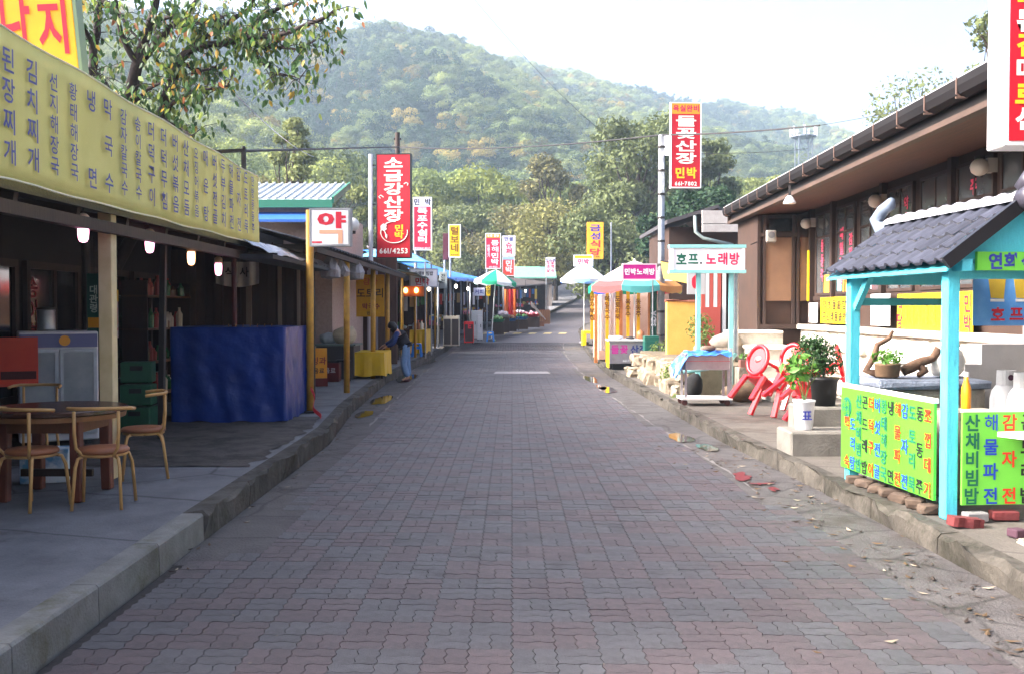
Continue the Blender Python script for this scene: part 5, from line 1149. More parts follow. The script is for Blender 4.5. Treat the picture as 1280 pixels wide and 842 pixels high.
# window bays along the street wall
win_glass = M('window glass', (58, 62, 66), (84, 86, 88), rough=.07, scale=1.2, spec=.7)
winy = [6.2, 7.5, 8.8, 10.1, 11.4, 12.7, 14.0, 15.4, 16.8, 18.2, 19.6]
for i, y in enumerate(winy):
    y1 = y + 1.12; w = MB(); f = .05
    w.box((WXL - .05, y, 2.05), (WXL - .002, y + f, 3.72)); w.box((WXL - .05, y1 - f, 2.05), (WXL - .002, y1, 3.72)); w.box((WXL - .05, y + f, 2.05), (WXL - .002, y1 - f, 2.05 + f)); w.box((WXL - .05, y + f, 3.67), (WXL - .002, y1 - f, 3.72)); w.box((WXL - .048, y + f, 3.2), (WXL - .004, y1 - f, 3.24)); w.box((WXL - .047, (y + y1) / 2 - .02, 2.1), (WXL - .005, (y + y1) / 2 + .02, 3.67))
    wo = w.build('window', post_m, tv, **L_)
    for a in (0, 1):
        ya = y + f if a == 0 else (y + y1) / 2 + .02; yb = (y + y1) / 2 - .02 if a == 0 else y1 - f
        MB().box((WXL - .03, ya, 2.1), (WXL - .02, yb, 3.2)).build('pane', win_glass, wo, **L_); MB().box((WXL - .03, ya, 3.24), (WXL - .02, yb, 3.67)).build('pane', win_glass, wo, **L_)
for y in (5.95, 8.66, 11.26, 13.86, 16.62, 19.42, 20.95): MB().box((WXL - .1, y, 1.45), (WXL - .001, y + .13, 3.85)).build('timber', post_m, tv, **L_)
# lettering stuck on the glass
uL, rL = (0, 0, 1), (0, -1, 0)
pinkt = M('pink window lettering', (226, 74, 104), rough=.5)
for y, st, sz, z in ((20.25, '동동주', .3, 2.75), (19.0, '메밀전병', .28, 2.78), (18.45, '감자전', .26, 2.8), (17.05, '산채정식', .26, 2.75), (15.7, '약초', .24, 3.3), (13.3, '약주', .26, 3.5)): tx = MB(); text(tx, st, (WXL - .031, y, z), rL, uL, sz * .9, vert=True, bold=.03, lift=.006, gap=1.1); tx.build('lettering', pinkt, tv, **L_)
for y, z0, z1, c in ((20.0, 2.1, 2.45, (230, 190, 60)), (19.2, 2.12, 2.5, (120, 190, 200)), (18.75, 2.1, 2.35, (230, 150, 60)), (17.5, 2.12, 2.4, (206, 206, 210))): MB().box((WXL - .034, y - .2, z0), (WXL - .031, y + .16, z1)).build('sticker', M('sticker %d' % int(y * 10), c, rough=.5), tv, **L_)
MB().box((WXL - .125, 20.97, 1.95), (WXL - .102, 21.07, 3.0)).build('yellow_strip', yellow, tv, **L_)
MB().box((WXL - .03, E0, 1.95), (WXL - .003, 21.1, 2.04)).build('sill', post_m, tv, **L_)
# stone plinth: bed plus separate facing stones
plm = M('pale plaster stone', (206, 200, 190), (180, 172, 160), rough=.95, scale=3, bump=.6, bscale=14, rnd=.07, spots=((150, 138, 122), 2, .58))
MB().box((WXL - .22, E0, .1), (WXL + .1, 21.2, 1.36)).build('plinth', M('plinth mortar', (176, 168, 156), (150, 142, 130), rough=.95, scale=4), tv, **L_)
MB().box((WXL - .32, E0, 1.36), (WXL + .05, 21.2, 1.46)).build('plinth_ledge', plm, tv, bevel=.012, **L_)
q = random.Random(8)
for row in range(3):
    y = 8.6 + q.random() * .3
    while y < 20.6:
        ln = q.uniform(.35, .75); z0 = .18 + row * .39
        m = MB(); m.rock((WXL - .23, y + ln / 2, z0 + .19), (.1, ln / 2 - .01, .2), q.random() * 50, 2, .12, .45); m.build('stone', plm, tv, smooth=True, **L_); y += ln
# wall lamps, floodlight, meter
for y, lb in ((20.9, 'white globe lamp on the tavern wall by the corner wing'), (16.65, 'white globe lamp on the tavern wall above the window lettering'), (12.75, 'white globe lamp on the tavern wall behind the stall roof ridge')):
    M0 = MW[tv.name]; p = M0 @ V3((WXL - .2, y, 3.55)); t = thing('globe_lamp', lb, 'lamp', p, RZB, 'globe lamps under the eave')
    MB().blob((0, 0, 0), .115, 2, 0).build('globe', M('frosted globe', (196, 184, 172), rough=.35), t, world=False, smooth=True); MB().lathe((.0, 0, 0), [(.06, .1), (.06, .14)], 12).build('collar', darkmetal, t, world=False); MB().box((.08, -.06, -.07), (.2, .06, .11)).build('bracket', M('pale bracket', (170, 160, 150)), t, world=False)
fl = thing('floodlight', 'small white floodlight fixed beneath the edge of the wooden eave', 'lamp', (WX(986, 16.5), 16.5, WZ(255, 16.5)), R(-20))
mb = MB(); mb.prism([(-.07, -.1, 0), (.07, -.1, 0), (.11, .05, .02), (.11, .05, .13), (-.11, .05, .13), (-.11, .05, .02)], (0, .001, 0)); mb = MB(); mb.lathe((0, 0, 0), [(.1, 0), (.105, .02), (.06, .1), (.03, .13)], 12); mb.build('lamp_head', M('floodlight white', (226, 226, 228), rough=.35), fl, world=False); MB().box((-.02, -.02, .12), (.02, .02, .3)).build('bracket', darkmetal, fl, world=False)
mt = thing('meter_box', 'grey electricity meter fixed high on the brown wing wall', 'meter', (WX(963, 21), 21.05, WZ(303, 21)))
MB().box((-.11, -.1, 0), (.11, .02, .25)).build('case', M('meter grey', (160, 156, 150), rough=.5), mt, world=False, bevel=.02); MB().tube([(0, -.1, .15), (0, -.12, .15)], .07, 14).build('dial', M('dial glass', (110, 110, 112), rough=.2), mt, world=False); MB().tube([(-.11, -.02, .1), (-.3, -.02, .0), (-.42, -.01, -.05)], .012, 6).build('cable', blackp, mt, world=False)
# notices and menu banners on the wall
def wall_banner(name, label, y0, y1, z0, z1, mat, texts, cat='banner', dx=.13):
    c = MW[tv.name] @ V3((WXL - dx, (y0 + y1) / 2, z0)); s = sign(name, label, c, y1 - y0, z1 - z0, .02, RZB + R(-90), mat, None, texts=texts, cat=cat); return s
wall_banner('menu_banner', 'wide yellow menu banner with red end letters on the tavern wall', 13.05, 15.75, 1.43, 2.0, yellow, [('민박', 1.22, .285, .26, redtext, dict(vert=True, bold=.03)), ('식당', -1.22, .285, .26, redtext, dict(vert=True, bold=.03))] + [(s, -.95 + .27 * i, .285, .115, M('olive ink', (110, 90, 30)), dict(vert=True, gap=1.05)) for i, s in enumerate(['산채', '황태국', '도토리', '막국수', '감자전', '해물탕', '동동주', '메밀전'])])
wall_banner('menu_banner', 'small yellow banner with two rows of black letters on the tavern wall', 18.15, 20.0, 1.5, 2.0, yellow, [('약초돌솥밥', 0, .36, .2, blacktext, dict(bold=.02, sx=1.6)), ('곤드레돌솥밥', 0, .13, .2, blacktext, dict(bold=.02, sx=1.35))])
wall_banner('notice', 'small white notice with pink lettering beside the wing wall', 20.25, 20.85, 1.5, 1.9, signwhite, [('한잔', 0, .27, .13, blacktext, {}), ('가요', 0, .1, .13, M('pink window lettering'), {})], 'notice')
wall_banner('notice', 'small white notice with faint green lettering behind the turquoise post', 16.1, 17.0, 1.5, 2.02, signwhite, [('금일', 0, .3, .16, M('faint green lettering', (150, 200, 160)), {}), ('휴업', 0, .13, .14, M('faint green lettering'), {})], 'notice')
# ---------------------------------------------------------------- white steps to the wing and rough stone ledges
stp = M('white washed step', (222, 218, 210), (198, 192, 182), rough=.9, scale=3, bump=.4, bscale=30, spots=((170, 160, 146), 2, .6))
sts = thing('stone_steps', 'whitewashed stone steps climbing to the brown wing of the tavern', 'steps', (5, 19.6, .15))
for i, (x0, x1, y0, y1, zt) in enumerate([(4.55, 5.5, 20.2, 21.2, 1.34), (4.7, 5.52, 19.3, 20.2, 1.06), (4.45, 5.5, 18.4, 19.3, .78), (4.6, 5.45, 17.6, 18.4, .5)]):
    MB().box((x0, y0, .1), (x1, y1, zt - .06)).build('riser', M('step riser', (186, 180, 170), (150, 144, 134), rough=.95, scale=4, bump=.5, bscale=25), sts); MB().box((x0 - .04, y0 - .04, zt - .06), (x1, y1, zt)).build('tread', stp, sts, bevel=.015, jit=.006)
MB().box((3.9, 20.0, .1), (4.5, 21.4, 1.0)).build('side_block', oldconc, sts, bevel=.03)
MB().blob((4.35, 20.2, 1.12), (.35, .2, .2), 2, .15, 4).build('boulder', M('grey boulder', (156, 148, 138), (120, 112, 102), rough=.95, scale=5, bump=.5), label='grey boulder lying on the low block beside the white steps', cat='boulder', smooth=True)
# grey stepped wall behind the stall
gw = thing('stepped_wall', 'grey cement stair wall with a stepped top behind the gas cylinders', 'wall', (5.6, 10.6, .15))
cem = M('grey cement render', (128, 126, 126), (112, 110, 110), rough=.9, scale=2, bump=.2)
MB().prism([(WX(1207, 10.5), 10.5, .1), (WX(1400, 10.5), 10.5, .1), (WX(1400, 10.5), 10.5, WZ(405, 10.5)), (WX(1300, 10.5), 10.5, WZ(405, 10.5)), (WX(1300, 10.5), 10.5, WZ(430, 10.5)), (WX(1228, 10.5), 10.5, WZ(430, 10.5)), (WX(1228, 10.5), 10.5, WZ(455, 10.5)), (WX(1207, 10.5), 10.5, WZ(455, 10.5))], (0, .35, 0)).build('wall', cem, gw)
MB().box((WX(1207, 10.5), 10.86, .1), (WX(1240, 10.5), 12.4, WZ(440, 10.5))).build('side_wall', stp, gw); MB().box((WX(1195, 10.5), 10.87, WZ(462, 10.5)), (WX(1206, 10.5), 12.3, WZ(440, 10.5))).build('step_edge', stp, gw)
# ---------------------------------------------------------------- turquoise stall with a tiled roof
SR = math.atan(.085)
sx_, sy_ = 3.36, 7.63
stl = thing('snack_stall', 'turquoise snack stall with a small dark tiled roof on the right kerb', 'stall', (sx_, sy_, .15), SR)
LEN, WID = 1.85, .95
postt = .1
def P5(x, y): stl_p = MB(); stl_p.bar((x, y, -.0), (x, y, 1.98), postt, postt, up=(0, 1, 0)); stl_p.build('post', turq, stl, world=False, bevel=.008)
for (x, y) in ((0, 0), (0, LEN - .1), (WID - .0, 0), (.97, LEN - .1)): P5(x, y)
bm_ = MB(); bm_.bar((.02, -.2, 1.94), (.02, LEN + .15, 1.94), .08, .09); bm_.bar((WID - .02, -.2, 1.94), (WID - .02, LEN + .15, 1.94), .08, .09); bm_.build('beam', turq, stl, world=False)
for y_ in (LEN - .1, 0): MB().bar((.05, y_, 1.9), (WID - .05, y_, 1.9), .05, .12).build('cross_beam', turq, stl, world=False)
bm_ = MB(); bm_.bar((0.0, LEN - .16, 1.62), (.0, LEN - .55, 2.0), .05, .06); bm_.build('brace', turq, stl, world=False)
MB().bar((.06, LEN - .1, 1.68), (WID, LEN - .1, 1.68), .04, .07).build('rail', M('dark turquoise paint', (50, 140, 146), rough=.55), stl, world=False)
RX, RZt, EXo, EZ = WID / 2, 2.43, -.14, 1.98
gb = MB(); gb.prism([(-.06, -.12, 1.99), (WID + .06, -.12, 1.99), (RX, -.12, RZt - .06)], (0, .03, 0)); gb.build('gable_board', turq, stl, world=False)
bb = MB(); bb.bar((EXo - .02, -.21, EZ - .03), (RX, -.21, RZt + .0), .05, .1); bb.bar((WID - EXo + .02, -.21, EZ - .03), (RX, -.21, RZt), .05, .1); bb.build('barge_board', M('black barge board', (26, 26, 30), rough=.35), stl, world=False)
und = MB()
for sgn in (0, 1):
    e = EXo if sgn == 0 else WID - EXo
    und.prism([(e, -.2, EZ - .07), (RX, -.2, RZt - .07), (RX, -.2, RZt - .09), (e, -.2, EZ - .09)], (0, LEN + .4, 0))
und.build('roof_deck', turq, stl, world=False)
tilem = M('blue grey roof tile', (58, 60, 72), (42, 44, 54), rough=.36, scale=7, rnd=.25, spec=.5, grit=.1, spots=((92, 90, 92), 6, .62))
NT_, NR = 11, 4
tme = {}
def tile_mesh(side):
    """one pan tile: rounded roll on one side, lies on the slope"""
    sl = math.hypot(RX - EXo, RZt - EZ) / NR * 1.12; w = (LEN + .4) / NT_; cs = []
    for j in range(9):
        t = j / 8; cs.append((t * w, .034 * math.sin(math.pi * min(1, t / .55)) if t < .55 else .004 * math.sin(math.pi * (t - .55) / .45)))
    vs = []; fs = []
    for k in (0, 1):
        for yy, hh in cs: vs.append((k * sl, yy, hh + (.022 if k == 0 else .0)))
    for j in range(8): fs.append((j, j + 1, 9 + j + 1, 9 + j))
    n0 = len(vs)
    for yy, hh in cs: vs.append((0, yy, hh - .004))
    for j in range(8): fs.append((j + 1, j, n0 + j, n0 + j + 1))
    me = bpy.data.meshes.new('roof_tile'); me.from_pydata(vs, [], fs); me.materials.append(tilem); return me, sl, w
TM, tsl, tw = tile_mesh(0)
ang = math.atan2(RZt - EZ, RX - EXo)
for side in (0, 1):
    for rrow in range(NR):
        for k in range(NT_):
            o = bpy.data.objects.new('roof_tile', TM); COL.objects.link(o); o.parent = stl
            d = rrow * (math.hypot(RX - EXo, RZt - EZ) / NR) - .04
            if side == 0:
                o.location = (EXo + d * math.cos(ang), -.2 + k * tw, EZ + d * math.sin(ang) - .012 + random.uniform(0, .006)); o.rotation_euler = (random.uniform(-.02, .02), -ang + random.uniform(-.015, .015), random.uniform(-.02, .02))
            else:
                o.location = (WID - EXo - d * math.cos(ang), -.2 + (k + 1) * tw, EZ + d * math.sin(ang) - .012); o.rotation_euler = (0, -ang, math.pi)
ridm = M('pale ridge tile', (156, 156, 164), (132, 132, 142), rough=.45, scale=5, rnd=.1)
for k in range(10):
    y0 = -.16 + k * .215; mb = MB(); nseg = 8
    vs = []
    for (yy, r) in ((y0, .078), (y0 + .03, .09), (y0 + .06, .078), (y0 + .225, .072)):
        for j in range(nseg + 1): a = math.pi * j / nseg; vs.append((RX + r * 1.1 * math.cos(a), yy, RZt - .01 + r * math.sin(a)))
    mb.add(vs, [(i * 9 + j, i * 9 + j + 1, (i + 1) * 9 + j + 1, (i + 1) * 9 + j) for i in range(3) for j in range(8)]); mb.build('ridge_tile', ridm, stl, world=False, smooth=False)
horn = M('blue grey finial', (112, 124, 140), (92, 104, 122), rough=.5, scale=5)
mb = MB(); mb.tube([(RX, LEN + .16, RZt - .04), (RX - .02, LEN + .3, RZt - .03), (RX - .04, LEN + .36, RZt + .06), (RX - .02, LEN + .26, RZt + .15), (RX, LEN + .16, RZt + .19), (RX, LEN + .12, RZt + .24)], [.07, .075, .07, .06, .06, .03], 10); mb.build('finial', horn, stl, world=False, smooth=True)
mb = MB(); mb.tube([(RX, -.2, RZt + .0), (RX, -.36, RZt + .03)], .1, 14); mb.tube([(RX, -.36, RZt + .03), (RX, -.38, RZt + .03)], .12, 14); mb.tube([(RX, -.2, RZt + .08), (RX, -.28, RZt + .2)], [.09, .06], 10); mb.build('finial', M('dark finial', (60, 58, 68), rough=.35), stl, world=False, smooth=True)
lime = M('lime green board', (84, 172, 44), (76, 160, 38), rough=.5, scale=2)
lime2 = M('green board', (110, 200, 66), (102, 190, 60), rough=.5, scale=2)
# side panel (faces the road) and front panel (faces the camera)
MB().box((-.088, .06, .13), (-.066, LEN - .06, .885)).build('side_panel', lime, stl, world=False)
MB().box((-.09, .06, .885), (-.05, LEN - .06, .92)).build('panel_cap', M('pale cap board', (226, 232, 214), rough=.6), stl, world=False)
MB().box((.06, -.088, .12), (1.5, -.066, .83)).build('front_panel', lime2, stl, world=False)
MB().box((.06, -.09, .83), (1.5, -.05, .85)).build('panel_cap', M('pale cap board'), stl, world=False)
kcol = {'g': M('board green', (12, 96, 72)), 'k': blacktext, 'o': M('board orange', (190, 42, 10)), 'b': M('board blue', (26, 60, 164)), 't': M('board teal', (10, 92, 76)), 'r': M('board red', (206, 52, 26))}
SIDE = [('떡숙', 'o', (1.65, 1.0), .58, .2), ('도리탕', 'b', 0, .6, .18), ('산채비빔밥', 't', 0, .8, .1), ('곤드레밥', 'k', 0, .8, .12), ('더덕구이', 'o', 0, .8, .14), ('버섯전골', 'b', 0, .8, .16), ('황태해장국', 't', 0, .8, .12), ('냉면', 'k', 0, .82, .14), ('해물파전', 'o', 0, .82, .14), ('감자전', 'b', 0, .82, .16), ('도토리묵', 'g', 0, .82, .14), ('동동주', 'k', 0, .82, .14), ('조껍데기', 'o', 0, .82, .14)]
for i, (s, c, _, zt, zb) in enumerate(SIDE):
    col = MB()
    y = LEN - .2 - i * .125; zt2 = .78 if i >= 2 else .56; zb2 = .2
    for j, ch in enumerate(s):
        put(col, ch, (-.088, y, zt2 - (zt2 - zb2) * j / max(1, len(s) - 1)), (0, -1, 0), (0, 0, 1), .13, bold=.024, lift=.006, sx=1.0)
        if len(s) < 4 or j == len(s) - 1: col.build('lettering', kcol[c], stl, world=False); col = MB()
FRONT = [('산채비빔밥', 'g'), ('해물파전', 'b'), ('감자전', 'r'), ('곤드레밥', 'k'), ('더덕구이', 'g'), ('버섯전골', 'b'), ('도토리묵', 'r'), ('동동주', 'k')]
for i, (s, c) in enumerate(FRONT):
    x = .135 + i * .148; col = MB()
    for j, ch in enumerate(s):
        put(col, ch, (x, -.088, .75 - .56 * j / (len(s) - 1)), (1, 0, 0), (0, 0, 1), .135, bold=.024, lift=.006, sx=.98)
        if len(s) < 4 or j == len(s) - 1: col.build('lettering', kcol[c], stl, world=False); col = MB()
em = MB(); em.tube([(-.087, LEN - .19, .7), (-.094, LEN - .19, .7)], .095, 24); em.build('emblem', M('board teal'), stl, world=False)
for st_, z_ in (('토속', .735), ('음식', .66)): tx = MB(); text(tx, st_, (-.0945, LEN - .19, z_), (0, -1, 0), (0, 0, 1), .075, bold=.03); tx.build('lettering', lime, stl, world=False)
gs = MB().box((.12, -.16, 1.9), (.77, -.125, 2.04)).build('name_board', lime2, stl, world=False); tx = MB(); text(tx, '연화식당', (.45, -.16, 1.97), (1, 0, 0), (0, 0, 1), .13, bold=.035); tx.build('lettering', bluetext, stl, world=False)
MB().bar((.35, -.3, .67), (1.2, .05, .64), .3, .035).build('side_shelf', M('white shelf', (226, 222, 214), rough=.5), stl, world=False)
# beer banner
bb_ = thing('beer_banner', 'blue beer banner with two frothy glasses and red letters beneath the stall gable', 'banner', (WX(1216, 9.4) + .62, 9.4, WZ(407, 9.4)))
MB().box((-.62, -.006, 0), (.62, .006, .65)).build('cloth', M('beer blue', (66, 140, 222), (120, 180, 240), rough=.6, scale=2.5), bb_, world=False)
def glass(x):
    MB().prism([(x - .055, -.012, .26), (x + .065, -.012, .25), (x + .085, -.012, .47), (x - .085, -.012, .47)], (0, .004, 0)).build('glass_print', M('beer gold', (206, 176, 60), (190, 160, 50), rough=.6, scale=5), bb_, world=False)
    m = MB()
    for k in range(5): m.blob((x - .075 + k * .037, -.012, .50 + .015 * (k % 2)), (.036, .003, .045), 1, .1, k)
    m.box((x - .06, -.0125, .225), (x + .07, -.0085, .25))
    m.build('froth_print', signwhite, bb_, world=False)
glass(-.40); glass(-.16); glass(.2)
tx = MB(); text(tx, '호프', (-.3, -.007, .11), (1, 0, 0), (0, 0, 1), .15, bold=.03, gap=1.2); tx.build('lettering', redtext, bb_, world=False)
for x in (-.6, .6): MB().tube([(x, 0, .65), (x, 0, 1.0)], .005, 5).build('cord', white, bb_, world=False)
# ---------------------------------------------------------------- red signboard at the right edge
rsn = thing('box_sign', 'large white box sign with a red face and yellow and white letters above the stall', 'sign', (3.44 + .55, 7.1, 2.9))
MB().box((-.55, -.1, 0), (.55, .15, 2.2)).build('case', signwhite, rsn, world=False, bevel=.008); MB().box((-.515, -.108, .035), (.515, -.098, 2.17)).build('face', red, rsn, world=False)
for col, rows in ((yl, ((1.04, '베'), (.7, '김'), (.36, '로'))), (cream, ((1.21, '열'), (.87, '된'), (.53, '매'), (.19, '선')))):
    mb = MB()
    for z, ch in rows: put(mb, ch, (-.395, -.108, z), (1, 0, 0), (0, 0, 1), .17, bold=.04, lift=.006, sx=1.1)
    mb.build('lettering', col, rsn, world=False)
MB().tube([(.1, .2, -2.75), (.1, .2, 2.3)], .05, 10).build('pole', galv, rsn, world=False)
# ---------------------------------------------------------------- stone bench, driftwood and pots behind the stall
sb = thing('stone_bench', 'rough blue grey stone slab on a concrete block behind the stall panel', 'bench', (4.15, 10.0, .15))
MB().box((3.6, 9.75, .98), (4.72, 10.5, 1.07)).build('slab', M('blue grey stone', (120, 128, 142), (84, 90, 104), rough=.8, scale=9, bump=.6, bscale=40), sb, jit=.012, bevel=.02); MB().box((3.68, 9.82, .13), (4.68, 10.42, .975)).build('block', oldconc, sb, bevel=.01)
pt = thing('planter', 'brown round planter with small green leaves on the stone slab', 'planter', (WX(1110, 10), 10.0, 1.085))
MB().lathe((0, 0, 0), [(.1, 0), (.115, .01), (.125, .12), (.135, .13), (.12, .135)], 16).build('pot', M('brown pot', (118, 92, 68), (92, 72, 54), rough=.8, scale=8), pt, world=False, smooth=True)
def leafy(mb, c, r, n, size, seed, up=.4, flat=1.0):
    q = np.random.default_rng(seed); c = np.array(c); r = np.array(r if hasattr(r, '__len__') else (r, r, r))
    for _ in range(n):
        d = q.normal(size=3); d /= np.linalg.norm(d); p = c + d * r * q.random() ** .4
        nn = d * .5 + q.normal(size=3) * .6 + np.array([0, 0, up]); nn /= np.linalg.norm(nn); u = np.cross(nn, q.normal(size=3)); u /= np.linalg.norm(u); v = np.cross(nn, u); s = size * q.uniform(.6, 1.2)
        mb.add([p + u * s, p + v * s * .42 + nn * s * .1, p - u * s * .9, p - v * s * .42 + nn * s * .1], [(0, 1, 2), (0, 2, 3)])
    return mb
gleaf = M('fresh green leaf', (92, 140, 50), (66, 112, 40), rough=.55, scale=9, trans=.3, isl=.25); dleaf = M('shrub leaf', (52, 88, 40), (36, 66, 32), rough=.6, scale=9, trans=.25, isl=.3)
leafy(MB(), (0, 0, .2), (.17, .15, .08), 110, .04, 3).build('leaves', gleaf, pt, world=False)
dw = thing('driftwood', 'twisted brown driftwood root lying on the stone slab', 'driftwood', (WX(1140, 10), 10.1, 1.085)); dm = M('driftwood', (110, 84, 66), (78, 58, 46), rough=.85, scale=7, bump=.5, bscale=30)
MB().tube([(-.05, 0, .05), (.05, 0, .1), (.15, 0, .15), (.26, .02, .18), (.33, .03, .27)], [.05, .06, .05, .04, .05], 8).build('root', dm, dw, world=False, smooth=True); MB().tube([(-.1, 0, .06), (-.28, 0, .02), (-.42, .0, .06), (-.33, .02, .2), (-.3, .02, .32), (-.18, .03, .38), (-.14, .03, .46)], [.045, .05, .04, .035, .03, .025, .016], 8).build('branch', dm, dw, world=False, smooth=True); MB().tube([(.1, 0, .13), (.16, -.04, .05), (.08, -.08, .02)], [.04, .04, .03], 8).build('stub', dm, dw, world=False, smooth=True)
ur = thing('white_jar', 'pale round earthen jar standing on the slab beside the driftwood', 'jar', (WX(1178, 10.3), 10.2, 1.085)); MB().lathe((0, 0, 0), [(.12, 0), (.17, .06), (.18, .16), (.15, .25), (.12, .28), (.13, .3)], 20).build('body', stp, ur, world=False, smooth=True); MB().lathe((0, 0, 0), [(.135, .3), (.13, .33), (.03, .35)], 20).build('lid', stp, ur, world=False, smooth=True)
ob_ = thing('orange_bottle', 'orange juice bottle standing behind the near turquoise post', 'bottle', (WX(1209, 8.6), 8.6, WZ(512, 8.6))); MB().lathe((0, 0, 0), [(.035, 0), (.04, .01), (.04, .19), (.018, .26), (.018, .29)], 14).build('body', M('orange plastic', (240, 150, 30), rough=.3), ob_, world=False, smooth=True); MB().lathe((0, 0, 0), [(.021, .29), (.021, .33)], 12).build('cap', signwhite, ob_, world=False); MB().box((-.25, -.2, -.73), (.25, .2, 0)).build('crate_below', oldconc, ob_, world=False)
gas_m = M('gas cylinder grey', (176, 176, 178), (160, 160, 162), rough=.45, scale=4)
for i, (px, Y, lb) in enumerate(((1259, 9.55, 'grey gas cylinder with its collar beside the stepped wall, next to the orange bottle'), (1281, 9.2, 'grey gas cylinder partly hidden behind the green front board'))):
    t = thing('gas_cylinder', lb, 'gas cylinder', (WX(px, Y), Y, .15), group='gas cylinders beside the stepped wall'); MB().lathe((0, 0, 0), [(.12, 0), (.145, .04), (.145, .76), (.13, .83), (.09, .89), (.04, .91)], 20).build('body', gas_m, t, world=False, smooth=True)
    MB().lathe((0, 0, 0), [(.085, .88), (.09, .9), (.085, 1.03), (.075, 1.03), (.075, .9)], 18, cap=False).build('collar', gas_m, t, world=False); MB().tube([(0, 0, .9), (0, 0, .99)], .02, 8).build('valve', M('brass hook'), t, world=False); MB().tube([(.0, -.088, .965), (.0, -.094, .965)], .028, 10).build('collar_hole', M('dark plum', (60, 30, 50)), t, world=False)
# ---------------------------------------------------------------- blocks under the stall and loose pavers
def block(px, py, w, d, h, rz, mat, lb, z=.15):
    Y = FPX * (CAMH - z) / (py - HOR); t = MB(); t.box((-w / 2, -d / 2, 0), (w / 2, d / 2, h)); o = t.build('loose_block', mat, bevel=.008, label=lb, cat='block'); o.location = (WX(px, Y), Y, z); o.rotation_euler = (0, 0, rz); return o
rpv = M('red block', (112, 46, 46), (90, 38, 40), rough=.85, scale=8, bump=.4)
zz = MB()
zp = [(-.12, -.05), (-.09, -.06), (-.03, -.045), (.03, -.065), (.09, -.05), (.12, -.055), (.115, 0), (.13, .05), (.07, .045), (.02, .06), (-.05, .05), (-.11, .06), (-.13, .0)]
zz.prism([(x, y, 0) for x, y in zp], (0, 0, .07)); o = zz.build('loose_block', rpv, label='red zigzag paving block lying at the foot of the near turquoise post', cat='block'); o.location = (3.36, 7.35, .15); o.rotation_euler = (.0, .12, .15)
block(1222, 652, .17, .1, .07, .1, M('grey block', (120, 118, 118), rough=.9), 'grey paving block tucked under the green front board', .15); block(1258, 650, .2, .1, .07, -.05, rpv, 'red paving block tucked under the green front board')
block(1275, 672, .1, .1, .06, .3, M('dark plum block', (70, 44, 56), rough=.85), 'small dark plum block on the pavement before the front board')
for k in range(7):
    p = MW[stl.name] @ V3((-.03, .22 + k * .23, 0)); o = MB().rock((0, 0, .03), (.11, .085, .045), k + 2, 2, .14, .4).build('cobble', M('brown cobble', (92, 76, 64), (68, 56, 48), rough=.9, scale=8), label='rounded brown stone wedged in the row under the green side board', cat='stone', group='stones under the green side board'); o.location = (p.x, p.y, .145); o.rotation_euler = (0, 0, k)
# patch of small paving stones beside the stall
for i in range(7):
    for j in range(10):
        x = 3.5 + i * .215 + (.05 if j % 2 else 0); y = 5.4 + j * .165
        if x > .54 * y + .3: continue
        b = MB().box((x + .004, y + .004, .12), (x + .205, y + .158, .158 + random.uniform(-.004, .006))); b.build('paving_stone', M('sandy paving stone', (156, 142, 128), (128, 116, 104), rough=.95, scale=6, bump=.4, rnd=.12), rp, bevel=.006)
# ---------------------------------------------------------------- steps, bucket plant and black potted bush
cs_ = thing('concrete_steps', 'two worn concrete steps beside the bucket plant', 'steps', (3.45, 11.3, .15)); stw = M('pale worn concrete', (124, 120, 113), (92, 88, 82), rough=.92, scale=3, bump=.4, bscale=40)
MB().box((3.08, 10.95, .1), (4.2, 11.55, .41)).build('lower_step', stw, cs_, bevel=.02, jit=.004); MB().box((3.42, 11.55, .1), (4.3, 12.3, .62)).build('upper_step', stw, cs_, bevel=.02, jit=.004)
bk = thing('bucket_plant', 'leafy plant with big leaves in a white bucket with blue marks', 'plant', (3.3, 11.22, .41))
MB().lathe((0, 0, 0), [(.09, 0), (.095, .01), (.118, .31), (.126, .315), (.126, .335), (.115, .335)], 20).build('bucket', signwhite, bk, world=False, smooth=True); tx = MB(); put(tx, '표', (.0, -.112, .17), (1, 0, 0), (0, 0, 1), .13, bold=.02); tx.build('lettering', bluetext, bk, world=False); MB().lathe((0, 0, 0), [(.11, .30), (.02, .31)], 16).build('soil', M('soil', (52, 42, 34), rough=1), bk, world=False)
for k in range(5): MB().tube([(0, 0, .3), (.06 * math.cos(k * 1.3), .06 * math.sin(k * 1.3), .5), (.15 * math.cos(k * 1.3), .15 * math.sin(k * 1.3), .62 + .05 * k)], .006, 5).build('stem', M('green stem', (84, 104, 52)), bk, world=False)
leafy(MB(), (-.06, 0, .65), (.2, .18, .22), 60, .085, 9, .2).build('leaves', gleaf, bk, world=False)
pb_ = thing('potted_bush', 'dense green bush in a black plastic pot beside the bucket plant', 'plant', (3.72, 11.85, .62))
MB().lathe((0, 0, 0), [(.13, 0), (.16, .3), (.18, .31), (.18, .34), (.165, .34)], 20).build('pot', blackp, pb_, world=False, smooth=True); MB().lathe((0, 0, 0), [(.16, .31), (.02, .33)], 16).build('soil', M('soil'), pb_, world=False)
for k in range(4): MB().tube([(0, 0, .32), (-.03 + .02 * k, .02, .6), (-.1 + .06 * k, .0, .7)], .01, 5).build('stem', bark, pb_, world=False)
b = MB(); leafy(b, (-.1, 0, .56), (.32, .24, .24), 1500, .03, 21, .3); leafy(b, (-.14, 0, .74), (.17, .14, .12), 400, .028, 22); b.build('leaves', dleaf, pb_, world=False)
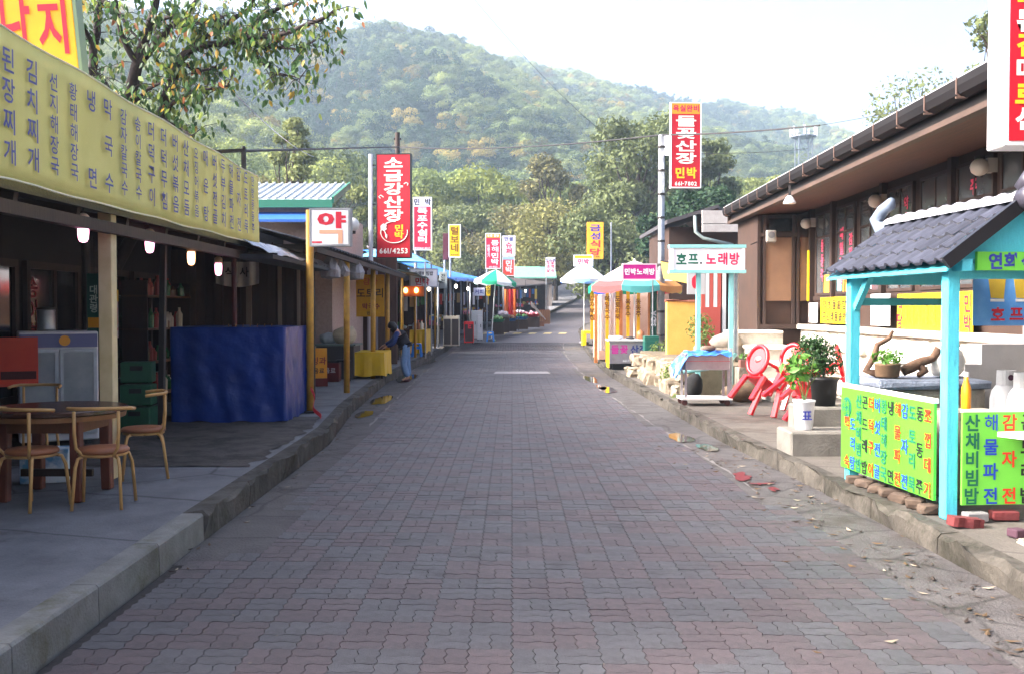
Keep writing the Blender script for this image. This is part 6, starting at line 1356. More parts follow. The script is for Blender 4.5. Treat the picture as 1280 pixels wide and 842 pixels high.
# ---------------------------------------------------------------- red plastic chairs tipped against a round red table
rp_m = M('red plastic', (214, 32, 46), (196, 26, 40), rough=.32, scale=3, spec=.5)
def red_chair(label):
    c = thing('plastic_chair', label, 'chair', group='red plastic chairs tipped against the table')
    MB().grid(lambda u, v: (-.22 + .44 * u, -.22 + .44 * v, .43 - .02 * math.sin(math.pi * u) * math.sin(math.pi * v)), 8, 8).build('seat', rp_m, c, world=False, solid=.015, smooth=True)
    ring = [(.19 * math.cos(a), .23 + .06 * (math.sin(a) + 1), .66 + .21 * math.sin(a)) for a in [2 * math.pi * i / 24 for i in range(25)]]
    MB().tube(ring, .034, 8).build('back_ring', rp_m, c, world=False, smooth=True)
    MB().grid(lambda u, v: ((-.16 + .32 * u) * (.5 + .62 * math.sin(math.pi * (.12 + .8 * v))), .235 + .11 * v, .44 + .42 * v), 4, 8).build('back_slat', rp_m, c, world=False, solid=.012)
    MB().blob((0, .29, .72), (.09, .02, .1), 2, 0).build('back_badge', M('pale red plastic', (226, 96, 96), rough=.3), c, world=False, smooth=True)
    for s in (-1, 1):
        MB().bar((s * .19, -.19, .42), (s * .24, -.25, 0), .075, .05, up=(0, 1, 0)).build('leg', rp_m, c, world=False); MB().bar((s * .18, .2, .43), (s * .22, .28, 0), .075, .05, up=(0, 1, 0)).build('leg', rp_m, c, world=False)
        MB().tube([(s * .19, .26, .64), (s * .24, .1, .65), (s * .25, -.14, .64), (s * .22, -.2, .56), (s * .2, -.2, .43)], .026, 6).build('armrest', rp_m, c, world=False, smooth=True)
    return c
tip = R(33)
def tipped(c, px, Y, head, tilt=tip):
    """tip a chair forward over its front feet; head = direction its front looks"""
    Mx = Matrix.Translation((WX(px, Y), Y, .15)) @ Matrix.Rotation(head, 4, 'Z') @ Matrix.Translation((0, -.27, .0)) @ Matrix.Rotation(tilt, 4, 'X') @ Matrix.Translation((0, .27, .0))
    c.location = Mx.to_translation(); c.rotation_euler = Mx.to_euler()
rc = red_chair('red plastic armchair tipped forward on the side towards the steel cart'); tipped(rc, 938, 14.9, R(122))
rc2 = copy_tree(rc); rc2['label'] = 'red plastic armchair tipped forward behind the round red table'; tipped(rc2, 986, 15.6, R(135), R(30))
rc3 = copy_tree(rc); rc3['label'] = 'red plastic armchair lying low against the potted bush'; tipped(rc3, 975, 14.1, R(110), R(44))
rc4 = copy_tree(rc); rc4['label'] = 'red plastic armchair partly hidden behind the potted bush'; tipped(rc4, 1058, 15.0, R(250), R(28))
rtb = thing('round_table', 'round red plastic table with a white base among the tipped chairs', 'table', (WX(985, 15.0) + .3, 15.1, .15))
MB().lathe((0, 0, 0), [(.4, .66), (.43, .67), (.43, .70), (.4, .71)], 28).build('table_top', rp_m, rtb, world=False); MB().lathe((0, 0, 0), [(.05, .06), (.035, .3), (.045, .66)], 12).build('column', white, rtb, world=False, smooth=True); MB().lathe((0, 0, 0), [(.26, 0), (.27, .03), (.1, .07), (.05, .08)], 20).build('base', white, rtb, world=False, smooth=True)
# ---------------------------------------------------------------- hof and karaoke sign on two turquoise posts
paleturq = M('pale turquoise paint', (136, 196, 196), (120, 180, 182), rough=.5, scale=5)
Y = 18.4
kz = thing('karaoke_sign', 'white sign with green and crimson letters on two pale turquoise posts', 'sign', (WX(883, Y), Y, .15)); xa, xb, za, zb = WX(837, Y), WX(929.5, Y), WZ(341, Y), WZ(307, Y)
MB().box((xa + .06, Y - .07, za + .05), (xb - .06, Y + .07, zb - .05)).build('panel', signwhite, kz)
f = MB(); f.box((xa - .02, Y - .1, zb - .05), (xb + .02, Y + .1, zb + .01)); f.box((xa - .02, Y - .1, za - .01), (xb + .02, Y + .1, za + .05)); f.build('frame', paleturq, kz); [MB().box((q_, Y - .09, za + .051), (q_ + .06, Y + .09, zb - .051)).build('side_post', signwhite, kz) for q_ in (xa, xb - .06)]
for st, px, m in (('호프', 858, greentext), ('.', 875, blacktext), ('노래방', 902, M('crimson lettering'))): tx = MB(); text(tx, st, (WX(px, Y), Y - .072, (za + zb) / 2), (1, 0, 0), (0, 0, 1), .24, bold=.03, sx=.9, gap=1.02); tx.build('lettering', m, kz)
for px in (873, 914): MB().bar((WX(px, Y), Y + .02, .14), (WX(px, Y), Y + .02, za), .078, .078, up=(0, 1, 0)).build('post', paleturq, kz)
MB().tube([(WX(922, Y), Y + .12, .9), (WX(922, Y), Y + .12, za + .2)], .045, 8).build('downpipe', galv, kz); MB().tube([(WX(922, Y), Y + .12, .95), (WX(905, Y), Y - .2, .75), (WX(845, Y), Y - .3, .62)], .04, 8).build('hose_pipe', paleturq, kz)
MB().tube([(WX(914, 17.3), 17.3, .14), (WX(914, 17.3), 17.3, 1.1)], .03, 8).build('short_pipe', galv, kz)
# ---------------------------------------------------------------- steel trolley with blue tarpaulin
tr = thing('steel_trolley', 'small steel grill trolley on castors half covered with blue plastic', 'trolley', (WX(880, 17), 17, .15)); st_m = M('brushed steel', (176, 172, 178), (150, 146, 152), rough=.38, metal=.7, scale=5)
MB().box((-.36, -.22, .60), (.4, .22, .88)).build('box', st_m, tr, world=False, bevel=.01); MB().box((-.361, -.224, .745), (.401, -.221, .752)).build('trim_line', redtext, tr, world=False)
for x in (-.34, .38):
    for y in (-.2, .2): MB().box((x - .018, y - .018, .12), (x + .018, y + .018, .6)).build('leg', st_m, tr, world=False)
MB().box((-.42, -.27, .1), (.44, .27, .135)).build('shelf', M('pale shelf board', (206, 204, 200), rough=.6), tr, world=False)
for x in (-.36, .36):
    for y in (-.2, .2): MB().tube([(x, y - .02, .05), (x, y + .02, .05)], .05, 12).build('castor', M('brown rubber', (70, 40, 38)), tr, world=False)
MB().grid(lambda u, v: (-.52 + .95 * u, -.27 + .52 * v, .9 + .05 * mnoise.noise(V3((u * 7, v * 7, 1))) - (.34 * max(0, .22 - u) / .22 * (1 + .3 * math.sin(v * 12))) - .05 * math.exp(-((v) / .1) ** 2)), 36, 20).build('tarpaulin', M('crinkled blue plastic', (66, 128, 214), (50, 106, 196), rough=.35, scale=6, bump=.6, bscale=14), tr, world=False, solid=.004)
hb_ = MB().blob((.08, -.05, .96), (.12, .09, .05), 2, .15, 3); hb_.build('stone_weight', M('brown stone', (96, 78, 68), rough=.9), tr, world=False, smooth=True)
# clutter behind the trolley
for i, (px, py, Y, s, c, lb) in enumerate([(925, 483, 17.6, (.35, .22, .17), (116, 96, 76), 'brown stone lying beside the steel trolley'), (868, 480, 18.0, (.16, .14, .24), (30, 30, 32), 'black bucket shaped lump behind the trolley legs')]):
    o = MB().blob((0, 0, s[2]), s, 2, .12, i).build('boulder', M('boulder %d' % i, c, tuple(int(v * .75) for v in c), rough=.9, scale=6, bump=.4), label=lb, cat='boulder', smooth=True); o.location = (WX(px, Y), Y, .14)
fp = thing('flower_box', 'small brown flower box with red flowers below the white steps', 'planter', (WX(936, 17.8), 17.8, .74)); MB().box((-.16, -.08, 0), (.16, .08, .13)).build('box', M('dark terracotta', (110, 70, 62), rough=.8), fp, world=False); leafy(MB(), (0, 0, .19), (.18, .1, .07), 120, .035, 31).build('leaves', gleaf, fp, world=False); MB().box((-.2, -.15, -.6), (.2, .2, 0)).build('block', oldconc, fp, world=False)
# ---------------------------------------------------------------- rubble retaining wall and weeds
rw = thing('rubble_wall', 'low rubble stone wall with weeds beside the steel counter', 'wall', (3.3, 21, .15)); q = random.Random(3); rk = M('rubble stone', (150, 138, 120), (112, 100, 84), rough=.95, scale=5, bump=.7, bscale=18, rnd=.15, spots=((82, 74, 58), 2.5, .56))
for row in range(2):
    for k in range(11):
        Y = 18.8 + k * .62 + row * .3; s = q.uniform(.26, .36); x = 3.02 + .1 * row + .05 * q.random() - .02 * (Y - 18) ; MB().rock((x + .25 + q.uniform(-.08, .08), Y + q.uniform(-.08, .08), .22 + row * .3), (s * .9, s * q.uniform(.8, 1.25), s * q.uniform(.5, .75)), q.random() * 40, 3, .2, .5).build('stone', rk, rw)
MB().box((3.3, 18.6, .1), (5, 25.6, .72)).build('earth_fill', M('earth', (110, 98, 80), (84, 76, 60), rough=1, scale=4, bump=.5), rw)
wd = M('weed leaf', (112, 130, 66), (80, 100, 46), rough=.7, scale=6, trans=.3, isl=.3)
for i, (px, py, Y, r, n, lb) in enumerate([(828, 445, 25.5, (.4, .4, .45), 500, 'weeds growing at the foot of the silver pole'), (840, 470, 20, (.25, .35, .28), 350, 'weeds growing from the rubble wall beside the trolley'), (876, 412, 20.4, (.3, .25, .35), 350, 'thin weeds growing before the red striped wall'), (846, 500, 18.4, (.14, .2, .12), 120, 'small weeds at the kerb beside the trolley')]):
    p = W(px, py, Y); leafy(MB(), p, r, n, .05, 50 + i, .2).build('weeds', wd, label=lb, cat='weeds')
# ---------------------------------------------------------------- house next door and yellow wall
nh = thing('red_house', 'brown house with red and white striped entrance beyond the tavern', 'house', (6.5, 34, .15))
MB().box((WX(836, 33.2), 33.2, .2), (10, 38, WZ(284, 33.2))).build('wall', brownw, nh)
for k, (px, c) in enumerate(((877, 'r'), (882, 'w'), (887, 'r'), (892, 'w'), (897, 'r'), (903, 'w'))): MB().box((WX(px, 33.1), 33.1, 1.0), (WX(px + 4.4, 33.1), 33.19, WZ(340, 33.1))).build('panel_strip', {'r': M('brick red paint', (170, 74, 62), rough=.7), 'w': white}[c], nh)
MB().box((WX(876, 33.1), 33.06, .6), (WX(900, 33.1), 33.098, WZ(384, 33.1))).build('door_base', M('brick red paint'), nh)
rr_ = MB(); a, b = W(828, 283, 26.5), W(892, 262, 25.5)
MB().prism([(WX(830, 33), 32.4, WZ(282, 33)), (WX(893, 33), 32.4, WZ(262, 33)), (WX(893, 33), 32.4, WZ(258, 33)), (WX(830, 33), 32.4, WZ(277, 33))], (0, 7, 0)).build('roof', M('dark slate roof'), nh)
MB().prism([(WX(893, 33), 32.6, WZ(262, 33)), (WX(925, 33), 32.6, WZ(285, 33)), (WX(925, 33), 32.6, WZ(280, 33)), (WX(893, 33), 32.6, WZ(258, 33))], (0, 6, 0)).build('roof', M('dark slate roof'), nh)
MB().box((WX(878, 32.2), 32.2, WZ(290, 32.2)), (WX(925, 32.2), 32.38, WZ(280, 32.2))).build('eave_box', M('pale grey eave', (176, 172, 170), (150, 146, 144), rough=.7, scale=4), nh); MB().box((WX(878, 32.2), 32.25, WZ(279, 32.2)), (WX(918, 32.2), 32.4, WZ(263, 32.2))).build('eave_box', M('pale grey eave'), nh)
MB().tube([(WX(868, 31.5), 31.5, WZ(270, 31.5)), (WX(869, 31.5), 31.5, WZ(290, 31.5)), (WX(878, 31.5), 31.45, WZ(298, 31.5)), (WX(915, 31.5), 31.4, WZ(307, 31.5))], .055, 8).build('drain_pipe', M('grey green pipe', (130, 144, 140), rough=.5), nh, smooth=True)
yw = thing('yellow_wall', 'orange yellow rendered wall with a ragged top behind the karaoke sign', 'wall', (3.9, 23.6, .7)); MB().box((WX(834, 23.5), 23.5, .6), (WX(871, 23.5), 23.75, WZ(377, 23.5))).build('wall', M('orange yellow render', (226, 172, 90), (212, 156, 76), rough=.85, scale=3, bump=.2), yw); MB().box((WX(833, 23.5), 23.48, WZ(377, 23.5)), (WX(870, 23.5), 23.77, WZ(375, 23.5))).build('coping', M('rusty coping', (120, 70, 50), rough=.8), yw, jit=.015)
np_ = thing('notice_picture', 'framed poster with a red figure hanging above the yellow wall', 'poster', (WX(866, 24.5), 24.5, WZ(368, 24.5))); MB().box((-.14, -.02, 0), (.3, .02, .72)).build('frame', M('grey frame', (170, 170, 172)), np_, world=False); MB().blob((.06, -.022, .3), (.1, .006, .17), 2, 0).build('figure_print', redtext, np_, world=False); MB().tube([(.06, 0, .72), (.06, 0, 1.1)], .008, 5).build('cord', blackp, np_, world=False)
ya = thing('yellow_awning', 'yellow cloth awning beside the silver pole', 'awning', (WX(830, 27.5), 27.5, WZ(365, 27.5))); MB().grid(lambda u, v: (-.1 + 1.0 * u, -.6 * v, .35 + .5 * (1 - v) - .2 * u), 6, 4).build('cloth', ylw, ya, world=False, solid=.01); MB().tube([(-.1, 0, .85), (.9, 0, .65)], .02, 6).build('rail', darkmetal, ya, world=False); MB().tube([(.9, 0, .65), (.9, 0, -1.8)], .02, 6).build('leg', darkmetal, ya, world=False)
# ---------------------------------------------------------------- silver pole with the tall lodge sign
Y = 29.0
sp = thing('steel_pole', 'tall silver banded pole beside the steel counter', 'pole', (WX(826.5, Y), Y, .15)); MB().tube([(WX(826.5, Y), Y, .12), (WX(826, Y), Y, WZ(169, Y))], [.105, .09], 12).build('shaft', galv, sp, smooth=True)
for k in range(9): MB().lathe((WX(826.2, Y), Y, 1.0 + k * .68), [(.108, 0), (.112, .01), (.112, .06), (.108, .07)], 12).build('band', darkmetal, sp)
ls = sign('lodge_sign', 'tall red sign with white brush letters and yellow head on the silver pole', (WX(855, Y), Y - .1, WZ(236, Y)), WX(874, Y) - WX(836, Y), WZ(130, Y) - WZ(236, Y), .16, R(3), red, signwhite, .025,
   texts=[('들꽃산장', .0, 1.38, .335, cream, dict(vert=True, bold=.03, sx=2.0, gap=1.06)), ('민박', 0, .43, .33, yl, dict(bold=.036, gap=1.05)), ('661-7802', 0, .12, .155, cream, dict(bold=.03)), ('욕실완비', 0, 2.28, .2, M('crimson lettering'), dict(bold=.03))], plates=[(-.41, 2.12, .41, 2.44, orange)])
MB().box((WX(827, Y) , Y - .06, WZ(195, Y)), (WX(835, Y), Y - .02, WZ(170, Y))).build('side_plate', signwhite, ls)
# ---------------------------------------------------------------- parasol stall, counters
ps_ = thing('parasol_stall', 'small stall of orange posts with white curtains and yellow strips beneath the large parasol', 'stall', (3.7, 31, .15))
for i, px in enumerate((738, 757, 770, 783, 796)):
    Y = 31 if i else 30.4; w = WX(px + 4, Y) - WX(px, Y); o = MB().box((WX(px, Y), Y, .15 if i % 2 else .9), (WX(px, Y) + w, Y + .02, WZ(360, Y))).build('strip_banner', M('strip yellow', (236, 180, 30), (228, 164, 24), rough=.6), ps_); tx = MB(); text(tx, ['감자부침', '메밀국수', '도토리묵', '옥수수', '동동주'][i], (WX(px + 2, Y), Y, WZ(385, Y)), (1, 0, 0), (0, 0, 1), .19, vert=True); tx.build('lettering', M('brown lettering'), ps_)
for px in (745, 776, 812): MB().bar((WX(px, 31.2), 31.2, .12), (WX(px, 31.2), 31.2, 2.4), .1, .1, up=(0, 1, 0)).build('post', M('orange painted post', (196, 128, 76), (170, 106, 60), rough=.6), ps_)
MB().grid(lambda u, v: (WX(748, 31.3) + (WX(774, 31.3) - WX(748, 31.3)) * u, 31.3 + .05 * math.sin(u * 30), .5 + 1.85 * v), 40, 2).build('curtain', M('white vinyl curtain', (226, 220, 218), rough=.4, trans=.4), ps_); MB().box((WX(748, 31.6), 31.6, .2), (WX(820, 31.6), 33.6, 2.2)).build('stall_box', M('pinkish board', (206, 176, 160), (190, 150, 130), rough=.7, scale=2), ps_)
bgs = MB().box((WX(813, 30.2), 30.2, .9), (WX(821, 30.2), 30.25, WZ(364, 30.2))).build('drink_board', M('deep green board'), ps_); tx = MB(); text(tx, 'SIDA', (WX(817, 30.2), 30.2, 1.5), (0, 0, 1), (-1, 0, 0), .2, bold=.03); tx.build('lettering', signwhite, ps_)
parasol('large parasol with white, green, red and yellow panels beside the silver pole', 793, 30.0, WZ(358, 30), WZ(326, 30), 1.45, [wh, wh, pk, wh, wh, wh, pk, wh], .15, 8, rot=R(-112), drop=.2, edge=[tl, orn, ylw, rd, gn, bl, gn, rd])
psn = sign('karaoke_board', 'magenta guesthouse and karaoke board with white letters on the large parasol', (WX(799, 28.2), 28.2, WZ(350, 28.2)), WX(821, 28.2) - WX(778, 28.2), WZ(330, 28.2) - WZ(350, 28.2), .06, R(4), M('magenta board', (186, 30, 130), (176, 24, 120), rough=.5), M('pinkish frame', (226, 200, 206)), .025, texts=[('민박노래방', 0, .23, .19, signwhite, dict(bold=.035, sx=.95))])
MB().tube([(.45, .05, .4), (.62, .3, .4)], .015, 6).build('bracket', darkmetal, psn, world=False); MB().tube([(.4, .06, 0), (.4, .06, WZ(350, 28.2) * -1 + .15)], .02, 6).build('leg', galv, psn, world=False)
sc_ = thing('steel_counter', 'steel counter with violet lettering on its front and a yellow left side', 'counter', (3.2, 27.5, .15)); Y = 26.9; x0, x1 = WX(762, Y), WX(812, Y); zt = WZ(426, Y)
MB().box((x0, Y, .32), (x1, Y + .8, zt)).build('body', st_m, sc_, bevel=.01); MB().box((x0 - .012, Y + .01, .2), (x0 - .001, Y + .8, zt)).build('yellow_side', yellow, sc_); MB().box((x0 - .04, Y - .04, zt), (x1 + .03, Y + .84, zt + .04)).build('counter_top', M('pale shelf board'), sc_); MB().box((x0 + .08, Y + .1, .14), (x1 - .1, Y + .7, .32)).build('plinth', blackp, sc_)
tx = MB(); text(tx, '들꽃', (WX(774.5, Y), Y, (zt + .32) / 2 + .08), (1, 0, 0), (0, 0, 1), .25, bold=.03, gap=1.0); tx.build('lettering', M('violet pink lettering', (186, 40, 140)), sc_); tx = MB(); text(tx, '산장', (WX(799, Y), Y, (zt + .32) / 2 + .08), (1, 0, 0), (0, 0, 1), .25, bold=.03); tx.build('lettering', navy, sc_); tx = MB(); text(tx, '661-7802', (WX(786, Y), Y, .4), (1, 0, 0), (0, 0, 1), .08); tx.build('lettering', signwhite, sc_)
for i, (px, w, h, c, nm, lb, ct_) in enumerate([(788, .12, .06, (40, 38, 40), 'black_pan', 'small black pan on the steel counter', 'pan'), (801, .1, .2, (150, 96, 60), 'brown_jar', 'brown jar on the steel counter', 'jar'), (770, .2, .08, (220, 220, 224), 'white_tray', 'white tray heaped with food on the steel counter', 'tray')]):
    t = thing(nm, lb, ct_, (WX(px, 27.2), 27.2, zt + .041)); MB().lathe((0, 0, 0), [(w * .8, 0), (w, h * .5), (w, h), (w * .85, h)], 16).build('body', M(nm, c, rough=.5), t, world=False, smooth=True); MB().lathe((0, 0, 0), [(w * .85, h), (w * .3, h * 1.25)], 16).build('top', M(nm + ' top', tuple(min(255, int(v * .8)) for v in c)), t, world=False)
gb_ = cabinet('green_box', 'small dark green box on legs beside the steel counter', 'box', 806, 824, 420, 428, 26.3, .4, M('dark green enamel', (28, 86, 74), rough=.4), 1)
yb = thing('yellow_bench', 'bright yellow low bench on black legs beneath the blue parasol', 'bench', (3.6, 44, LP(44) - .05)); Y = 43.0
MB().box((WX(729, Y), Y, RP(Y) + .5), (WX(756, Y), Y + 1.2, RP(Y) + .62)).build('top', yellow, yb, bevel=.02); MB().box((WX(729, Y), Y, RP(Y)), (WX(733, Y), Y + 1.2, RP(Y) + .5)).build('side', yellow, yb)
for px in (741, 749): MB().bar((WX(px, Y), Y + .1, RP(Y)), (WX(px + (3 if px < 745 else -2), Y), Y + .1, RP(Y) + .5), .07, .07, up=(0, 1, 0)).build('leg', blackp, yb)
parasol('white and blue parasol on a thin white pole at the bend', 730, 44.5, WZ(349, 44.5), WZ(329, 44.5), 1.08, [wh, wh, bl, lb2, wh, bl, wh, lb2], RP(44.5), 8, rot=R(-80))
# low shops beyond on the right
frr = lambda Y: XR(Y) + 1.2
for nm, lb, y0, y1, zf, rm in (('roadside_shed', 'low shed with a dark roof behind the magenta board', 46, 50, 2.5, M('weathered roofing')), ('roadside_shed', 'shed with a blue sheet roof beyond the parasols', 51, 60, 2.7, bluetarp), ('roadside_shed', 'brown roofed shed at the outside of the bend', 66, 84, 2.9, M('weathered roofing'))):
    t = thing(nm, lb, 'shed', (frr(y0) + 2, (y0 + y1) / 2, RP((y0 + y1) / 2)))
    MB().grid(lambda u, v: (frr(y0 + (y1 - y0) * u) - .3 + 4.6 * v, y0 + (y1 - y0) * u, RP(y0 + (y1 - y0) * u) + zf + .9 * v), 6, 2).build('roof', rm, t, solid=.06)
    MB().grid(lambda u, v: (frr(y0 + (y1 - y0) * u) + .5, y0 + (y1 - y0) * u, RP(y0 + (y1 - y0) * u) - .1 + (zf + .25) * v), 6, 1).build('wall', wallb, t, solid=.1); MB().box((frr(y0) + .4, y0, RP(y0)), (frr(y0) + 4.2, y0 + .15, RP(y0) + zf + .1)).build('end_wall', M('pinkish board'), t)
    for k in range(3): Y = y0 + .3 + (y1 - y0 - .6) * k / 2; MB().tube([(frr(Y) - .1, Y, RP(Y)), (frr(Y) - .1, Y, RP(Y) + zf)], .04, 6).build('post', darkwood, t)
# ================================================================ TREES
def limb(mb, p, q, r0, r1, bend=.12, n=5, rg=random):
    p, q = V3(p), V3(q); L = (q - p).length; off = V3((rg.uniform(-1, 1), rg.uniform(-1, 1), rg.uniform(-.3, .6))) * L * bend
    pts = [p.lerp(q, i / n) + off * math.sin(math.pi * i / n) for i in range(n + 1)]; mb.tube(pts, [r0 + (r1 - r0) * i / n for i in range(n + 1)], 6, cap=False); return pts
def tree(name, label, base, H, R_, lobes, leaf, nleaf, size, seed, trunk_r=.22, lean=0, low=.25, group=None, ratio=.5):
    """trunk, limbs to each lobe, leaves through the lobes' volume"""
    rg = random.Random(seed); q = np.random.default_rng(seed); t = thing(name, label, 'tree', base, group=group); mb = MB(); top = V3((lean, 0, H * .62))
    tr_ = limb(mb, (0, 0, -.3), top, trunk_r, trunk_r * .45, .05, 7, rg); L = []
    for k in range(lobes):
        a = rg.uniform(0, 6.28); z = rg.uniform(low, 1.0); rr = R_ * (.25 + .75 * math.sin(math.pi * min(1, max(.05, (z - low * .6) / (1.12 - low * .6))))) * rg.uniform(.35, .95); c = V3((lean * z + rr * math.cos(a), rr * math.sin(a), H * z - (.0 if z < .85 else .06 * H)))
        s0 = tr_[min(7, max(1, int(z * 6.5)))]; pts = limb(mb, s0, c, trunk_r * .36, .02, .12, 5, rg)
        for j in range(2): limb(mb, pts[3], c + V3((rg.uniform(-1, 1), rg.uniform(-1, 1), rg.uniform(-.4, .8))) * R_ * .3, .035, .01, .1, 3, rg)
        L.append((np.array(c), R_ * rg.uniform(.22, .4)))
    mb.build('trunk', bark, t, world=False, smooth=True)
    w = np.array([l[1] ** 2 for l in L]); w /= w.sum(); ch = q.choice(len(L), nleaf, p=w); C = np.array([l[0] for l in L])[ch]; Rr = np.array([l[1] for l in L])[ch]
    d = q.normal(size=(nleaf, 3)); d /= np.linalg.norm(d, axis=1)[:, None]; P = C + d * (Rr * q.random(nleaf) ** .45)[:, None] * np.array([1.1, 1.1, .8])
    nn = d * .6 + q.normal(size=(nleaf, 3)) * .6 + np.array([0, 0, .3]); nn /= np.linalg.norm(nn, axis=1)[:, None]; u = np.cross(nn, q.normal(size=(nleaf, 3))); u /= np.linalg.norm(u, axis=1)[:, None]; v = np.cross(nn, u); s = (size * q.uniform(.6, 1.3, nleaf))[:, None]
    vs = np.stack([P + u * s, P + v * s * ratio, P - u * s * .9, P - v * s * ratio], 1).reshape(-1, 3); fs = np.arange(nleaf * 4).reshape(-1, 4)
    me = bpy.data.meshes.new('crown'); me.from_pydata(vs.tolist(), [], fs.tolist()); me.materials.append(leaf); o = bpy.data.objects.new('crown', me); COL.objects.link(o); o.parent = t; return t
def lm(nm, c1, c2, tr=.3, isl=.3): return M('leaf ' + nm, c1, c2, rough=.75, scale=.9, trans=tr, isl=isl, spec=.2)
lg = lm('grey green', (108, 116, 76), (78, 90, 58)); lo = lm('olive brown', (112, 108, 70), (90, 90, 58)); ly = lm('yellow olive', (128, 124, 74), (100, 104, 62)); ld = lm('dark evergreen', (48, 72, 46), (34, 54, 36)); lpale = lm('pale yellow green', (126, 132, 82), (100, 110, 66))
def base_at(px, Y): x = WX(px, Y); return (x, Y, float(terr_np(np.array([x]), np.array([Y]))[0]))
tree('broadleaf_tree', 'tall grey green tree rising behind the silver pole', base_at(795, 92), WZ(140, 92) - base_at(795, 92)[2], 5.6, 34, lg, 15000, .24, 1, .34, low=.22)
tree('broadleaf_tree', 'tall dark crowned tree behind the red lodge sign', base_at(868, 96), WZ(150, 96) - base_at(868, 96)[2], 3.6, 20, lg, 8000, .24, 2, .28, low=.3)
tree('evergreen_tree', 'dark green bushy tree behind the tavern gutter', base_at(880, 60), WZ(222, 60) - .2, 3.0, 18, ld, 7000, .2, 3, .2, low=.3)
tree('evergreen_tree', 'dark green tree spreading low behind the neighbouring house roof', base_at(835, 64), WZ(245, 64) - .2, 2.6, 14, ld, 5000, .2, 13, .2, low=.3)
tree('broadleaf_tree', 'slim brownish tree with thin foliage at the valley mouth', base_at(690, 120), WZ(190, 120) - base_at(690, 120)[2], 4.0, 20, lo, 5000, .26, 4, .24, low=.25)
tree('broadleaf_tree', 'spreading olive yellow tree with open limbs where the road bends', base_at(694, 98), WZ(246, 98) - base_at(694, 98)[2], 5.6, 30, ly, 9000, .2, 5, .26, low=.3)
tree('broadleaf_tree', 'olive tree with pale leaves standing beside the bend', base_at(648, 106), WZ(252, 106) - base_at(648, 106)[2], 5.0, 26, lo, 8500, .22, 6, .24, low=.28)
tree('broadleaf_tree', 'grey green tree beyond the supermarket sign', base_at(600, 112), WZ(256, 112) - base_at(600, 112)[2], 5.4, 26, lg, 9000, .24, 7, .24, low=.2)
tree('broadleaf_tree', 'pale green tree beyond the narrow yellow sign', base_at(556, 118), WZ(262, 118) - base_at(556, 118)[2], 5.0, 24, lpale, 8000, .24, 8, .24, low=.2)
tree('broadleaf_tree', 'grey green tree standing behind the orange banner sign', base_at(765, 84), WZ(262, 84) - base_at(765, 84)[2], 5.0, 26, lg, 10000, .22, 9, .26, low=.15)
tree('broadleaf_tree', 'autumn tinged tree at the foot of the wooded hill behind the crimson sign', base_at(520, 125), WZ(258, 125) - base_at(520, 125)[2], 5.2, 22, lo, 7000, .25, 10, .24, low=.2)
tree('poplar_tree', 'slender pale poplar rising behind the white roofed house', base_at(364, 62), WZ(132, 62) - base_at(364, 62)[2], 1.7, 22, lpale, 5000, .16, 11, .16, low=.2)
tree('broadleaf_tree', 'low bushy tree behind the roof of the brick house', base_at(430, 70), WZ(232, 70) - base_at(430, 70)[2], 3.0, 18, lpale, 6000, .18, 12, .2, low=.2)
tree('broadleaf_tree', 'olive bushy tree between the medicine sign and the tall red sign', base_at(330, 75), WZ(205, 75) - base_at(330, 75)[2], 3.4, 18, lo, 6000, .2, 14, .2, low=.2)
tree('broadleaf_tree', 'thin leaved tree showing above the tavern roof', (WX(1172, 62), 62, .1), WZ(84, 62), 4.2, 16, lm('pale backlit', (120, 128, 84), (98, 110, 70), .45), 1500, .16, 15, .2, low=.55)
tree('broadleaf_tree', 'leafy tree showing behind the white box sign', (WX(1238, 55), 55, .1), WZ(60, 55), 2.4, 16, lg, 3000, .15, 16, .14, low=.55)
tree('broadleaf_tree', 'high leafy tree whose branch reaches down beside the box sign', (WX(1262, 32), 32, .1), WZ(-40, 32), 1.7, 12, lg, 1600, .1, 17, .12, low=.75)
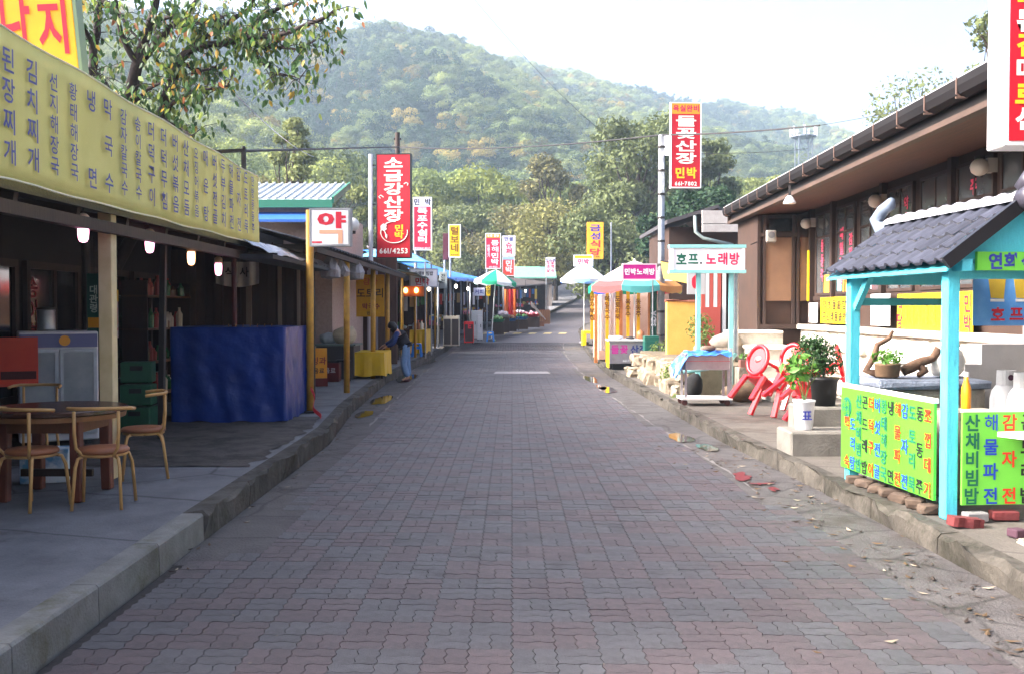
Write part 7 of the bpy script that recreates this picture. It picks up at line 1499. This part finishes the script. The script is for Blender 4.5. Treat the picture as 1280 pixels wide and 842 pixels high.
# ---------------------------------------------------------------- the tree overhanging the shed (drawn out branch by branch)
nt_ = thing('cherry_tree', 'dark limbed tree with drooping green and yellowing leaves overhanging the shed', 'tree', (-6.6, 15.2, 0)); mb = MB(); rg = random.Random(77)
Y0 = 14.6
BR = [([(105, 190, 15), (112, 120, 14.9), (118, 60, 14.8), (126, 0, 14.7), (130, -60, 14.7)], .09), ([(150, 230, 14.9), (158, 140, 14.7), (172, 80, 14.5), (190, 25, 14.3), (205, -40, 14.1)], .12), ([(196, 240, 14.9), (203, 140, 14.7), (222, 78, 14.5), (238, 62, 14.3), (300, 48, 14.0), (340, 46, 13.7), (385, 32, 13.4), (418, 14, 13.2)], .075),
      ([(172, 82, 14.5), (200, 45, 14.3), (235, 15, 14.1), (262, -20, 13.9)], .06), ([(238, 60, 14.3), (262, 42, 14.2), (300, 20, 14), (330, -10, 13.8)], .045), ([(285, 48, 14.1), (318, 68, 13.9), (345, 94, 13.7), (375, 98, 13.6)], .025), ([(290, 48, 14.1), (330, 60, 13.9), (372, 62, 13.6), (398, 48, 13.5)], .025), ([(222, 78, 14.5), (250, 90, 14.6), (270, 84, 14.5)], .03),
      ([(203, 140, 14.7), (225, 122, 14.4), (250, 112, 14.2), (285, 108, 14)], .028), ([(158, 140, 14.7), (130, 100, 14.5), (108, 85, 14.4)], .04), ([(172, 80, 14.5), (150, 40, 14.3), (142, -10, 14.1)], .05), ([(203, 150, 14.7), (222, 158, 14.4), (240, 170, 14.2)], .022), ([(300, 48, 14), (322, 26, 13.9), (352, 8, 13.7), (390, -8, 13.5)], .03), ([(118, 60, 14.8), (100, 30, 14.6), (92, -10, 14.4)], .04), ([(190, 25, 14.3), (215, 20, 14.1), (250, 30, 13.9), (280, 22, 13.8)], .03), ([(126, 0, 14.7), (150, 20, 14.5), (180, 60, 14.3)], .03), ([(158, 140, 14.7), (185, 112, 14.5), (215, 98, 14.3)], .03)]
tips = []
for pts, r in BR:
    P = [W(*p) for p in pts]; sm = []
    for a, b in zip(P, P[1:]):
        for k in range(3): sm.append(a.lerp(b, k / 3) + V3((rg.uniform(-1, 1), rg.uniform(-1, 1), rg.uniform(-1, 1))) * .02)
    sm.append(P[-1]); n = len(sm); mb.tube(sm, [r * (1 - .78 * i / n) + .004 for i in range(n)], 7, cap=False)
    for i in range(1, n):
        tips.append((sm[i], i / n))
        for _ in range(3 if r < .05 else 2):
            d = V3((rg.uniform(-1, 1), rg.uniform(-1, 1), rg.uniform(-.7, .5))).normalized() * rg.uniform(.2, .55)
            if rg.random() < .85 and (i > n * .25 or r < .05):
                tw_ = [sm[i], sm[i] + d * .5 + V3((0, 0, .03)), sm[i] + d + V3((0, 0, -.04))]; mb.tube(tw_, [.009, .006, .003], 5, cap=False); tips += [(tw_[1], 1), (tw_[2], 1), (tw_[2], 1)]
trk = [V3((-6.7, 15.3, 0)), V3((-6.5, 15.2, 1.6)), W(165, 240, 15.0)]; mb.tube(trk, [.2, .17, .13], 9); mb.tube([trk[1], W(105, 190, 15)], [.12, .09], 8); mb.tube([trk[1], W(196, 240, 14.9)], [.12, .08], 8)
mb.build('trunk', M('dark wet bark', (52, 40, 40), (34, 27, 28), rough=.85, scale=8, bump=.5, bscale=30), nt_, smooth=True)
lf2 = MB()
for p, k in tips:
    for _ in range(3 if k == 1 else 1):
        c = p + V3((rg.gauss(0, .09), rg.gauss(0, .09), rg.gauss(-.04, .08))); s = rg.uniform(.036, .07)
        ax = V3((rg.gauss(0, .55), rg.gauss(0, .55), -1)).normalized(); sd = ax.cross(V3((rg.gauss(0, 1), rg.gauss(0, 1), rg.gauss(0, .3)))).normalized(); nn = ax.cross(sd)
        lf2.cur = 0 if rg.random() < .62 else (1 if rg.random() < .8 else (2 if rg.random() < .7 else 3))
        lf2.add([c - ax * s, c - ax * s * .3 + sd * s * .5 + nn * s * .12, c + ax * s * .5 + sd * s * .36 + nn * s * .1, c + ax * s * 1.15, c + ax * s * .5 - sd * s * .36 + nn * s * .1, c - ax * s * .3 - sd * s * .5 + nn * s * .12], [(0, 1, 2, 3), (0, 3, 4, 5)])
lf2.build('crown', [M('cherry leaf', (70, 100, 54), (50, 78, 44), rough=.5, scale=6, trans=.42, isl=.35), M('cherry leaf light', (122, 136, 68), (96, 116, 54), rough=.5, scale=6, trans=.45, isl=.2), M('cherry leaf yellow', (170, 146, 64), (146, 120, 52), rough=.55, scale=6, trans=.35), M('cherry leaf rust', (150, 96, 62), rough=.6, trans=.3)], nt_)
# ================================================================ WIRES, POLES, TOWER
wirem = M('black cable', (36, 34, 38), rough=.6)
def sag(a, b, s, n=16): a, b = V3(a), V3(b); return [a.lerp(b, i / n) - V3((0, 0, s * 4 * (i / n) * (1 - i / n))) for i in range(n + 1)]
up_ = thing('utility_pole', 'dark wooden utility pole rising behind the tall red sign', 'pole', (WX(497.5, 42), 42, .2)); MB().tube([(WX(497.5, 42), 42, .1), (WX(497.5, 42), 42, WZ(166, 42))], [.13, .1], 10).build('shaft', darkwood, up_); MB().bar((WX(493, 42), 42, WZ(174, 42)), (WX(502, 42), 42, WZ(174, 42)), .08).build('crossarm', darkwood, up_)
bk_ = thing('wire_bracket', 'dark angle iron wire bracket standing on the shed roof', 'bracket', (WX(306, 15), 15, 2.7)); m = MB(); m.bar((WX(306, 15), 15, 2.6), (WX(306, 15), 15, WZ(189, 15)), .06, .06, up=(0, 1, 0)); m.bar((WX(270, 15), 15, WZ(190, 15)), (WX(309, 15), 15, WZ(188, 15)), .05, .05); m.build('angle_iron', darkmetal, bk_); MB().lathe((WX(306, 15), 15, WZ(188, 15)), [(.02, 0), (.035, .02), (.02, .06)], 8).build('insulator', darkmetal, bk_)
cab = thing('overhead_cable', 'thick black cable strung across the street from the shed roof to the silver pole', 'cable', W(306, 189, 15)); MB().tube(sag(W(306, 189, 15), W(498, 184, 42), .0) + sag(W(498, 184, 42), W(826, 169, 29), .2)[1:], .022, 6).build('span', wirem, cab); MB().tube(sag(W(826, 169, 29), W(1025, 157, 24), .05), .02, 6).build('span', wirem, cab); MB().tube(sag(W(1025, 157, 24), W(1300, 100, 20), .05), .006, 5).build('thin_span', wirem, cab)
c2 = MB().tube(sag(W(560, -40, 40), W(800, 195, 88), 1.0, 20), [.007 + .03 * (i / 20) ** 2 for i in range(21)], 5).build('guy_wire', wirem, label='slanting thin wire running up over the valley trees', cat='wire')  # radius tapers upward: fading into the bright sky is built into the shape
c3 = MB().tube(sag(W(262, 85, 14.5), W(392, 196, 40), .2), .012, 5).build('guy_wire', M('pale cable', (186, 186, 190)), label='pale slanting cable between the dark limbed tree and the brick house', cat='wire')
c4 = MB().tube(sag(W(826, 192, 29), W(1010, 186, 60), .1), .012, 5).build('guy_wire', wirem, label='faint second wire below the thick cable towards the lattice tower', cat='wire')
# lattice phone mast on the far slope
Yt = 330.0; ct2 = thing('phone_mast', 'pale lattice phone mast with antennas on the hillside beyond the tavern roof', 'mast', (WX(1003, Yt), Yt, WZ(330, Yt))); ms_ = M('mast steel', (104, 112, 124), rough=.5); zt = WZ(172, Yt); zb = WZ(330, Yt); x = WX(1003, Yt); w = 2.2
m = MB()
for a in (-1, 1):
    for b in (-1, 1): m.bar((x + a * w, Yt + b * w, zb), (x + a * w, Yt + b * w, zt), .3)
nlv = 12
for k in range(nlv):
    z0, z1 = zb + (zt - zb) * k / nlv, zb + (zt - zb) * (k + 1) / nlv
    for b in (-1, 1): m.bar((x - w, Yt + b * w, z0), (x + w, Yt + b * w, z1), .14); m.bar((x + w, Yt + b * w, z0), (x - w, Yt + b * w, z1), .14); m.bar((x - w, Yt + b * w, z1), (x + w, Yt + b * w, z1), .14)
m.build('lattice', ms_, ct2)
m = MB(); m.lathe((x, Yt, zt), [(4.2, 0), (4.2, .35)], 12); m.lathe((x, Yt, zt + 1.2), [(4.2, 0), (4.2, .2)], 12, cap=False)
for k in range(8): a = k * .785; m.bar((x + w * 1.0 * math.cos(a), Yt + w * math.sin(a), zt - 2.2), (x + 4.2 * math.cos(a), Yt + 4.2 * math.sin(a), zt + 1.2), .22)
m.build('platform', ms_, ct2)
for k in range(7): a = k * .9; MB().box((x + 4.2 * math.cos(a) - .22, Yt + 4.2 * math.sin(a) - .2, zt + .4), (x + 4.2 * math.cos(a) + .22, Yt + 4.2 * math.sin(a) + .2, zt + 3.4)).build('antenna', signwhite, ct2)
MB().bar((x, Yt, zt), (x, Yt, zt + 5.5), .3).build('whip', ms_, ct2)

bpy.data.scenes.remove(SHOP)
